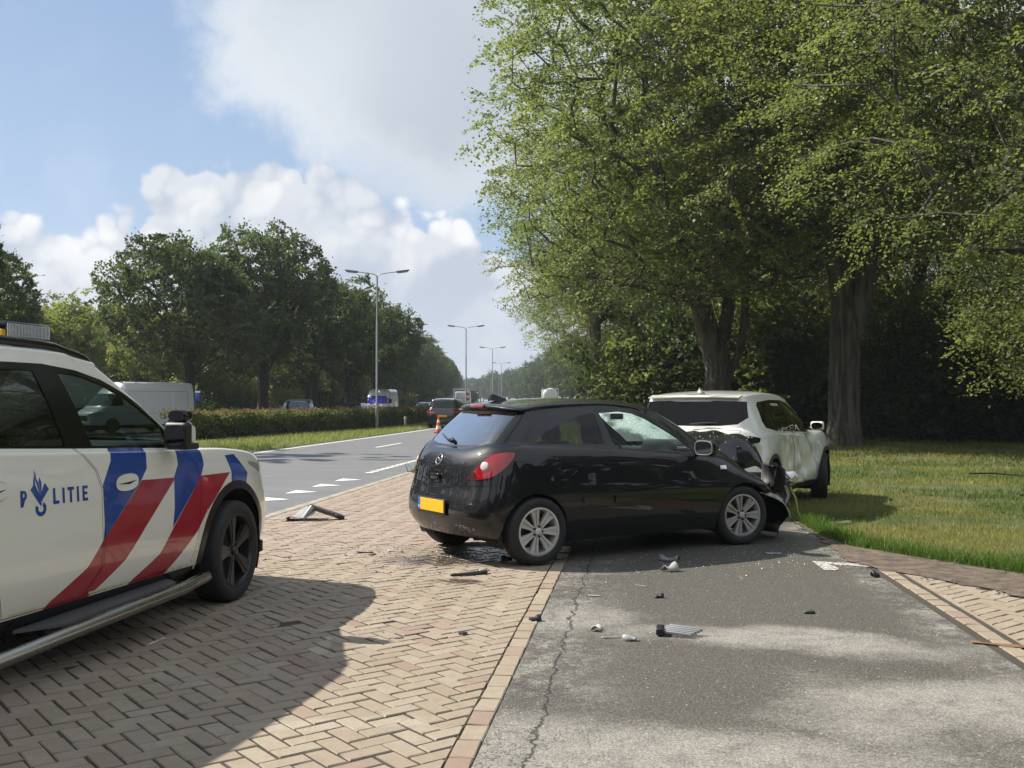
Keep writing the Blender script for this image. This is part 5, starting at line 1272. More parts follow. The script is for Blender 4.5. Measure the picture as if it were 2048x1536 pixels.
        if sg < 0:
            bm = bmesh.new(); rbox(bm, (-.02, -.0, .143), (.12, .145, .092), .045, 4); ob = link('observer_mirror', bm_mesh('observer_mirror', bm, M_TRIM), mo)
            P3 = smooth_poly([(-.07, -.04), (-.07, .04), (.07, .04), (.07, -.04)], 2); bm = bmesh.new(); f = bm.faces.new([bm.verts.new((-.0815, y, .143 + z)) for y, z in P3]); f.normal_update()
            if f.normal.x > 0: f.normal_flip()
            link('observer_glass', bm_mesh('observer_glass', bm, MATS['police_mirror']), ob)
    # --- cabin
    grey2 = pbsdf('charcoal_seat', (.025, .025, .027), .8)
    for y in (-.40, .40): seat(car, -1.92, y, .26, grey2, w=.52)
    link('rear_seat', box_mesh('rear_seat', (.18, 1.3, .62), .06, grey2, rot=Matrix.Rotation(R(-14), 3, 'Y')), car, (-2.95, 0, .95))
    link('dashboard', box_mesh('dashboard', (.62, 1.56, .30), .09, pbsdf('dash_grey', (.05, .055, .055), .6), seg=3), car, (-.92, 0, 1.04)); steering(car, -1.32, .42, 1.10)
    lap = link('laptop', box_mesh('laptop', (.24, .32, .02), .005, M_BLACK), car, (-1.52, -.06, 1.20), (0, R(-12), R(25)))
    key = box_mesh('laptop_key', (.015, .018, .006), .002, pbsdf('key_grey', (.13, .13, .13), .6), seg=1)
    for i in range(5):
        for j in range(11): link('laptop_key', key, lap, (-.05 + .024 * i, -.13 + .026 * j, .012))
    link('partition', box_mesh('partition', (.02, 1.3, .5), .005, M_DARK), car, (-2.35, 0, 1.05))
    return car
police = build_police()
# ------------------------------------------------------------------ the crashed white SUV on the grass
def build_white_suv():
    car = empty('white_suv', (2.56, 13.59, 0), R(60)); tag(car, 'white SUV with dented doors standing behind the black wreck', 'car')
    white = pbsdf('white_suv_paint', (.74, .745, .70), .25, coat=1.0, coat_r=.03)
    rows = car_rows(-.86, 3.55, 0, 2.70, .91, .33, (1.075, .985), (1.505, 1.60, -.6, 1.50), (2.02, 1.03, 1.42), (-.66, 1.115, -.52), (1.02, .95, .80), wr=.72, wg=.86)
    rng = np.random.default_rng(8); K = rng.normal(0, 7, (8, 3)); PH = rng.uniform(0, 6.28, 8)
    def dent(P):
        Q = P.copy(); s = (P[:, 1] < -.5) & (P[:, 2] < 1.1)
        u = np.exp(-(((P[:, 0] - 1.15) / .75) ** 2 + ((P[:, 2] - .62) / .34) ** 2)) * s
        Q[:, 1] += .11 * u
        fold = np.exp(-((P[:, 0] - .72 - .25 * (P[:, 2] - .6)) / .07) ** 2) * s * np.clip((1.12 - P[:, 2]) / .3, 0, 1)
        Q[:, 1] -= .05 * fold
        w = np.zeros(len(P))
        for k, ph in zip(K, PH): w += np.sin(P @ k + ph)
        Q[:, 1] += (w * .010 + .05 * (np.abs(np.sin(P[:, 0] * 5.2 + P[:, 2] * 4.1)) - .5) + .035 * (np.abs(np.sin(P[:, 0] * 3.1 - P[:, 2] * 8.3 + 1)) - .5)) * (np.exp(-(((P[:, 0] - 1.3) / .8) ** 2 + ((P[:, 2] - .6) / .4) ** 2)) * s)
        r = np.clip((-.2 - P[:, 0]) / .5, 0, 1) * np.clip((1.02 - P[:, 2]) / .15, 0, 1) * (P[:, 1] < .5)
        Q[:, 0] += r * (.14 + .02 * w * .6); Q[:, 2] += r * .01 * w
        return Q
    B = Body(rows, [6, 8], nu=7, nv=6, deform=dent)
    side = lambda c, n: abs(n.y) > .25 and abs(c.y) > .4
    for x in (0, 2.70):
        B.panel('hole', circ(x, .34, .40, n=28), 'xz', lambda c, n: abs(c.y) > .5)
        B.panel('arch_trim' if x else 'rear_arch_trim', circ(x, .34, .455, n=30), 'xz', lambda c, n: abs(c.y) > .5 and c.z < .9, src=['body'])
    B.panel('sill_cladding', [(.3, .1), (.3, .33), (2.4, .33), (2.4, .1)], 'xz', lambda c, n: abs(c.y) > .4, src=['body', 'arch_trim', 'rear_arch_trim'])
    B.panel('rear_door', [(.06, 1.07), (.42, 1.00), (.40, .80), (.47, .45), (.52, .34), (1.02, .34), (1.04, 1.035)], 'xz', side, gap=.004, src=['body'])
    B.panel('front_door', [(1.05, 1.035), (1.03, .34), (2.10, .34), (2.13, .85), (2.0, .98)], 'xz', side, gap=.004, src=['body'])
    dlo = [(-.16, 1.12), (-.22, 1.20), (-.18, 1.40), (-.10, 1.445), (.5, 1.475), (1.0, 1.47), (1.32, 1.43), (1.62, 1.27), (1.93, 1.06), (1.90, 1.018), (1.0, 1.045), (.2, 1.075)]
    B.panel('window_surround', dlo, 'xz', side, src=['body', 'front_door', 'rear_door', 'shut_line'])
    gap_w = []
    B.panel('quarter_window', [(-.13, 1.135), (-.17, 1.22), (-.13, 1.39), (.20, 1.445), (.30, 1.10), (.1, 1.10)], 'xz', side, src=['window_surround'])
    B.panel('rear_side_window', [(.36, 1.10), (.27, 1.447), (.88, 1.45), (.93, 1.072)], 'xz', side, src=['window_surround'])
    B.panel('front_side_window', [(1.02, 1.068), (.98, 1.447), (1.28, 1.41), (1.56, 1.27), (1.82, 1.085), (1.80, 1.048)], 'xz', side, src=['window_surround'])
    rw = [(0, 1.15), (.45, 1.155), (.62, 1.19), (.655, 1.25), (.60, 1.44), (.42, 1.455), (.18, 1.45), (0, 1.445)]
    rw = [(0, 1.145), (.40, 1.15), (.60, 1.17), (.70, 1.25), (.655, 1.45), (.30, 1.462), (.22, 1.452), (0, 1.452)]
    B.panel('rear_window', rw + [(-y, z) for y, z in rw[1:-1][::-1]], 'yz', lambda c, n: c.x < -.25 and n.x < -.1 and c.z > 1.05, src=['body'])
    B.panel('tailgate', [(-.60, .66), (-.66, 1.10), (.66, 1.10), (.60, .66)], 'yz', lambda c, n: c.x < -.3 and n.x < -.2, gap=.004, src=['body'])
    for sg in (1, -1):
        B.panel('tail_lamp' if sg > 0 else 'broken_lamp', [(-.95, .92), (-.95, 1.01), (-.70, 1.015), (-.62, 1.03), (-.46, 1.0), (-.50, .95), (-.66, .925)], 'xz', lambda c, n, sg=sg: c.y * sg > .38 and c.x < -.4, src=['body', 'tailgate', 'shut_line'])
    B.panel('rear_bumper', [(-1.1, .1), (-.40, .1), (-.42, .58), (-1.1, .62)], 'xz', lambda c, n: c.x < -.35, src=['body', 'tailgate', 'shut_line'])
    ws = [(0, 1.07), (.4, 1.06), (.66, 1.06), (.72, 1.08), (.63, 1.30), (.56, 1.44), (.3, 1.475), (0, 1.485)]
    B.panel('windscreen', ws + [(-y, z) for y, z in ws[1:-1][::-1]], 'yz', lambda c, n: c.x > 1.2 and n.x > .12 and c.z > 1.04, src=['body'])
    B.panel('roof_window', [(-.15, -.50), (-.15, .50), (.02, .50), (.02, -.50)], 'xy', lambda c, n: n.z > .8 and c.z > 1.5, src=['roofonly'])
    bvh = BVHTree.FromBMesh(B.bm); dark = glass('white_suv_dark_glass', (.10, .11, .11), 1.1)
    obs = B.export({'body': dict(mats=white), 'front_door': dict(mats=white), 'rear_door': dict(mats=white), 'tailgate': dict(mats=white), 'rear_bumper': dict(mats=pbsdf('bumper_plastic', (.018, .018, .019), .5)), 'arch_trim': dict(mats=M_BLACK, off=.006), 'rear_arch_trim': dict(mats=M_BLACK, off=.006, name='arch_trim'), 'sill_cladding': dict(mats=M_BLACK), 'shut_line': dict(mats=M_LINER, off=-.008),
        'window_surround': dict(mats=M_TRIM, off=-.002), 'quarter_window': dict(mats=dark, off=-.006), 'rear_side_window': dict(mats=dark, off=-.006, name='side_window'), 'front_side_window': dict(mats=glass('white_suv_glass', (.35, .42, .38), 1.2), off=-.006, name='side_window'), 'rear_window': dict(mats=glass('white_suv_rear_glass', (.16, .16, .16), .9), off=-.005), 'tail_lamp': dict(mats=MATS['red_tail_lens'], off=.004), 'broken_lamp': dict(mats=M_LINER, off=-.02), 'windscreen': dict(mats=glass('white_suv_screen', (.5, .56, .54), 1.0), off=-.003)}, car, side_split=('front_door', 'rear_door', 'quarter_window', 'rear_side_window', 'front_side_window', 'tail_lamp', 'window_surround', 'sill_cladding', 'arch_trim', 'rear_arch_trim'))
    for k in (('front_door', -1), ('rear_door', -1)):
        if k in obs: obs[k]['label'] = 'dented ' + k[0].replace('_', ' ')
    B.lining(M_DARK, car, ('body', 'front_door', 'rear_door', 'tailgate', 'shut_line', 'window_surround', 'rear_bumper', 'sill_cladding'))
    for x in (0, 2.70):
        for sg in (-1, 1):
            wheel_well(car, x, .34, .405, sg * .87, sg * .48); make_wheel(car, (x, sg * .80, .34), .345, .23, .24, R(13) if x > 1 else 0, sg, 'spoke10', pbsdf('dark_alloy', (.05, .05, .052), .4, metal=.6))
    link('floor_pan', box_mesh('floor_pan', (3.6, 1.46, .10), .02, M_LINER), car, (1.3, 0, .27))
    # roof spoiler, antenna fin, wiper, mirror, airbag in the rear door opening
    V = [(-.55, -.60, 1.502), (-.59, -.25, 1.512), (-.59, .25, 1.512), (-.55, .60, 1.502), (-.40, .60, 1.535), (-.40, -.60, 1.535)]
    sp = link('roof_spoiler', mesh('roof_spoiler', V, [(0, 5, 4, 3, 2, 1)], white), car); sp.modifiers.new('thickness', 'SOLIDIFY').thickness = .012
    V = [(-.09, -.028, 0), (-.09, .028, 0), (.10, .018, 0), (.10, -.018, 0), (-.08, 0, .055), (-.05, 0, .05)]; link('roof_antenna', mesh('roof_antenna', V, [(0, 3, 5, 4), (1, 4, 5, 2), (0, 4, 1), (3, 2, 5)], white), car, (-.22, 0, 1.567))
    for a0 in ((-.60, -.10, 1.185),): tube('rear_wiper', [(-.70, -.02, 1.165), (-.675, -.18, 1.185), (-.665, -.36, 1.19)], [.016, .012, .006], M_BLACK, 7, obs.get(('tailgate', 0)))
    for sg in (-1, 1):
        bm = bmesh.new(); rbox(bm, (0, 0, 0), (.13, .24, .16), .05, 4)
        for v in bm.verts:
            if v.co.x > 0: v.co.y *= .8; v.co.z *= .75
        mo = link('door_mirror', bm_mesh('door_mirror', bm, white), car, (1.74, sg * 1.01, 1.11), (0, 0, 0), .78); bm = bmesh.new(); f = bm.faces.new([bm.verts.new((-.067, y, z)) for y, z in smooth_poly([(-.10, -.06), (-.10, .06), (.10, .06), (.10, -.06)], 2)]); f.normal_update()
        if f.normal.x > 0: f.normal_flip()
        link('mirror_glass', bm_mesh('mirror_glass', bm, MATS['mirror_silver']), mo); tube('mirror_stalk', [(.02, -sg * .10, -.04), (.05, -sg * .18, -.05)], .025, M_BLACK, 8, mo)
    link('curtain_airbag', box_mesh('curtain_airbag', (.34, .05, .34), .022, pbsdf('airbag_cream', (.42, .38, .31), .8), seg=3), car, (.62, -.66, 1.26), (R(12), 0, 0))
    for y in (-.38, .38): seat(car, 1.15, y, .12, M_DARK); link('rear_headrest', box_mesh('rear_headrest', (.10, .27, .18), .045, M_DARK, seg=3), car, (.0, y, 1.18))
    link('rear_seat', box_mesh('rear_seat', (.16, 1.3, .6), .06, M_DARK), car, (.08, 0, .85)); link('dashboard', box_mesh('dashboard', (.45, 1.45, .25), .08, M_DARK, seg=3), car, (1.9, 0, .95))
    tube('door_crease', [(.80, -.905, .40), (.84, -.915, .62), (.80, -.93, .86), (.72, -.92, 1.0)], .006, pbsdf('crease_line_grey', (.30, .29, .25), .6), 5, car)  # thin grey line laid along the door crease
    p_off = [(2.2, -.80), (2.28, -.82)]
    return car
build_white_suv()
# ------------------------------------------------------------------ traffic
def simple_car(name, loc, rz, paint, L=4.4, w=.9, h=1.6, kind='suv', glassm=None, plate=None, label='', group=None, lamps=True):
    """traffic seen small: lofted body with windows, lamps, wheels, mirrors and plate"""
    car = empty(name, loc, rz); tag(car, label, 'car', group)
    wb = L * .61; xr = -L * .19; xf = L - L * .19; zb = h * .63; low = kind == 'sedan'
    rows = car_rows(xr, xf, 0, wb, w, .27, (zb, zb - .05), (h - .09, h, xr + .2, wb * .56), (wb * .72, zb + .02, wb * .50), (xr + (.55 if low else .18), zb + .03, xr + (1.0 if low else .36)), (zb + .0, zb - .08, zb - .20), wr=.72)
    B = Body(rows, [6, 8], nu=4, nv=3); side = lambda c, n: abs(n.y) > .25 and abs(c.y) > .3
    r = .32 if h < 1.55 else .345
    for x in (0, wb): B.panel('hole', circ(x, r, r + .05, n=18), 'xz', lambda c, n: abs(c.y) > .4)
    zt = h - .13
    B.panel('side_window', [(xr + .55, zb + .05), (xr + .75, zt - .02), (wb * .25, zt), (wb * .48, zt - .04), (wb * .66, zb + .05)], 'xz', side, src=['body'])
    B.panel('rear_window', [(-.55, zb + .06), (-.52, zt - .04), (.52, zt - .04), (.55, zb + .06)], 'yz', lambda c, n: c.x < xr + 1.1 and n.x < -.1, src=['body'])
    B.panel('windscreen', [(-.62, zb + .05), (-.52, zt), (.52, zt), (.62, zb + .05)], 'yz', lambda c, n: c.x > wb * .40 and n.x > .1 and c.z > zb + .03, src=['body'])
    for sg in (-1, 1):
        B.panel('tail_lamp', [(sg * .45, zb - .22), (sg * .45, zb - .10), (sg * .95, zb - .08), (sg * .95, zb - .20)], 'yz', lambda c, n: c.x < xr + .5 and n.x < -.05, src=['body'])
        B.panel('headlamp', [(sg * .45, zb - .34), (sg * .45, zb - .22), (sg * .95, zb - .18), (sg * .95, zb - .30)], 'yz', lambda c, n: c.x > xf - .6 and n.x > .05, src=['body'])
    B.panel('lower_trim', [(xr - .1, .05), (xr - .1, .36), (xf + .1, .36), (xf + .1, .05)], 'xz', None, src=['body'])
    gm = glassm or M_GLASS_D
    B.export({'body': dict(mats=paint), 'side_window': dict(mats=gm, off=-.004), 'rear_window': dict(mats=gm, off=-.004), 'windscreen': dict(mats=gm, off=-.004), 'tail_lamp': dict(mats=pbsdf('red_tail_lens', (.32, .006, .012), .08, coat=1.0), off=.003), 'headlamp': dict(mats=pbsdf('headlamp_lens', (.42, .43, .44), .06, coat=1), off=.003), 'lower_trim': dict(mats=M_BLACK)}, car, side_split=('side_window', 'tail_lamp', 'headlamp'))
    tyre = lathe([(.0, .10), (.18, .105), (.2, .11), (r - .03, .115), (r, .08), (r, -.08), (r - .03, -.11)], 22, 'y')
    tm = mesh('wheel', tyre[0], tyre[1], M_RUBBER, smooth=True); rimv = lathe([(0, .118), (.10, .112), (.20, .118), (.205, .10)], 22, 'y'); rm = mesh('rim', rimv[0], rimv[1], pbsdf('traffic_alloy', (.35, .35, .35), .35, metal=.8), smooth=True)
    for x in (0, wb):
        for sg in (-1, 1):
            wq = link('wheel', tm, car, (x, sg * (w - .12), r), (0, 0, 0 if sg > 0 else math.pi)); link('rim', rm, wq); wheel_well(car, x, r, r + .055, sg * (w - .03), sg * .3)
    link('floor_pan', box_mesh('floor_pan', (L * .8, w * 1.6, .10), .02, M_LINER), car, (L * .3, 0, .24)); link('cabin', box_mesh('cabin', (L * .38, w * 1.35, .5), .1, M_DARK), car, (wb * .3, 0, zb - .22))
    link('number_plate', box_mesh('number_plate', (.02, .50, .11), .004, pbsdf('plate_yellow', (.80, .42, .005), .45), seg=1), car, (xr - .012, 0, zb - .36))
    link('number_plate', box_mesh('number_plate', (.02, .50, .11), .004, MATS['plate_yellow'], seg=1), car, (xf + .012, 0, .42))
    for sg in (-1, 1): link('door_mirror', box_mesh('door_mirror', (.12, .20, .14), .04, paint), car, (wb * .62, sg * (w + .10), zb + .06))
    for sg in (-1, 1): tube('roof_rail', [(xr + .6, sg * w * .60, h - .03), (wb * .3, sg * w * .62, h + .0), (wb * .50, sg * w * .60, h - .06)], .016, M_BLACK, 6, car) if kind == 'suv' else None
    return car
def van(name, loc, rz, label, L=5.6, w=.98, h=2.55, screen=None, stripe=None):
    car = empty(name, loc, rz); tag(car, label, 'van'); white = pbsdf('van_white', (.74, .76, .78), .3, coat=.8)
    xf, xr = L * .80, -L * .20; wb = L * .62
    def loop(z, y, x0, x1, xm=None, zf=None):
        zf = z if zf is None else zf
        return [(x0, 0, z), (x0 + .01, y * .5, z), (x0 + .03, y * .88, z), (x0 + .10, y, z), (.2, y, z), (wb * .35, y, z), (wb * .6, y, z), (wb * .8, y, z), (x1 - .75, y * .985, z), (x1 - .40, y * .95, zf), (x1 - .14, y * .80, zf), (x1 - .03, y * .45, zf), (x1, 0, zf)]
    rows = [loop(.25, w * .95, xr + .03, xf - .08), loop(.40, w, xr, xf), loop(.75, w, xr, xf), loop(1.0, w * .995, xr, xf - .08), loop(1.22, w * .985, xr, xf - .42), loop(1.30, w * .98, xr, xf - .52), loop(1.75, w * .955, xr, xf - .95), loop(h - .32, w * .92, xr + .02, xf - 1.38), loop(h - .06, w * .82, xr + .06, xf - 1.66), loop(h, w * .55, xr + .2, xf - 1.9)]
    r9 = [(x * .9 + .2, 0, h + .02) for x, y, z in rows[-1]]; rows.append(r9)
    B = Body(rows, [5], nu=4, nv=3); side = lambda c, n: abs(n.y) > .4
    for x in (0.1, wb): B.panel('hole', circ(x, .34, .40, n=18), 'xz', lambda c, n: abs(c.y) > .5)
    B.panel('windscreen', [(-.78, 1.33), (-.73, h - .58), (.73, h - .58), (.78, 1.33)], 'yz', lambda c, n: c.x > xf - 1.7 and n.x > .25, src=['body'])
    B.panel('side_window', [(xf - 1.62, 1.33), (xf - 1.62, 1.85), (xf - 1.12, 1.85), (xf - .72, 1.33)], 'xz', side, src=['body'])
    B.panel('cab_door', [(xf - 1.70, .42), (xf - 1.70, 1.95), (xf - 1.15, 1.95), (xf - .66, 1.32), (xf - .74, .42)], 'xz', side, gap=.008, src=['body'])
    B.panel('load_panel', [(xr + .35, .95), (xr + .35, h - .45), (xf - 1.95, h - .45), (xf - 1.95, .95)], 'xz', side, gap=.012, src=['body'])
    for sg in (-1, 1):
        B.panel('tail_lamp', [(sg * .80, .75), (sg * .80, 1.35), (sg * 1.1, 1.35), (sg * 1.1, .75)], 'yz', lambda c, n: c.x < xr + .12 and n.x < -.1, src=['body'])
        B.panel('headlamp', [(sg * .50, .78), (sg * .52, .98), (sg * 1.0, 1.06), (sg * 1.0, .86)], 'yz', lambda c, n: c.x > xf - .6 and n.x > .1, src=['body'])
    B.panel('grille', [(-.45, .60), (-.45, .86), (.45, .86), (.45, .60)], 'yz', lambda c, n: c.x > xf - .3, src=['body'])
    B.panel('lower_trim', [(xr - .1, .1), (xr - .1, .40), (xf + .1, .40), (xf + .1, .1)], 'xz', None, src=['body'])
    if stripe: B.panel('rear_stripe', [(xr - .1, 1.5), (xr - .1, h - .1), (xr + .28, h - .1), (xr + .28, 1.5)], 'xz', side, src=['body'])
    B.export({'body': dict(mats=white), 'cab_door': dict(mats=white), 'load_panel': dict(mats=white, off=-.008), 'shut_line': dict(mats=M_LINER, off=-.004), 'windscreen': dict(mats=screen or glass('van_screen', (.35, .42, .42), 2.0), off=-.004), 'side_window': dict(mats=M_GLASS_D, off=-.004), 'tail_lamp': dict(mats=MATS['red_tail_lens'], off=.004), 'headlamp': dict(mats=MATS['headlamp_lens'], off=.004), 'grille': dict(mats=M_BLACK), 'lower_trim': dict(mats=M_BLACK), 'rear_stripe': dict(mats=pbsdf('orange_stripe', (.55, .11, .02), .4))}, car, side_split=('side_window', 'tail_lamp', 'headlamp', 'cab_door', 'load_panel'))
    tyre = lathe([(.0, .10), (.18, .105), (.2, .11), (.31, .115), (.34, .08), (.34, -.08), (.31, -.11)], 20, 'y'); tm = mesh('wheel', tyre[0], tyre[1], M_RUBBER, smooth=True)
    for x in (.1, wb):
        for sg in (-1, 1): link('wheel', tm, car, (x, sg * (w - .14), .34), (0, 0, 0 if sg > 0 else math.pi)); wheel_well(car, x, .34, .405, sg * (w - .03), sg * .3)
    link('floor_pan', box_mesh('floor_pan', (L * .85, w * 1.7, .12), .02, M_LINER), car, (L * .3, 0, .32)); link('bulkhead', box_mesh('bulkhead', (.04, w * 1.75, 1.5), .01, M_DARK), car, (xf - 1.75, 0, 1.3))
    for sg in (-1, 1): link('door_mirror', box_mesh('door_mirror', (.14, .20, .34), .05, M_BLACK), car, (xf - .95, sg * (w + .15), 1.55))
    link('number_plate', box_mesh('number_plate', (.02, .52, .11), .004, MATS['plate_yellow'], seg=1), car, (xf + .01, 0, .48))
    return car
def on_road(y, off, z=-.008):
    x = float(E(y)) + off; return (x, y, z), math.atan2(2.0, float(E(y + 1)) - float(E(y - 1)))
dk = pbsdf('dark_grey_paint', (.016, .017, .02), .25, coat=1.0); sv = pbsdf('silver_paint', (.34, .36, .38), .3, metal=.5, coat=.8); wp = pbsdf('white_traffic_paint', (.62, .63, .62), .3, coat=.8)
p, a = on_road(55.5, .40); simple_car('dark_suv', p, a, dk, 4.5, .93, 1.60, label='dark grey SUV driving away past the orange traffic cone')
M_BLUESCREEN = pbsdf('blue_sunshade', (.05, .06, .60), .5)
van('delivery_van', (-17.9, 53.2, -.12), R(234), 'large white panel van behind the police car bonnet and hedge', 5.7, .98, 2.50)
p, a = on_road(88, -9.6, -.12); van('van_with_blue_screen', p, a + math.pi, 'white high-roof van with a bright blue windscreen behind the lamp post', 5.6, .98, 2.55, M_BLUESCREEN, stripe=True)
p, a = on_road(53, -6.6, -.12); simple_car('silver_suv', p, a + math.pi + R(14), sv, 4.4, .90, 1.66, label='silver SUV with roof rails behind the hedge', glassm=glass('silver_suv_glass', (.22, .26, .27), 2.2))
p, a = on_road(70, -7.9, -.12); simple_car('dark_sedan', p, a + math.pi, pbsdf('teal_grey_paint', (.06, .07, .075), .28, coat=1), 4.4, .88, 1.47, 'sedan', label='dark low car just before the blue-screened van')
for i, (y, off, col, h, lab) in enumerate(((118, -9.0, wp, 1.5, 'white car roof farther along behind the hedge'), (140, -9.4, sv, 1.75, 'pale people carrier behind the dark SUV'), (106, -8.8, sv, 1.42, 'pale saloon roof showing above the hedge'))):
    p, a = on_road(y, off, -.12); simple_car('distant_car', p, a + math.pi, col, 4.4, .88, h, 'suv' if h > 1.6 else 'sedan', label=lab)
def tanker(y, off, label, tank_col, hh=3.4):
    p, a = on_road(y, off); t = empty('tank_truck', p, a); tag(t, label, 'truck'); m = pbsdf('tank_' + str(tank_col[0]), tank_col, .35, coat=.4)
    V, F = lathe([(0, 0), (.5, .0), (1.0, .06), (1.12, .16), (1.16, .3), (1.16, 6.0), (1.0, 6.15), (0, 6.2)], 28); V = np.stack([V[:, 2], V[:, 0], V[:, 1]], 1); link('tank', mesh('tank', V, F, m, smooth=True), t, (0, 0, hh - 1.16))
    for zz in (hh - 2.1, hh - .2): link('tank_frame', box_mesh('tank_frame', (.12, 2.45, .10), .01, m, seg=1), t, (-.05, 0, zz))
    for sg in (-1, 1): link('tank_frame', box_mesh('tank_frame', (.12, .10, 2.2), .01, m, seg=1), t, (-.05, sg * 1.2, hh - 1.1))
    link('chassis', box_mesh('chassis', (8.5, .9, .3), .03, M_LINER), t, (3.6, 0, .85)); link('rear_underrun', box_mesh('rear_underrun', (.12, 2.4, .18), .02, M_BLACK), t, (-.2, 0, .55))
    link('cab', box_mesh('cab', (2.0, 2.4, 2.4), .15, wp), t, (7.8, 0, 2.0))
    for x in (.8, 2.1, 6.9):
        for sg in (-1, 1): V, F = lathe([(0, .14), (.3, .15), (.5, .12), (.5, -.14)], 18, 'y'); link('wheel', mesh('wheel', V, F, M_RUBBER, smooth=True), t, (x, sg * 1.0, .5), (0, 0, 0 if sg > 0 else math.pi))
    for sg in (-1, 1): link('tail_lamp', box_mesh('tail_lamp', (.05, .3, .12), .01, MATS['red_tail_lens']), t, (-.27, sg * .95, .75))
    return t
tanker(160, 4.9, 'white tank truck seen beyond the black car roof', (.62, .63, .62))
tanker(205, -8.6, 'dark tank truck far along the opposite carriageway', (.03, .03, .032), 3.5)
def flatbed(y, off):
    p, a = on_road(y, off); t = empty('flatbed_truck', p, a); tag(t, 'far truck with white portal frame and red and white board', 'truck')
    for sg in (-1, 1): link('portal_post', box_mesh('portal_post', (.16, .16, 2.2), .01, wp, seg=1), t, (0, sg * 1.0, 2.0))
    link('portal_beam', box_mesh('portal_beam', (.16, 2.3, .2), .01, wp, seg=1), t, (0, 0, 3.1)); link('load_bed', box_mesh('load_bed', (6.5, 2.4, .2), .02, M_BLACK), t, (3.2, 0, 1.0)); link('cab', box_mesh('cab', (1.9, 2.3, 2.2), .15, wp), t, (6.6, 0, 1.7))
    for k in range(5): link('warning_board', box_mesh('warning_board', (.05, .5, .36), .005, pbsdf('board_red', (.5, .02, .02), .5) if k % 2 else wp, seg=1), t, (-.1, -1.05, 1.3 + .37 * k))
    for x in (.8, 5.8):
        for sg in (-1, 1): V, F = lathe([(0, .14), (.3, .15), (.5, .12), (.5, -.14)], 18, 'y'); link('wheel', mesh('wheel', V, F, M_RUBBER, smooth=True), t, (x, sg * 1.0, .5), (0, 0, 0 if sg > 0 else math.pi))
flatbed(150, -8.4)
# ------------------------------------------------------------------ trees
def bark(name, c0, c1, sx):
    m = bpy.data.materials.new(name); m.use_nodes = True; g = NT(m.node_tree); o = g.n('ShaderNodeOutputMaterial'); b = g.n('ShaderNodeBsdfPrincipled'); g.link(b.outputs[0], o.inputs[0])
    P = g.n('ShaderNodeTexCoord').outputs['Object']; q = g.vmath('MULTIPLY', P, (sx, sx, sx * .09)).outputs[0]
    n = g.noise(q, 1.0, 6, .65, .6); n2 = g.noise(P, 1.7, 5, .6); c = g.mix(g.mapr(n, .36, .62), c0, c1); c = g.mix(g.math('MULTIPLY', g.mapr(n2, .5, .7), .5), c, (.035, .042, .024))
    g.set(b, 'Base Color', c); b.inputs['Roughness'].default_value = .9; bp = g.n('ShaderNodeBump'); bp.inputs['Strength'].default_value = .9; bp.inputs['Distance'].default_value = .05; g.set(bp, 'Height', n); g.set(b, 'Normal', bp); return m
M_BARK = bark('beech_bark', (.030, .026, .021), (.135, .118, .095), 7.0)
M_BARK_D = bark('oak_bark', (.014, .012, .010), (.060, .050, .040), 14.0)
def nz(v): return v / (np.linalg.norm(v, axis=-1, keepdims=True) + 1e-9)
def grow(starts, targets, rng, wander=.12, inner=None):
    """greedy growth: each target hooks on to the nearest node already grown.
    starts: list of polylines (n,3). Returns nodes, parent index"""
    N = []; par = []
    for pl in starts:
        base = None
        for p in pl:
            if base is None and N:
                d = np.linalg.norm(np.array(N) - p, axis=1); j = int(d.argmin())
                if d[j] < .05: base = j; continue
            N.append(np.array(p, float)); par.append(-1 if base is None else base); base = len(N) - 1
    A = np.zeros((len(N) + len(targets) * 12, 3)); n = len(N); A[:n] = N; par = par + [0] * (len(A) - n); leafn = []
    for t in targets:
        d = A[:n] - t; dist = np.sqrt((d * d).sum(1)) + np.maximum(0, A[:n, 2] - t[2]) * .9
        j = int(dist.argmin()); p = A[j].copy(); L = np.linalg.norm(t - p); k = int(min(10, max(1, L / .55)))
        off = rng.normal(0, wander * L, 3); off[2] += .10 * L
        prev = j
        for i in range(1, k + 1):
            s = i / k; q = p + (t - p) * s + off * math.sin(s * math.pi) * .6
            if n >= len(A): break
            A[n] = q; par[n] = prev; prev = n; n += 1
        leafn.append(prev)
    return A[:n], np.array(par[:n]), np.array(leafn)
def radii(par, n, leafn, tip, power=2.2, trunk=None):
    w = np.zeros(n); w[leafn] = 1
    for i in range(n - 1, -1, -1):
        if par[i] >= 0: w[par[i]] += w[i]
    r = tip * np.maximum(w, 1) ** (1 / power)
    return r, w
def wood(A, par, r, w, mat, minw=2, name='trunk'):
    """tubes along chains: follow the heaviest child"""
    n = len(A); ch = [[] for _ in range(n)]
    for i in range(n):
        if par[i] >= 0: ch[par[i]].append(i)
    acc = Acc(); stack = [i for i in range(n) if par[i] < 0]; start_from = {i: None for i in stack}
    while stack:
        i = stack.pop(); chain = []; rad = []
        if par[i] >= 0: chain.append(A[par[i]]); rad.append(min(r[par[i]], r[i] * 1.1))
        while True:
            chain.append(A[i]); rad.append(r[i])
            cs = sorted([c for c in ch[i] if w[c] >= minw], key=lambda c: -w[c])
            if not cs: break
            for c in cs[1:]: stack.append(c)
            i = cs[0]
        if len(chain) < 2: continue
        rm = max(rad); k = 12 if rm > .25 else 8 if rm > .1 else 5 if rm > .04 else 3
        V, F = tube_arrays(np.array(chain), np.array(rad), k, cap=False); acc.add(V, F)
    return acc.build(name, [mat], True)
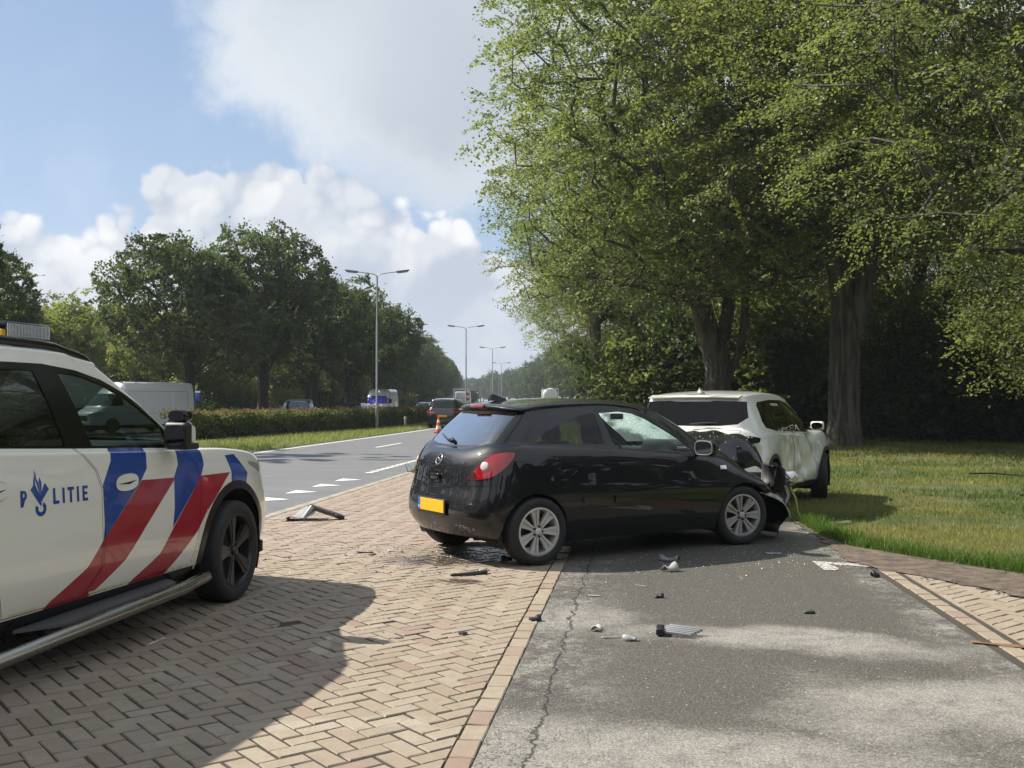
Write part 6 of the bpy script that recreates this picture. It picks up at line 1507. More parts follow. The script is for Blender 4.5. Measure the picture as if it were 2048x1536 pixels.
def leaf_quads(c, d, nrm, size, rng, fold=.0):
    """rhombic leaves: c centre, d direction, nrm normal"""
    d = nz(d - nrm * (d * nrm).sum(1)[:, None]); s = np.cross(nrm, d); L = size[:, None]
    W = L * rng.uniform(.30, .42, (len(c), 1))
    return np.stack([c - d * L * .5, c + s * W - d * L * .05, c + d * L * .5, c - s * W - d * L * .05], 1)
def sprays(A, par, nodes, rng, n_per, ln, wd, size, flat=.8, droop=.25, thick=.07):
    """leafy twigs round each end node; flat = how level the sprays lie"""
    P = A[nodes]; D = nz(P - A[np.maximum(par[nodes], 0)] + rng.normal(0, .15, P.shape)); D[:, 2] = D[:, 2] * .5 - droop; D = nz(D)
    up = np.array([0, 0, 1.0]); N = nz(up * flat + rng.normal(0, 1 - flat + .12, P.shape)); N = nz(N - D * (N * D).sum(1)[:, None]); Sd = np.cross(N, D)
    m = len(P); u = rng.beta(1.6, 1.3, (m, n_per)); v = rng.normal(0, .42, (m, n_per)) * (1 - .55 * np.abs(u - .35)); h = rng.normal(0, thick, (m, n_per))
    sc = rng.uniform(.65, 1.3, (m, 1)); curve = -(u ** 2) * droop * .8
    C = P[:, None] + D[:, None] * ((u - .35) * ln * sc)[..., None] + Sd[:, None] * (v * wd * sc)[..., None] + N[:, None] * (h * ln * .5)[..., None]
    C[..., 2] += curve * ln * sc
    C = C.reshape(-1, 3); k = len(C)
    dirs = (D[:, None] * .8 + Sd[:, None] * np.sign(v)[..., None] * .9).reshape(-1, 3) + rng.normal(0, .25, (k, 3))
    nn = nz(np.repeat(N, n_per, 0) * (.55 + flat * .5) + rng.normal(0, .42 + (1 - flat) * .5, (k, 3)))
    sz = size * rng.uniform(.65, 1.25, k)
    tone = np.clip(np.repeat(rng.random(m) * .55, n_per) + rng.random(k) * .45, 0, 1)
    return leaf_quads(C, dirs, nn, sz, rng), tone
def make_tree(seed, starts, env, n_t, leaf, n_per, ln, wd, size, bark, flat=.8, droop=.25, tip=.012, trunk_r=.45, power=2.3, minw=2, wander=.10, flare=.35):
    """env(rng, n) -> target points. Returns (wood mesh, crown mesh)"""
    rng = np.random.default_rng(seed); T = env(rng, n_t)
    axis = np.array(starts[0]); d = np.linalg.norm(T[:, None, :] - axis[None, :, :], axis=2).min(1); T = T[np.argsort(d)]
    A, par, ln_ = grow(starts, T, rng, wander)
    r, w = radii(par, len(A), ln_, tip, power)
    z0 = A[0, 2]; sc = trunk_r / max(r[0], 1e-6); r = np.where(r > tip * 3, r * (1 + (sc - 1) * np.clip((r - tip * 3) / (r[0] - tip * 3 + 1e-9), 0, 1)), r)
    fl = np.clip(1 - (A[:, 2] - z0) / 1.4, 0, 1) ** 2; r = r * (1 + flare * fl * (w > w[0] * .5))
    wm = wood(A, par, r, w, bark, minw)
    Q, tone = sprays(A, par, ln_, rng, n_per, ln, wd, size, flat, droop)
    return wm, mesh_quads('crown', Q, leaf, attr=tone)
def env_ell(cx, cy, cz, rx, ry, rz, hollow=.35, zmin=None, lump=0.35, power=.45):
    def f(rng, n):
        K = rng.normal(0, 1, (14, 3)); K = nz(K); amp = rng.uniform(.4, 1, 14)
        out = []
        while sum(map(len, out)) < n:
            v = nz(rng.normal(0, 1, (n, 3))); lumpf = 1 - lump + lump * np.clip((np.maximum(0, v @ K.T) ** 6 * amp).sum(1) * 1.3, 0, 1.15)
            rad = hollow + (1 - hollow) * rng.random(n) ** power
            p = v * (rad * lumpf)[:, None] * np.array([rx, ry, rz]) + np.array([cx, cy, cz])
            if zmin is not None: p = p[p[:, 2] > zmin]
            out.append(p)
        return np.concatenate(out)[:n]
    return f
def env_mix(a, b, f):
    def g(rng, n): k = int(n * f); return np.concatenate([a(rng, n - k), b(rng, k)])
    return g
L_BEECH = leafmat('beech_leaf', (.085, .125, .040), (.275, .31, .125), .57, .45)
L_OAK = leafmat('oak_leaf', (.050, .084, .034), (.135, .17, .066), .48, .5)
L_YOUNG = leafmat('young_leaf', (.13, .175, .040), (.30, .32, .105), .52, .5)
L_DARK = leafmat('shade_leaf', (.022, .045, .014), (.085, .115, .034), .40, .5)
L_FAR = leafmat('far_leaf', (.050, .085, .030), (.120, .155, .052), .36, .55)
def put_tree(name, wm, cm, loc, rz, sc, label, cat='tree', group=None, loc_rot=None):
    t = empty(name, loc, rz); t.scale = (sc, sc, sc) if isinstance(sc, (int, float)) else sc
    tag(t, label, cat, group); link('trunk', wm, t); link('crown', cm, t); return t
def build_trees():
    # ---- big beeches on the right. trunk outlines follow the forks seen in the photograph
    b1 = [[(0, 0, -.1), (.02, 0, .8), (-.02, 0, 1.8), (.0, 0, 2.6), (-.12, 0, 3.2), (-.45, 0, 4.2), (-.75, .1, 5.6), (-.9, .2, 7.5), (-.8, .3, 10), (-.4, .3, 13)],
          [(-.02, 0, 1.8), (.45, .05, 2.5), (.85, .1, 3.4), (1.0, .1, 4.6), (1.05, .15, 6.4), (1.2, .3, 9), (1.6, .4, 12)], [(-.12, 0, 3.2), (.25, .1, 4.0), (.45, .2, 5.2), (.5, .4, 7.4), (.4, .8, 11), (.3, 1, 14.5)]]
    b2 = [[(0, 0, -.1), (.0, 0, .8), (.0, 0, 2.2), (.03, 0, 3.2), (-.05, 0, 4.1), (-.22, 0, 5.2), (-.35, .05, 6.6), (-.5, .2, 9), (-.3, .4, 12), (.0, .5, 15)],
          [(.03, 0, 3.2), (.38, -.05, 3.9), (.62, -.05, 4.9), (.78, -.1, 6.2), (.95, -.2, 8.5), (1.3, -.3, 11.5)], [(-.05, 0, 4.1), (.12, .1, 5.2), (.16, .1, 6.6), (.5, .3, 9.5), (.9, .5, 13)], [(-.22, 0, 5.2), (-.75, -.1, 5.7), (-1.3, -.2, 6.0)]]
    M = {}
    M['b1'] = make_tree(1, b1, env_ell(-.6, -1.0, 12.2, 7.9, 8.4, 9.4, .30, 5.0, .26), 2100, L_BEECH, 84, 1.3, 1.0, .125, M_BARK, .86, .32, .012, .50, power=2.0)
    M['b2'] = make_tree(2, b2, env_ell(-.5, -2.0, 12.0, 8.2, 8.6, 9.2, .30, 6.6, .28), 1900, L_BEECH, 84, 1.3, 1.0, .120, M_BARK, .86, .32, .012, .50, power=2.0)
    b3 = [[(0, 0, -.1), (.05, 0, 2), (-.2, 0, 4.5), (-.8, -.2, 7), (-1.6, -.4, 9.5), (-2.2, -.5, 12)], [(-.2, 0, 4.5), (.5, .3, 6.5), (.8, .5, 9.5), (.9, .6, 13)]]
    M['b3'] = make_tree(3, b3, env_mix(env_ell(-1.2, -.5, 10.2, 7.6, 7.6, 8.4, .30, 4.6, .25), env_ell(-.6, -.3, 3.7, 4.4, 5.0, 2.8, .2, .9, .2), .25), 2000, L_BEECH, 112, 1.15, .95, .078, M_BARK, .86, .36, .012, .42)
    # ---- roadside oaks on the left (two forms)
    o1 = [[(0, 0, -.2), (0, 0, 1.3), (.02, 0, 2.4), (.0, 0, 3.4), (.05, 0, 5), (0, 0, 7)], [(.02, 0, 2.4), (.7, .1, 3.0), (1.6, .2, 3.5), (2.6, .3, 4.2)], [(.0, 0, 1.9), (-.7, 0, 2.3), (-1.6, .1, 2.7), (-2.4, .1, 3.4)], [(.0, 0, 3.4), (-.6, -.2, 4.3), (-1.4, -.3, 5.4)]]
    M['o1'] = make_tree(5, o1, env_ell(0, 0, 5.9, 3.7, 3.7, 3.5, .30, 2.3, .40), 620, L_OAK, 84, .66, .66, .135, M_BARK_D, .35, .05, .012, .24, minw=2, wander=.16, flare=.2)
    o2 = [[(0, 0, -.2), (0, 0, 1.4), (.02, 0, 2.6), (.1, 0, 4.4), (.0, 0, 7)], [(.02, 0, 2.0), (.8, .1, 3.0), (1.6, .2, 4.2)], [(.0, 0, 2.2), (-.9, 0, 3.0), (-1.9, .1, 3.6)]]
    M['o2'] = make_tree(6, o2, env_ell(0, 0, 6.0, 3.3, 3.4, 3.7, .30, 2.1, .38), 620, L_OAK, 84, .66, .66, .14, M_BARK_D, .35, .05, .012, .26, minw=2, wander=.16, flare=.2)
    # ---- slender young trees of the wood behind, and far trees
    for k in range(2):
        y1 = [[(0, 0, -.2), (.1, .05, 2), (-.05, .1, 4), (.1, 0, 6.5), (.05, .1, 8.5)]]
        M['y%d' % k] = make_tree(10 + k, y1, env_ell(0, 0, 5.2, 1.7, 1.7, 4.0, .10, 1.0, .4), 230, L_YOUNG, 46, .75, .6, .17, M_BARK_D, .45, .10, .008, .075, minw=2, flare=.1)
        f1 = [[(0, 0, -.2), (.05, 0, 2.5), (0, .1, 6), (.1, 0, 10)]]
        M['f%d' % k] = make_tree(20 + k, f1, env_ell(0, 0, 8.0, 4.2, 4.2, 5.8, .35, 2.2, .38), 420, L_FAR, 44, 1.1, 1.1, .34, M_BARK_D, .35, .1, .02, .26, minw=4, flare=.1)
        u1 = [[(0, 0, -.1), (.05, 0, .6), (.1, .1, 1.5)], [(0, 0, .1), (.5, .2, .8), (.9, .3, 1.5)], [(0, 0, .1), (-.5, -.1, .7), (-.8, -.2, 1.4)]]
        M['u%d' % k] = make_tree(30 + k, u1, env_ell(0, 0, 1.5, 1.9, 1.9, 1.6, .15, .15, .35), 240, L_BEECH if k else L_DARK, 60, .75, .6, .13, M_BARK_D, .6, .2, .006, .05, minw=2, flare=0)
    T = lambda px, d: ((px - 1024) / 2071 * d, d, 0)
    put_tree('beech_tree', *M['b1'], T(1437, 38), 0, 1.0, 'tall beech with a dark forked trunk directly behind the white car roof')
    put_tree('beech_tree', *M['b2'], T(1688, 34), 0, 1.0, 'broad beech with a pale grooved trunk beside the white car')
    put_tree('beech_tree', *M['b3'], (14.2, 22.0, 0), R(0), 1.05, 'nearer beech whose leafy limbs hang in from the right edge')
    put_tree('beech_tree', *M['b3'], T(1803, 43), R(130), 1.05, 'shaded beech trunk deeper in the wood to the right of the pale one')
    put_tree('beech_tree', *M['b2'], (4.6, 57, 0), R(100), .92, 'beech overhanging the cycle path behind the forked trunk')
    rr = np.random.default_rng(77); G1 = 'beeches filling the shaded wood on the right'
    for i, (x, y) in enumerate([(14, 54), (27, 50), (26, 38), (33, 42), (20, 66), (11, 70), (30, 62), (36, 30), (8.5, 84), (17, 78)]):
        put_tree('beech_tree', *M[('b3', 'b2', 'b1')[i % 3]], (x, y, 0), rr.uniform(0, 6.28), rr.uniform(.8, 1.05), 'beech tree standing deep in the dark wood on the right', group=G1)
    # understorey on the right
    G2 = 'leafy undergrowth below the beeches'
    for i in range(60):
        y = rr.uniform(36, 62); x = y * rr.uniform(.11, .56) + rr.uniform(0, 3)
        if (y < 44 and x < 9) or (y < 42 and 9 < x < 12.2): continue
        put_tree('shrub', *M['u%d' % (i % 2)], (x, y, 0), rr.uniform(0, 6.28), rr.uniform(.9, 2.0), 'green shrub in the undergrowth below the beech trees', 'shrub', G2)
    # right-hand row receding along the road
    G3 = 'trees along the right side of the road'
    for i in range(56):
        y = 84 + i * 10.5 + rr.uniform(-3, 3); off = max(9.2, 14 - (y - 84) * .05) + rr.uniform(0, 2.5) + (7 if i % 2 else 0)
        put_tree('roadside_tree', *M['f%d' % (i % 2)], (float(E(y)) + off, y, 0), rr.uniform(0, 6.28), rr.uniform(.82, 1.12), 'tree in the hazy green row receding on the right of the road', group=G3)
    # ---- left: the oak row beyond the far carriageway
    labs = ['roadside oak with an open lopsided crown and low branches', 'dark oak second from the left in the roadside row', 'dark oak third from the left in the roadside row', 'small dark oak just left of the first lamp post', 'dark oak directly behind the first lamp post']
    for i, (px, d, sc, m) in enumerate([(378, 54, 1.20, 'o1'), (526, 61, 1.24, 'o2'), (628, 68, 1.18, 'o1'), (697, 76, 1.0, 'o2'), (752, 86, 1.18, 'o1')]):
        x, y, _ = T(px, d); put_tree('oak_tree', *M[m], (x, y, -.28), (0.0, 2.2, 4.0, 1.0, 5.2)[i], sc, labs[i])
    G4 = 'oaks farther along the left roadside row'
    for i in range(26):
        y = 97 + i * 11 + rr.uniform(-2, 2); put_tree('oak_tree', *M['o%d' % (1 + i % 2)], (float(E(y)) - 15.4 - rr.uniform(0, 1.5), y, -.28), rr.uniform(0, 6.28), rr.uniform(1.05, 1.3), 'dark oak in the receding row on the left of the road', group=G4)
    G5 = 'slender young trees of the wood on the left'
    for i in range(84):
        y = rr.uniform(62, 104); x = -y * rr.uniform(.16, .56)
        if x > float(E(y)) - 17: continue
        far = (y - 62) / 42
        put_tree('young_tree', *M['y%d' % (i % 2)], (x, y, -.28), rr.uniform(0, 6.28), rr.uniform(.75, 1.0) * (1 + .25 * far), 'slender light green young tree in the wood on the left', group=G5)
    G6 = 'taller trees behind the young wood on the left'
    for i in range(20):
        y = rr.uniform(92, 135); x = -y * rr.uniform(.15, .60) - 4
        put_tree('wood_tree', *M['f%d' % (i % 2)], (x, y, -.28), rr.uniform(0, 6.28), rr.uniform(.7, .95), 'full green tree behind the young wood on the left', group=G6)
    G7 = 'undergrowth along the edge of the left wood'
    for i in range(40):
        y = rr.uniform(60, 84); x = -y * rr.uniform(.13, .56) - 2
        if x > float(E(y)) - 16: continue
        put_tree('shrub', *M['u1' if i % 3 else 'u0'], (x, y, -.28), rr.uniform(0, 6.28), rr.uniform(.7, 1.3), 'low green bush along the edge of the left wood', 'shrub', G7)
    G8 = 'bushes behind the far part of the oak row'
    for i in range(44):
        y = 86 + i * 6 + rr.uniform(-2, 2); put_tree('shrub', *M['u%d' % (i % 2)], (float(E(y)) - 18.5 - rr.uniform(0, 5), y, -.28), rr.uniform(0, 6.28), rr.uniform(1.5, 2.3), 'shadowy bush filling the gap under the far oaks', 'shrub', G8)
    put_tree('oak_tree', *M['o2'], T(-10, 48)[:2] + (-.28,), 1.1, .86, 'very dark oak at the left edge behind the light bar')
    x, y, _ = T(-235, 30); put_tree('oak_tree', *M['o1'], (x, y, -.28), 2.0, .92, 'oak whose branch tip shows at the left edge of the sky')
    return M
TREES = build_trees()
# woods carry on behind and beside the camera; seen only in the paint and glass of the cars
def wood_behind():
    rng = np.random.default_rng(50); Q = []; tone = []
    th = rng.uniform(R(118), R(385), 19000); rad = np.where(th < R(172), rng.uniform(37, 47, 19000), rng.uniform(23, 31, 19000))
    z = rng.random(19000) ** .9 * (np.where(th < R(172), 15, 11) + 3 * np.sin(th * 7) + 2 * np.sin(th * 17)) ; C = np.stack([rad * np.cos(th) + 2, rad * np.sin(th) - 2, z], 1)
    m = ~((C[:, 1] > 8) & (th > R(180))) & (C[:, 0] < C[:, 1] * .60 + 60) & ~((C[:, 1] > 1) & (np.abs(C[:, 0]) < C[:, 1] * .56)); C = C[m]; n = len(C)
    nn = nz(rng.normal(0, 1, (n, 3))); q = leaf_quads(C, rng.normal(0, 1, (n, 3)), nn, rng.uniform(.6, 1.5, n), rng)
    o = link('woodland', mesh_quads('woodland', q, leafmat('shade_darkened_leaf', (.006, .012, .004), (.022, .034, .011), .2, .6), attr=rng.random(n))); tag(o, 'dark woodland mirrored in the car panels', 'woodland', kind='stuff')  # leaf colour darkened to stand for shade, so car panels mirror it dark
wood_behind()
# ------------------------------------------------------------------ hedge
def build_hedge():
    rng = np.random.default_rng(60); n = 60000
    y = 36.5 + (rng.random(n) ** 1.25) * 100; w = 1.35; u = rng.random(n)
    off = np.interp(y, [36, 45, 53, 64, 140], [-5.0, -4.0, -2.75, -2.45, -2.4]) - .0
    x0 = E(y) + off; hgt = .93 + .07 * np.sin(y * 1.9) + .05 * np.sin(y * 5.3 + 1) + np.clip((y - 80) / 200, 0, .1)
    # faces: front (towards the road), top, and inside filling
    kind = rng.random(n); depth = np.where(kind < .5, rng.normal(.06, .07, n), rng.uniform(0, w, n)); zz = np.where(kind < .5, rng.random(n) ** .8 * hgt, np.where(kind < .9, hgt + rng.normal(-.03, .055, n), rng.random(n) * hgt))
    depth = depth + .07 * np.sin(y * 3.1 + zz * 4)
    gapb = (zz < .22 * hgt) & (rng.random(n) < .35); keep = ~gapb & (zz > .05)
    C = np.stack([x0 - depth, y, zz], 1)[keep]; m = len(C); zr = (zz / hgt)[keep]
    near = (kind < .9)[keep]
    nn = nz(rng.normal(0, .6, (m, 3)) + np.where((kind < .5)[keep][:, None], np.array([.9, -.3, .3]), np.array([0, 0, 1.0]))); sz = rng.uniform(.07, .125, m) * np.interp(C[:, 1], [36, 60, 130], [.95, 1.3, 2.4])
    q = leaf_quads(C, rng.normal(0, 1, (m, 3)), nn, sz, rng)
    top = np.clip((zr - .80) / .2 + rng.normal(0, .12, m), 0, 1)
    lm = leafmat('hedge_leaf', (.045, .088, .022), (.14, .185, .05), .42, .5); lr = leafmat('hedge_red_leaf', (.13, .09, .045), (.28, .225, .10), .42, .5)
    mi = (rng.random(m) < top * .32).astype(int)
    h = empty('hedge', (float(E(50)) - 3, 50, 0)); tag(h, 'long clipped hedge with reddish new tips along the median', 'hedge')
    h.location = (0, 0, 0)
    link('foliage', mesh_quads('foliage', q, [lm, lr], mi, rng.random(m)), h)
    # upright new shoots over the clipped top
    ns = 7000; ys = 36.5 + rng.random(ns) ** 1.4 * 70; of = np.interp(ys, [36, 45, 53, 64, 140], [-5.0, -4.0, -2.75, -2.45, -2.4]); xs = E(ys) + of - rng.uniform(0, 1.3, ns); hg = .93 + .07 * np.sin(ys * 1.9) + .05 * np.sin(ys * 5.3 + 1)
    base = np.stack([xs, ys, hg - .03], 1); c = base + rng.normal(0, .03, (ns, 3)); c[:, 2] = hg + rng.random(ns) ** 2 * .17
    q = leaf_quads(c, np.array([0, 0, 1.0]) + rng.normal(0, .5, (ns, 3)), nz(rng.normal(0, 1, (ns, 3))), rng.uniform(.06, .11, ns), rng)
    link('new_shoots', mesh_quads('new_shoots', q, lr, attr=rng.random(ns)), h)
    acc = Acc()
    for i in range(150):
        yy = 36.6 + i * .42 + rng.normal(0, .05); xx = float(E(yy)) + float(np.interp(yy, [36, 45, 53, 64, 140], [-5.0, -4.0, -2.75, -2.45, -2.4])) - rng.uniform(.25, 1.0)
        V, F = tube_arrays([(xx, yy, -.1), (xx + rng.normal(0, .06), yy + rng.normal(0, .06), .45), (xx + rng.normal(0, .15), yy + rng.normal(0, .15), .9)], [.028, .02, .01], 5, False); acc.add(V, F)
    tag(link('hedge_stems', acc.build('hedge_stems', [M_BARK_D], True), h), kind='stuff')
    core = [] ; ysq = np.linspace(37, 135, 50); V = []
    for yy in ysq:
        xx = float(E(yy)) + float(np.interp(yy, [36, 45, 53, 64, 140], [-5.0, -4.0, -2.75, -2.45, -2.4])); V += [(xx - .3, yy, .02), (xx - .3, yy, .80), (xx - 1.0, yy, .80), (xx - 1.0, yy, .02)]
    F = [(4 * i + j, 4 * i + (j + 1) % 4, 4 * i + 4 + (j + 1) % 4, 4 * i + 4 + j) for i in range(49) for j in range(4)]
    link('dark_core', mesh('dark_core', V, F, pbsdf('hedge_core', (.008, .011, .005), .95)), h)  # near-black box filling the inside of the hedge
build_hedge()
# ------------------------------------------------------------------ street furniture
M_GALV = pbsdf('galvanised_steel', (.34, .36, .37), .45, metal=.6, vary=.12, vscale=3)
def lamp_post(i, x, y, H, label):
    l = empty('street_lamp', (x, y, 0), 0); tag(l, label, 'street lamp', 'double street lamps in the median')
    V, F = tube_arrays([(0, 0, 0), (0, 0, 1.1)], [.085, .085], 14); a = Acc(); a.add(V, F); V, F = tube_arrays([(0, 0, 1.1), (0, 0, 1.16), (0, 0, H * .70), (0, 0, H * .705), (0, 0, H)], [.085, .062, .055, .045, .040], 12); a.add(V, F)
    me = a.build('pole', [M_GALV], True); shade_auto(me, 40); link('pole', me, l)
    for sg in (-1, 1):
        P = [(0, 0, H - .05), (sg * .03, 0, H + .05), (sg * .16, 0, H + .13), (sg * .5, 0, H + .19), (sg * 1.0, 0, H + .25)]
        arm = tube('arm', P, .024, M_GALV, 8, l)
        bm = bmesh.new(); rbox(bm, (0, 0, 0), (.66, .20, .10), .035, 3)
        for v in bm.verts:
            if v.co.x * sg > .1: v.co.z = v.co.z * .75 + .01
        hd = link('lamp_head', bm_mesh('lamp_head', bm, pbsdf('lamp_grey', (.22, .22, .21), .5)), l, (sg * 1.30, 0, H + .285), (0, -sg * R(7), 0))
        link('lamp_glass', box_mesh('lamp_glass', (.50, .16, .05), .02, pbsdf('lamp_diffuser', (.42, .36, .25), .3)), hd, (0, 0, -.055))
    link('base_sleeve', box_mesh('base_sleeve', (.20, .20, .06), .02, M_GALV), l, (0, 0, .03))
    return l
_lab = ['nearest tall double-armed street lamp standing at the hedge', 'second double-armed street lamp, above the dark SUV', 'third double-armed street lamp, behind the black car spoiler', 'fourth street lamp, lower and farther along the median', 'fifth street lamp against the far trees', 'sixth tiny street lamp where the road bends', 'seventh tiny street lamp at the far bend', 'last faint street lamp at the far bend']
for i, (x, y) in enumerate([(-6.85, 52.5), (-4.04, 91), (-2.4, 127.5), (-1.85, 179.6), (-2.95, 235), (-6.3, 303), (-11.4, 369), (-16, 413)]): lamp_post(i, x, y, 7.75, _lab[i])
def cone(x, y, label):
    c = empty('traffic_cone', (x, y, -.008)); tag(c, label, 'traffic cone')
    link('base', box_mesh('base', (.40, .40, .04), .012, M_BLACK), c, (0, 0, .02)); og = pbsdf('cone_orange', (.75, .085, .015), .5); wh = pbsdf('cone_white', (.75, .74, .7), .45)
    prof = [(.155, .04), (.128, .18), (.098, .34), (.072, .48), (.046, .62), (.034, .72), (.012, .725)]
    for k in range(len(prof) - 1):
        V, F = lathe([prof[k], prof[k + 1]], 20); link('cone_band', mesh('cone_band', V, F, wh if k in (1, 3) else og, smooth=True), c)
cone(-3.31, 46.7, 'orange and white traffic cone on the road behind the dark SUV')
b = empty('bollard', (-5.62, 54.6, 0)); tag(b, 'short pale wooden post in the grass strip', 'post'); tube('shaft', [(0, 0, -.1), (0, 0, .60), (0, 0, .63)], [.075, .07, .05], pbsdf('weathered_wood', (.30, .27, .20), .85, vary=.3, vscale=9), 10, b); tube('collar', [(0, 0, .50), (0, 0, .55)], .076, pbsdf('pale_collar', (.6, .6, .56), .5), 10, b)
s = empty('priority_sign', (5.78, 88, 0), 0); tag(s, 'yellow and white diamond priority sign beyond the black car roof', 'road sign')
tube('pole', [(0, .05, 0), (0, .05, 2.2)], .035, M_GALV, 8, s); V = [(0, 0, 2.25), (.42, 0, 1.83), (0, 0, 1.41), (-.42, 0, 1.83)]
o = link('board', mesh('board', V, [(0, 3, 2, 1)], pbsdf('sign_white', (.75, .75, .72), .4)), s); o.modifiers.new('thickness', 'SOLIDIFY').thickness = .02
link('yellow_face', mesh('yellow_face', [(x * .62, -.016, 1.83 + (z - 1.83) * .62) for x, y, z in V], [(0, 3, 2, 1)], pbsdf('sign_yellow', (.80, .50, .02), .4)), s)
s = empty('direction_sign', (-18.4, 60, -.28), R(-20)); tag(s, 'small blue and white sign just right of the large white van', 'road sign'); tube('pole', [(0, .04, 0), (0, .04, 2.2)], .03, M_GALV, 8, s)
link('board', box_mesh('board', (.62, .03, .50), .01, pbsdf('sign_blue', (.02, .08, .42), .4)), s, (.1, 0, 1.95)); link('white_strip', box_mesh('white_strip', (.62, .032, .10), .004, MATS['sign_white'], seg=1), s, (.1, -.004, 2.24))
# ------------------------------------------------------------------ debris
def shard(name, loc, size, rz, mat, label, curl=.3, seed=0, lift=.004, n=7, thick=.004, shape=None, tilt=(0, 0)):
    """a curved broken panel piece lying on the ground"""
    r = np.random.default_rng(seed); L, W = size; nx, ny = n, 5; V = []
    for i in range(nx):
        for j in range(ny):
            u, v = i / (nx - 1) - .5, j / (ny - 1) - .5; wob = 1 + .25 * math.sin(7 * u + seed) if shape is None else shape(u)
            V.append((u * L + r.normal(0, L * .012), v * W * wob + r.normal(0, W * .03), curl * W * (.5 - 2 * v * v) * (1 + .4 * math.sin(5 * u + seed)) + .25 * curl * L * (u * u) * (1 if seed % 2 else -.2)))
    V = np.array(V); V[:, 2] -= V[:, 2].min(); F = [(i * ny + j, (i + 1) * ny + j, (i + 1) * ny + j + 1, i * ny + j + 1) for i in range(nx - 1) for j in range(ny - 1)]
    o = link(name, mesh(name, V, F, mat, smooth=True), None, (loc[0], loc[1], lift), (tilt[0], tilt[1], rz)); o.modifiers.new('thickness', 'SOLIDIFY').thickness = thick
    return tag(o, label, 'debris', 'crash debris')
D_GREY = pbsdf('grey_plastic', (.21, .21, .215), .45, vary=.2); D_PALE = pbsdf('pale_plastic_shard', (.34, .345, .34), .4, vary=.15); D_BLK = pbsdf('black_shard', (.015, .015, .016), .4)
# the grey wheel-arch piece near the road
f = empty('broken_wing_panel', (-2.5, 12.75, 0), R(8)); tag(f, 'large broken grey panel with a pipe frame lying near the road edge', 'debris', 'crash debris')
V = []; nx, ny = 9, 7
for i in range(nx):
    for j in range(ny):
        u, v = i / (nx - 1), j / (ny - 1); V.append((-.32 + .40 * u + .05 * v, -.16 + .34 * v, .012 + .15 * u ** .7 * (.45 + .55 * v) + .025 * math.sin(7 * u + 4 * v)))
o = link('panel_skin', mesh('panel_skin', V, [(i * ny + j, (i + 1) * ny + j, (i + 1) * ny + j + 1, i * ny + j + 1) for i in range(nx - 1) for j in range(ny - 1)], pbsdf('pale_grey_panel', (.30, .30, .30), .4, vary=.25, vscale=12), smooth=True), f); o.modifiers.new('thickness', 'SOLIDIFY').thickness = .006
tube('pipe', [(-.06, -.13, .02), (.0, -.11, .10), (.05, -.08, .165)], [.022, .03, .034], pbsdf('pipe_grey', (.30, .30, .30), .4, metal=.3), 12, f)
o = link('strut', box_mesh('strut', (.42, .13, .03), .01, D_GREY), f, (.20, -.01, .10), (R(-25), R(20), R(4))); link('strut_end', box_mesh('strut_end', (.12, .09, .05), .02, D_BLK), f, (.38, -.04, .035), (0, R(14), 0))
shard('trim_piece', (-.36, 8.72), (.32, .055), R(22), D_BLK, 'black rod-like trim piece lying on the bricks behind the rear wheel', .6, 1, .004, thick=.02); shard('trim_clip', (-.24, 8.80), (.10, .05), R(30), D_PALE, 'pale clip at the end of the black rod on the bricks', .7, 2, .02)
shard('silver_shard', (-1.13, 10.05), (.15, .04), R(-10), D_PALE, 'silvery strip lying on the bricks behind the black car', .5, 3); shard('plastic_shard', (-1.42, 9.98), (.16, .06), R(5), D_BLK, 'flat black piece left of the silvery strip on the bricks', .3, 4)
shard('plastic_shard', (-1.32, 9.84), (.05, .04), R(50), D_BLK, 'tiny black crumb below the flat black piece', .4, 5)
shard('plastic_shard', (.155, 6.92), (.07, .06), R(20), D_BLK, 'black crumpled scrap on the kerb row', .9, 6, thick=.008); shard('plastic_shard', (-.31, 6.53), (.055, .045), R(10), D_BLK, 'small dark chip alone on the bricks', .3, 7); shard('plastic_shard', (-.70, 6.40), (.06, .02), R(12), D_GREY, 'thin dark sliver on the bricks left of the dark chip', .4, 8)
shard('silver_shard', (.72, 6.36), (.085, .055), R(-15), D_PALE, 'pale curved shard on the asphalt left of the grille piece', .8, 9); shard('silver_shard', (.61, 6.42), (.12, .012), R(4), D_PALE, 'thin pale splinter touching the curved shard', .3, 10)
g = empty('grille_piece', (1.03, 6.50, .004), R(-22)); tag(g, 'ribbed grey grille fragment lying on the asphalt', 'debris', 'crash debris')
gm = box_mesh('grille_rib', (.21, .016, .02), .004, pbsdf('satin_silver', (.40, .40, .41), .35, metal=.5))
for k in range(5): link('grille_rib', gm, g, (.012 * k, -.05 + .026 * k, .016 + .004 * k), (R(10), R(3), 0))
link('grille_end', box_mesh('grille_end', (.05, .13, .045), .01, D_BLK), g, (-.10, -.02, .022), (0, 0, R(12)))
shard('silver_shard', (1.44, 9.50), (.17, .08), R(-25), D_GREY, 'jagged grey shard in the shadow edge of the black car', .9, 11); shard('silver_shard', (1.36, 8.92), (.12, .10), R(30), D_PALE, 'cup-shaped pale shard on the sunlit asphalt', 1.1, 12)
shard('plastic_shard', (1.10, 7.73), (.06, .045), R(0), D_BLK, 'black cube-like scrap on the asphalt', .9, 13, thick=.02); shard('plastic_shard', (2.05, 7.16), (.075, .03), R(0), pbsdf('green_bits', (.05, .08, .06), .4), 'small dark metal fitting far right on the asphalt', 1.0, 14, thick=.01)
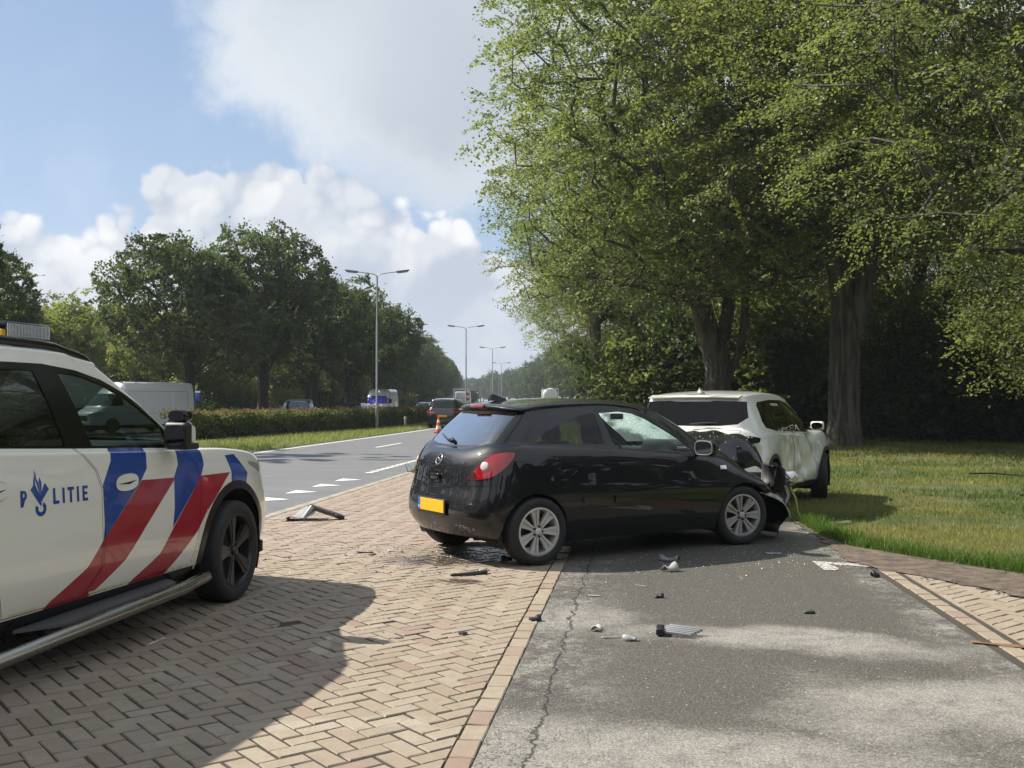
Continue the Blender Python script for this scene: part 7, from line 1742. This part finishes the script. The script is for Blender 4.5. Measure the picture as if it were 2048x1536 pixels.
shard('plastic_shard', (3.02, 8.64), (.06, .06), R(10), D_BLK, 'black twisted scrap by the painted arrow', 1.2, 15, thick=.015); shard('silver_shard', (2.50, 9.94), (.16, .05), R(8), D_PALE, 'flat pale blade in front of the front wheel', .25, 16)
shard('silver_shard', (.54, 6.62), (.06, .06), R(60), pbsdf('clear_bits', (.48, .46, .42), .2), 'small translucent scrap beside the crack', .8, 17); shard('plastic_shard', (3.84, 12.15), (.30, .14), R(20), pbsdf('olive_shard', (.10, .13, .07), .4), 'dull green panel piece lying in the grass', .3, 18, .03)
shard('plank', (2.93, 6.22), (.34, .05), R(-28), pbsdf('brown_wood', (.16, .085, .045), .8, vary=.3, vscale=20), 'brown bark strip lying across the side kerb', .2, 19)
shard('silver_shard', (1.02, 8.2), (.12, .008), R(-52), pbsdf('straw', (.36, .30, .18), .7), 'dry straw stalk on the asphalt', .1, 20); shard('silver_shard', (.62, 7.78), (.10, .02), R(-20), D_PALE, 'pale splinter on the dark asphalt near the kerb', .3, 21)
shard('plastic_shard', (-.05, 9.62), (.10, .05), R(10), D_BLK, 'black scrap in the fluid under the rear bumper', .8, 22, thick=.02); shard('plastic_shard', (-.62, 9.9), (.14, .03), R(15), D_BLK, 'thin black piece at the fluid edge behind the left rear wheel', .4, 23)
# small uncountable glass and plastic crumbs
def crumbs():
    r = np.random.default_rng(90); a = Acc()
    def put(n, cx, cy, sx, sy, s0, s1, mi):
        for k in range(n):
            p = np.array([r.normal(cx, sx), r.normal(cy, sy), .002]); s = r.uniform(s0, s1); T = np.array([(-1, -1, 0), (1, -.7, 0), (.3, 1, 0), (0, 0, .9)]) * s; q = r.uniform(0, 6.28); c, n_ = math.cos(q), math.sin(q); T[:, :2] = T[:, :2] @ np.array([[c, n_], [-n_, c]]); a.add(T + p, [(0, 1, 3), (1, 2, 3), (2, 0, 3)], mi)
    put(260, 1.6, 9.4, .8, .5, .0022, .006, 0); put(200, 2.6, 10.2, .6, .5, .0022, .006, 0); put(160, .6, 8.0, .9, 1.1, .002, .005, 0); put(140, -.9, 9.9, .8, .7, .004, .012, 1); put(160, -.8, 8.8, 1.0, .9, .003, .007, 1); put(60, 1.3, 6.6, .9, .6, .002, .004, 0)
    tag(link('glass_crumbs', a.build('glass_crumbs', [pbsdf('crumb_pale', (.50, .48, .42), .3), D_BLK])), 'scattered crumbs of glass and plastic around the wreck', 'debris', kind='stuff')
crumbs()
# fallen twigs in the grass
for k, (x, y, L, a) in enumerate([(7.6, 15.5, 1.1, .15), (8.6, 19.5, 2.2, .1), (9.5, 17.0, .8, -.3)]):
    rr_ = np.random.default_rng(k + 5); P = [(x + L * t * math.cos(a), y + L * t * math.sin(a), .05 + .05 * math.sin(5 * t + k)) for t in np.linspace(0, 1, 6)]
    t_ = tube('fallen_branch', P, [.018, .016, .013, .01, .007, .003], M_BARK_D, 5); tag(t_, ['short fallen twig in the lawn, nearest the white car', 'long fallen branch along the shaded edge of the lawn', 'small fallen twig at the right of the lawn'][k], 'branch')
# ------------------------------------------------------------------ summer haze
def build_haze(density):
    bm = bmesh.new(); bmesh.ops.create_cube(bm, size=1.0)
    for v in bm.verts: v.co = Vector((v.co.x * 1500, 300 + v.co.y * 1500, -2 + (v.co.z + .5) * 34))
    m = bpy.data.materials.new('haze_air'); m.use_nodes = True; g = NT(m.node_tree); o = g.n('ShaderNodeOutputMaterial'); v = g.n('ShaderNodeVolumePrincipled')
    v.inputs['Color'].default_value = (.80, .90, 1.0, 1); v.inputs['Density'].default_value = density; v.inputs['Anisotropy'].default_value = .3; g.link(v.outputs[0], o.inputs['Volume'])
    h = link('haze', bm_mesh('haze', bm, m)); tag(h, 'thin summer haze over the road and the woods', 'haze', kind='stuff')
build_haze(.0004)
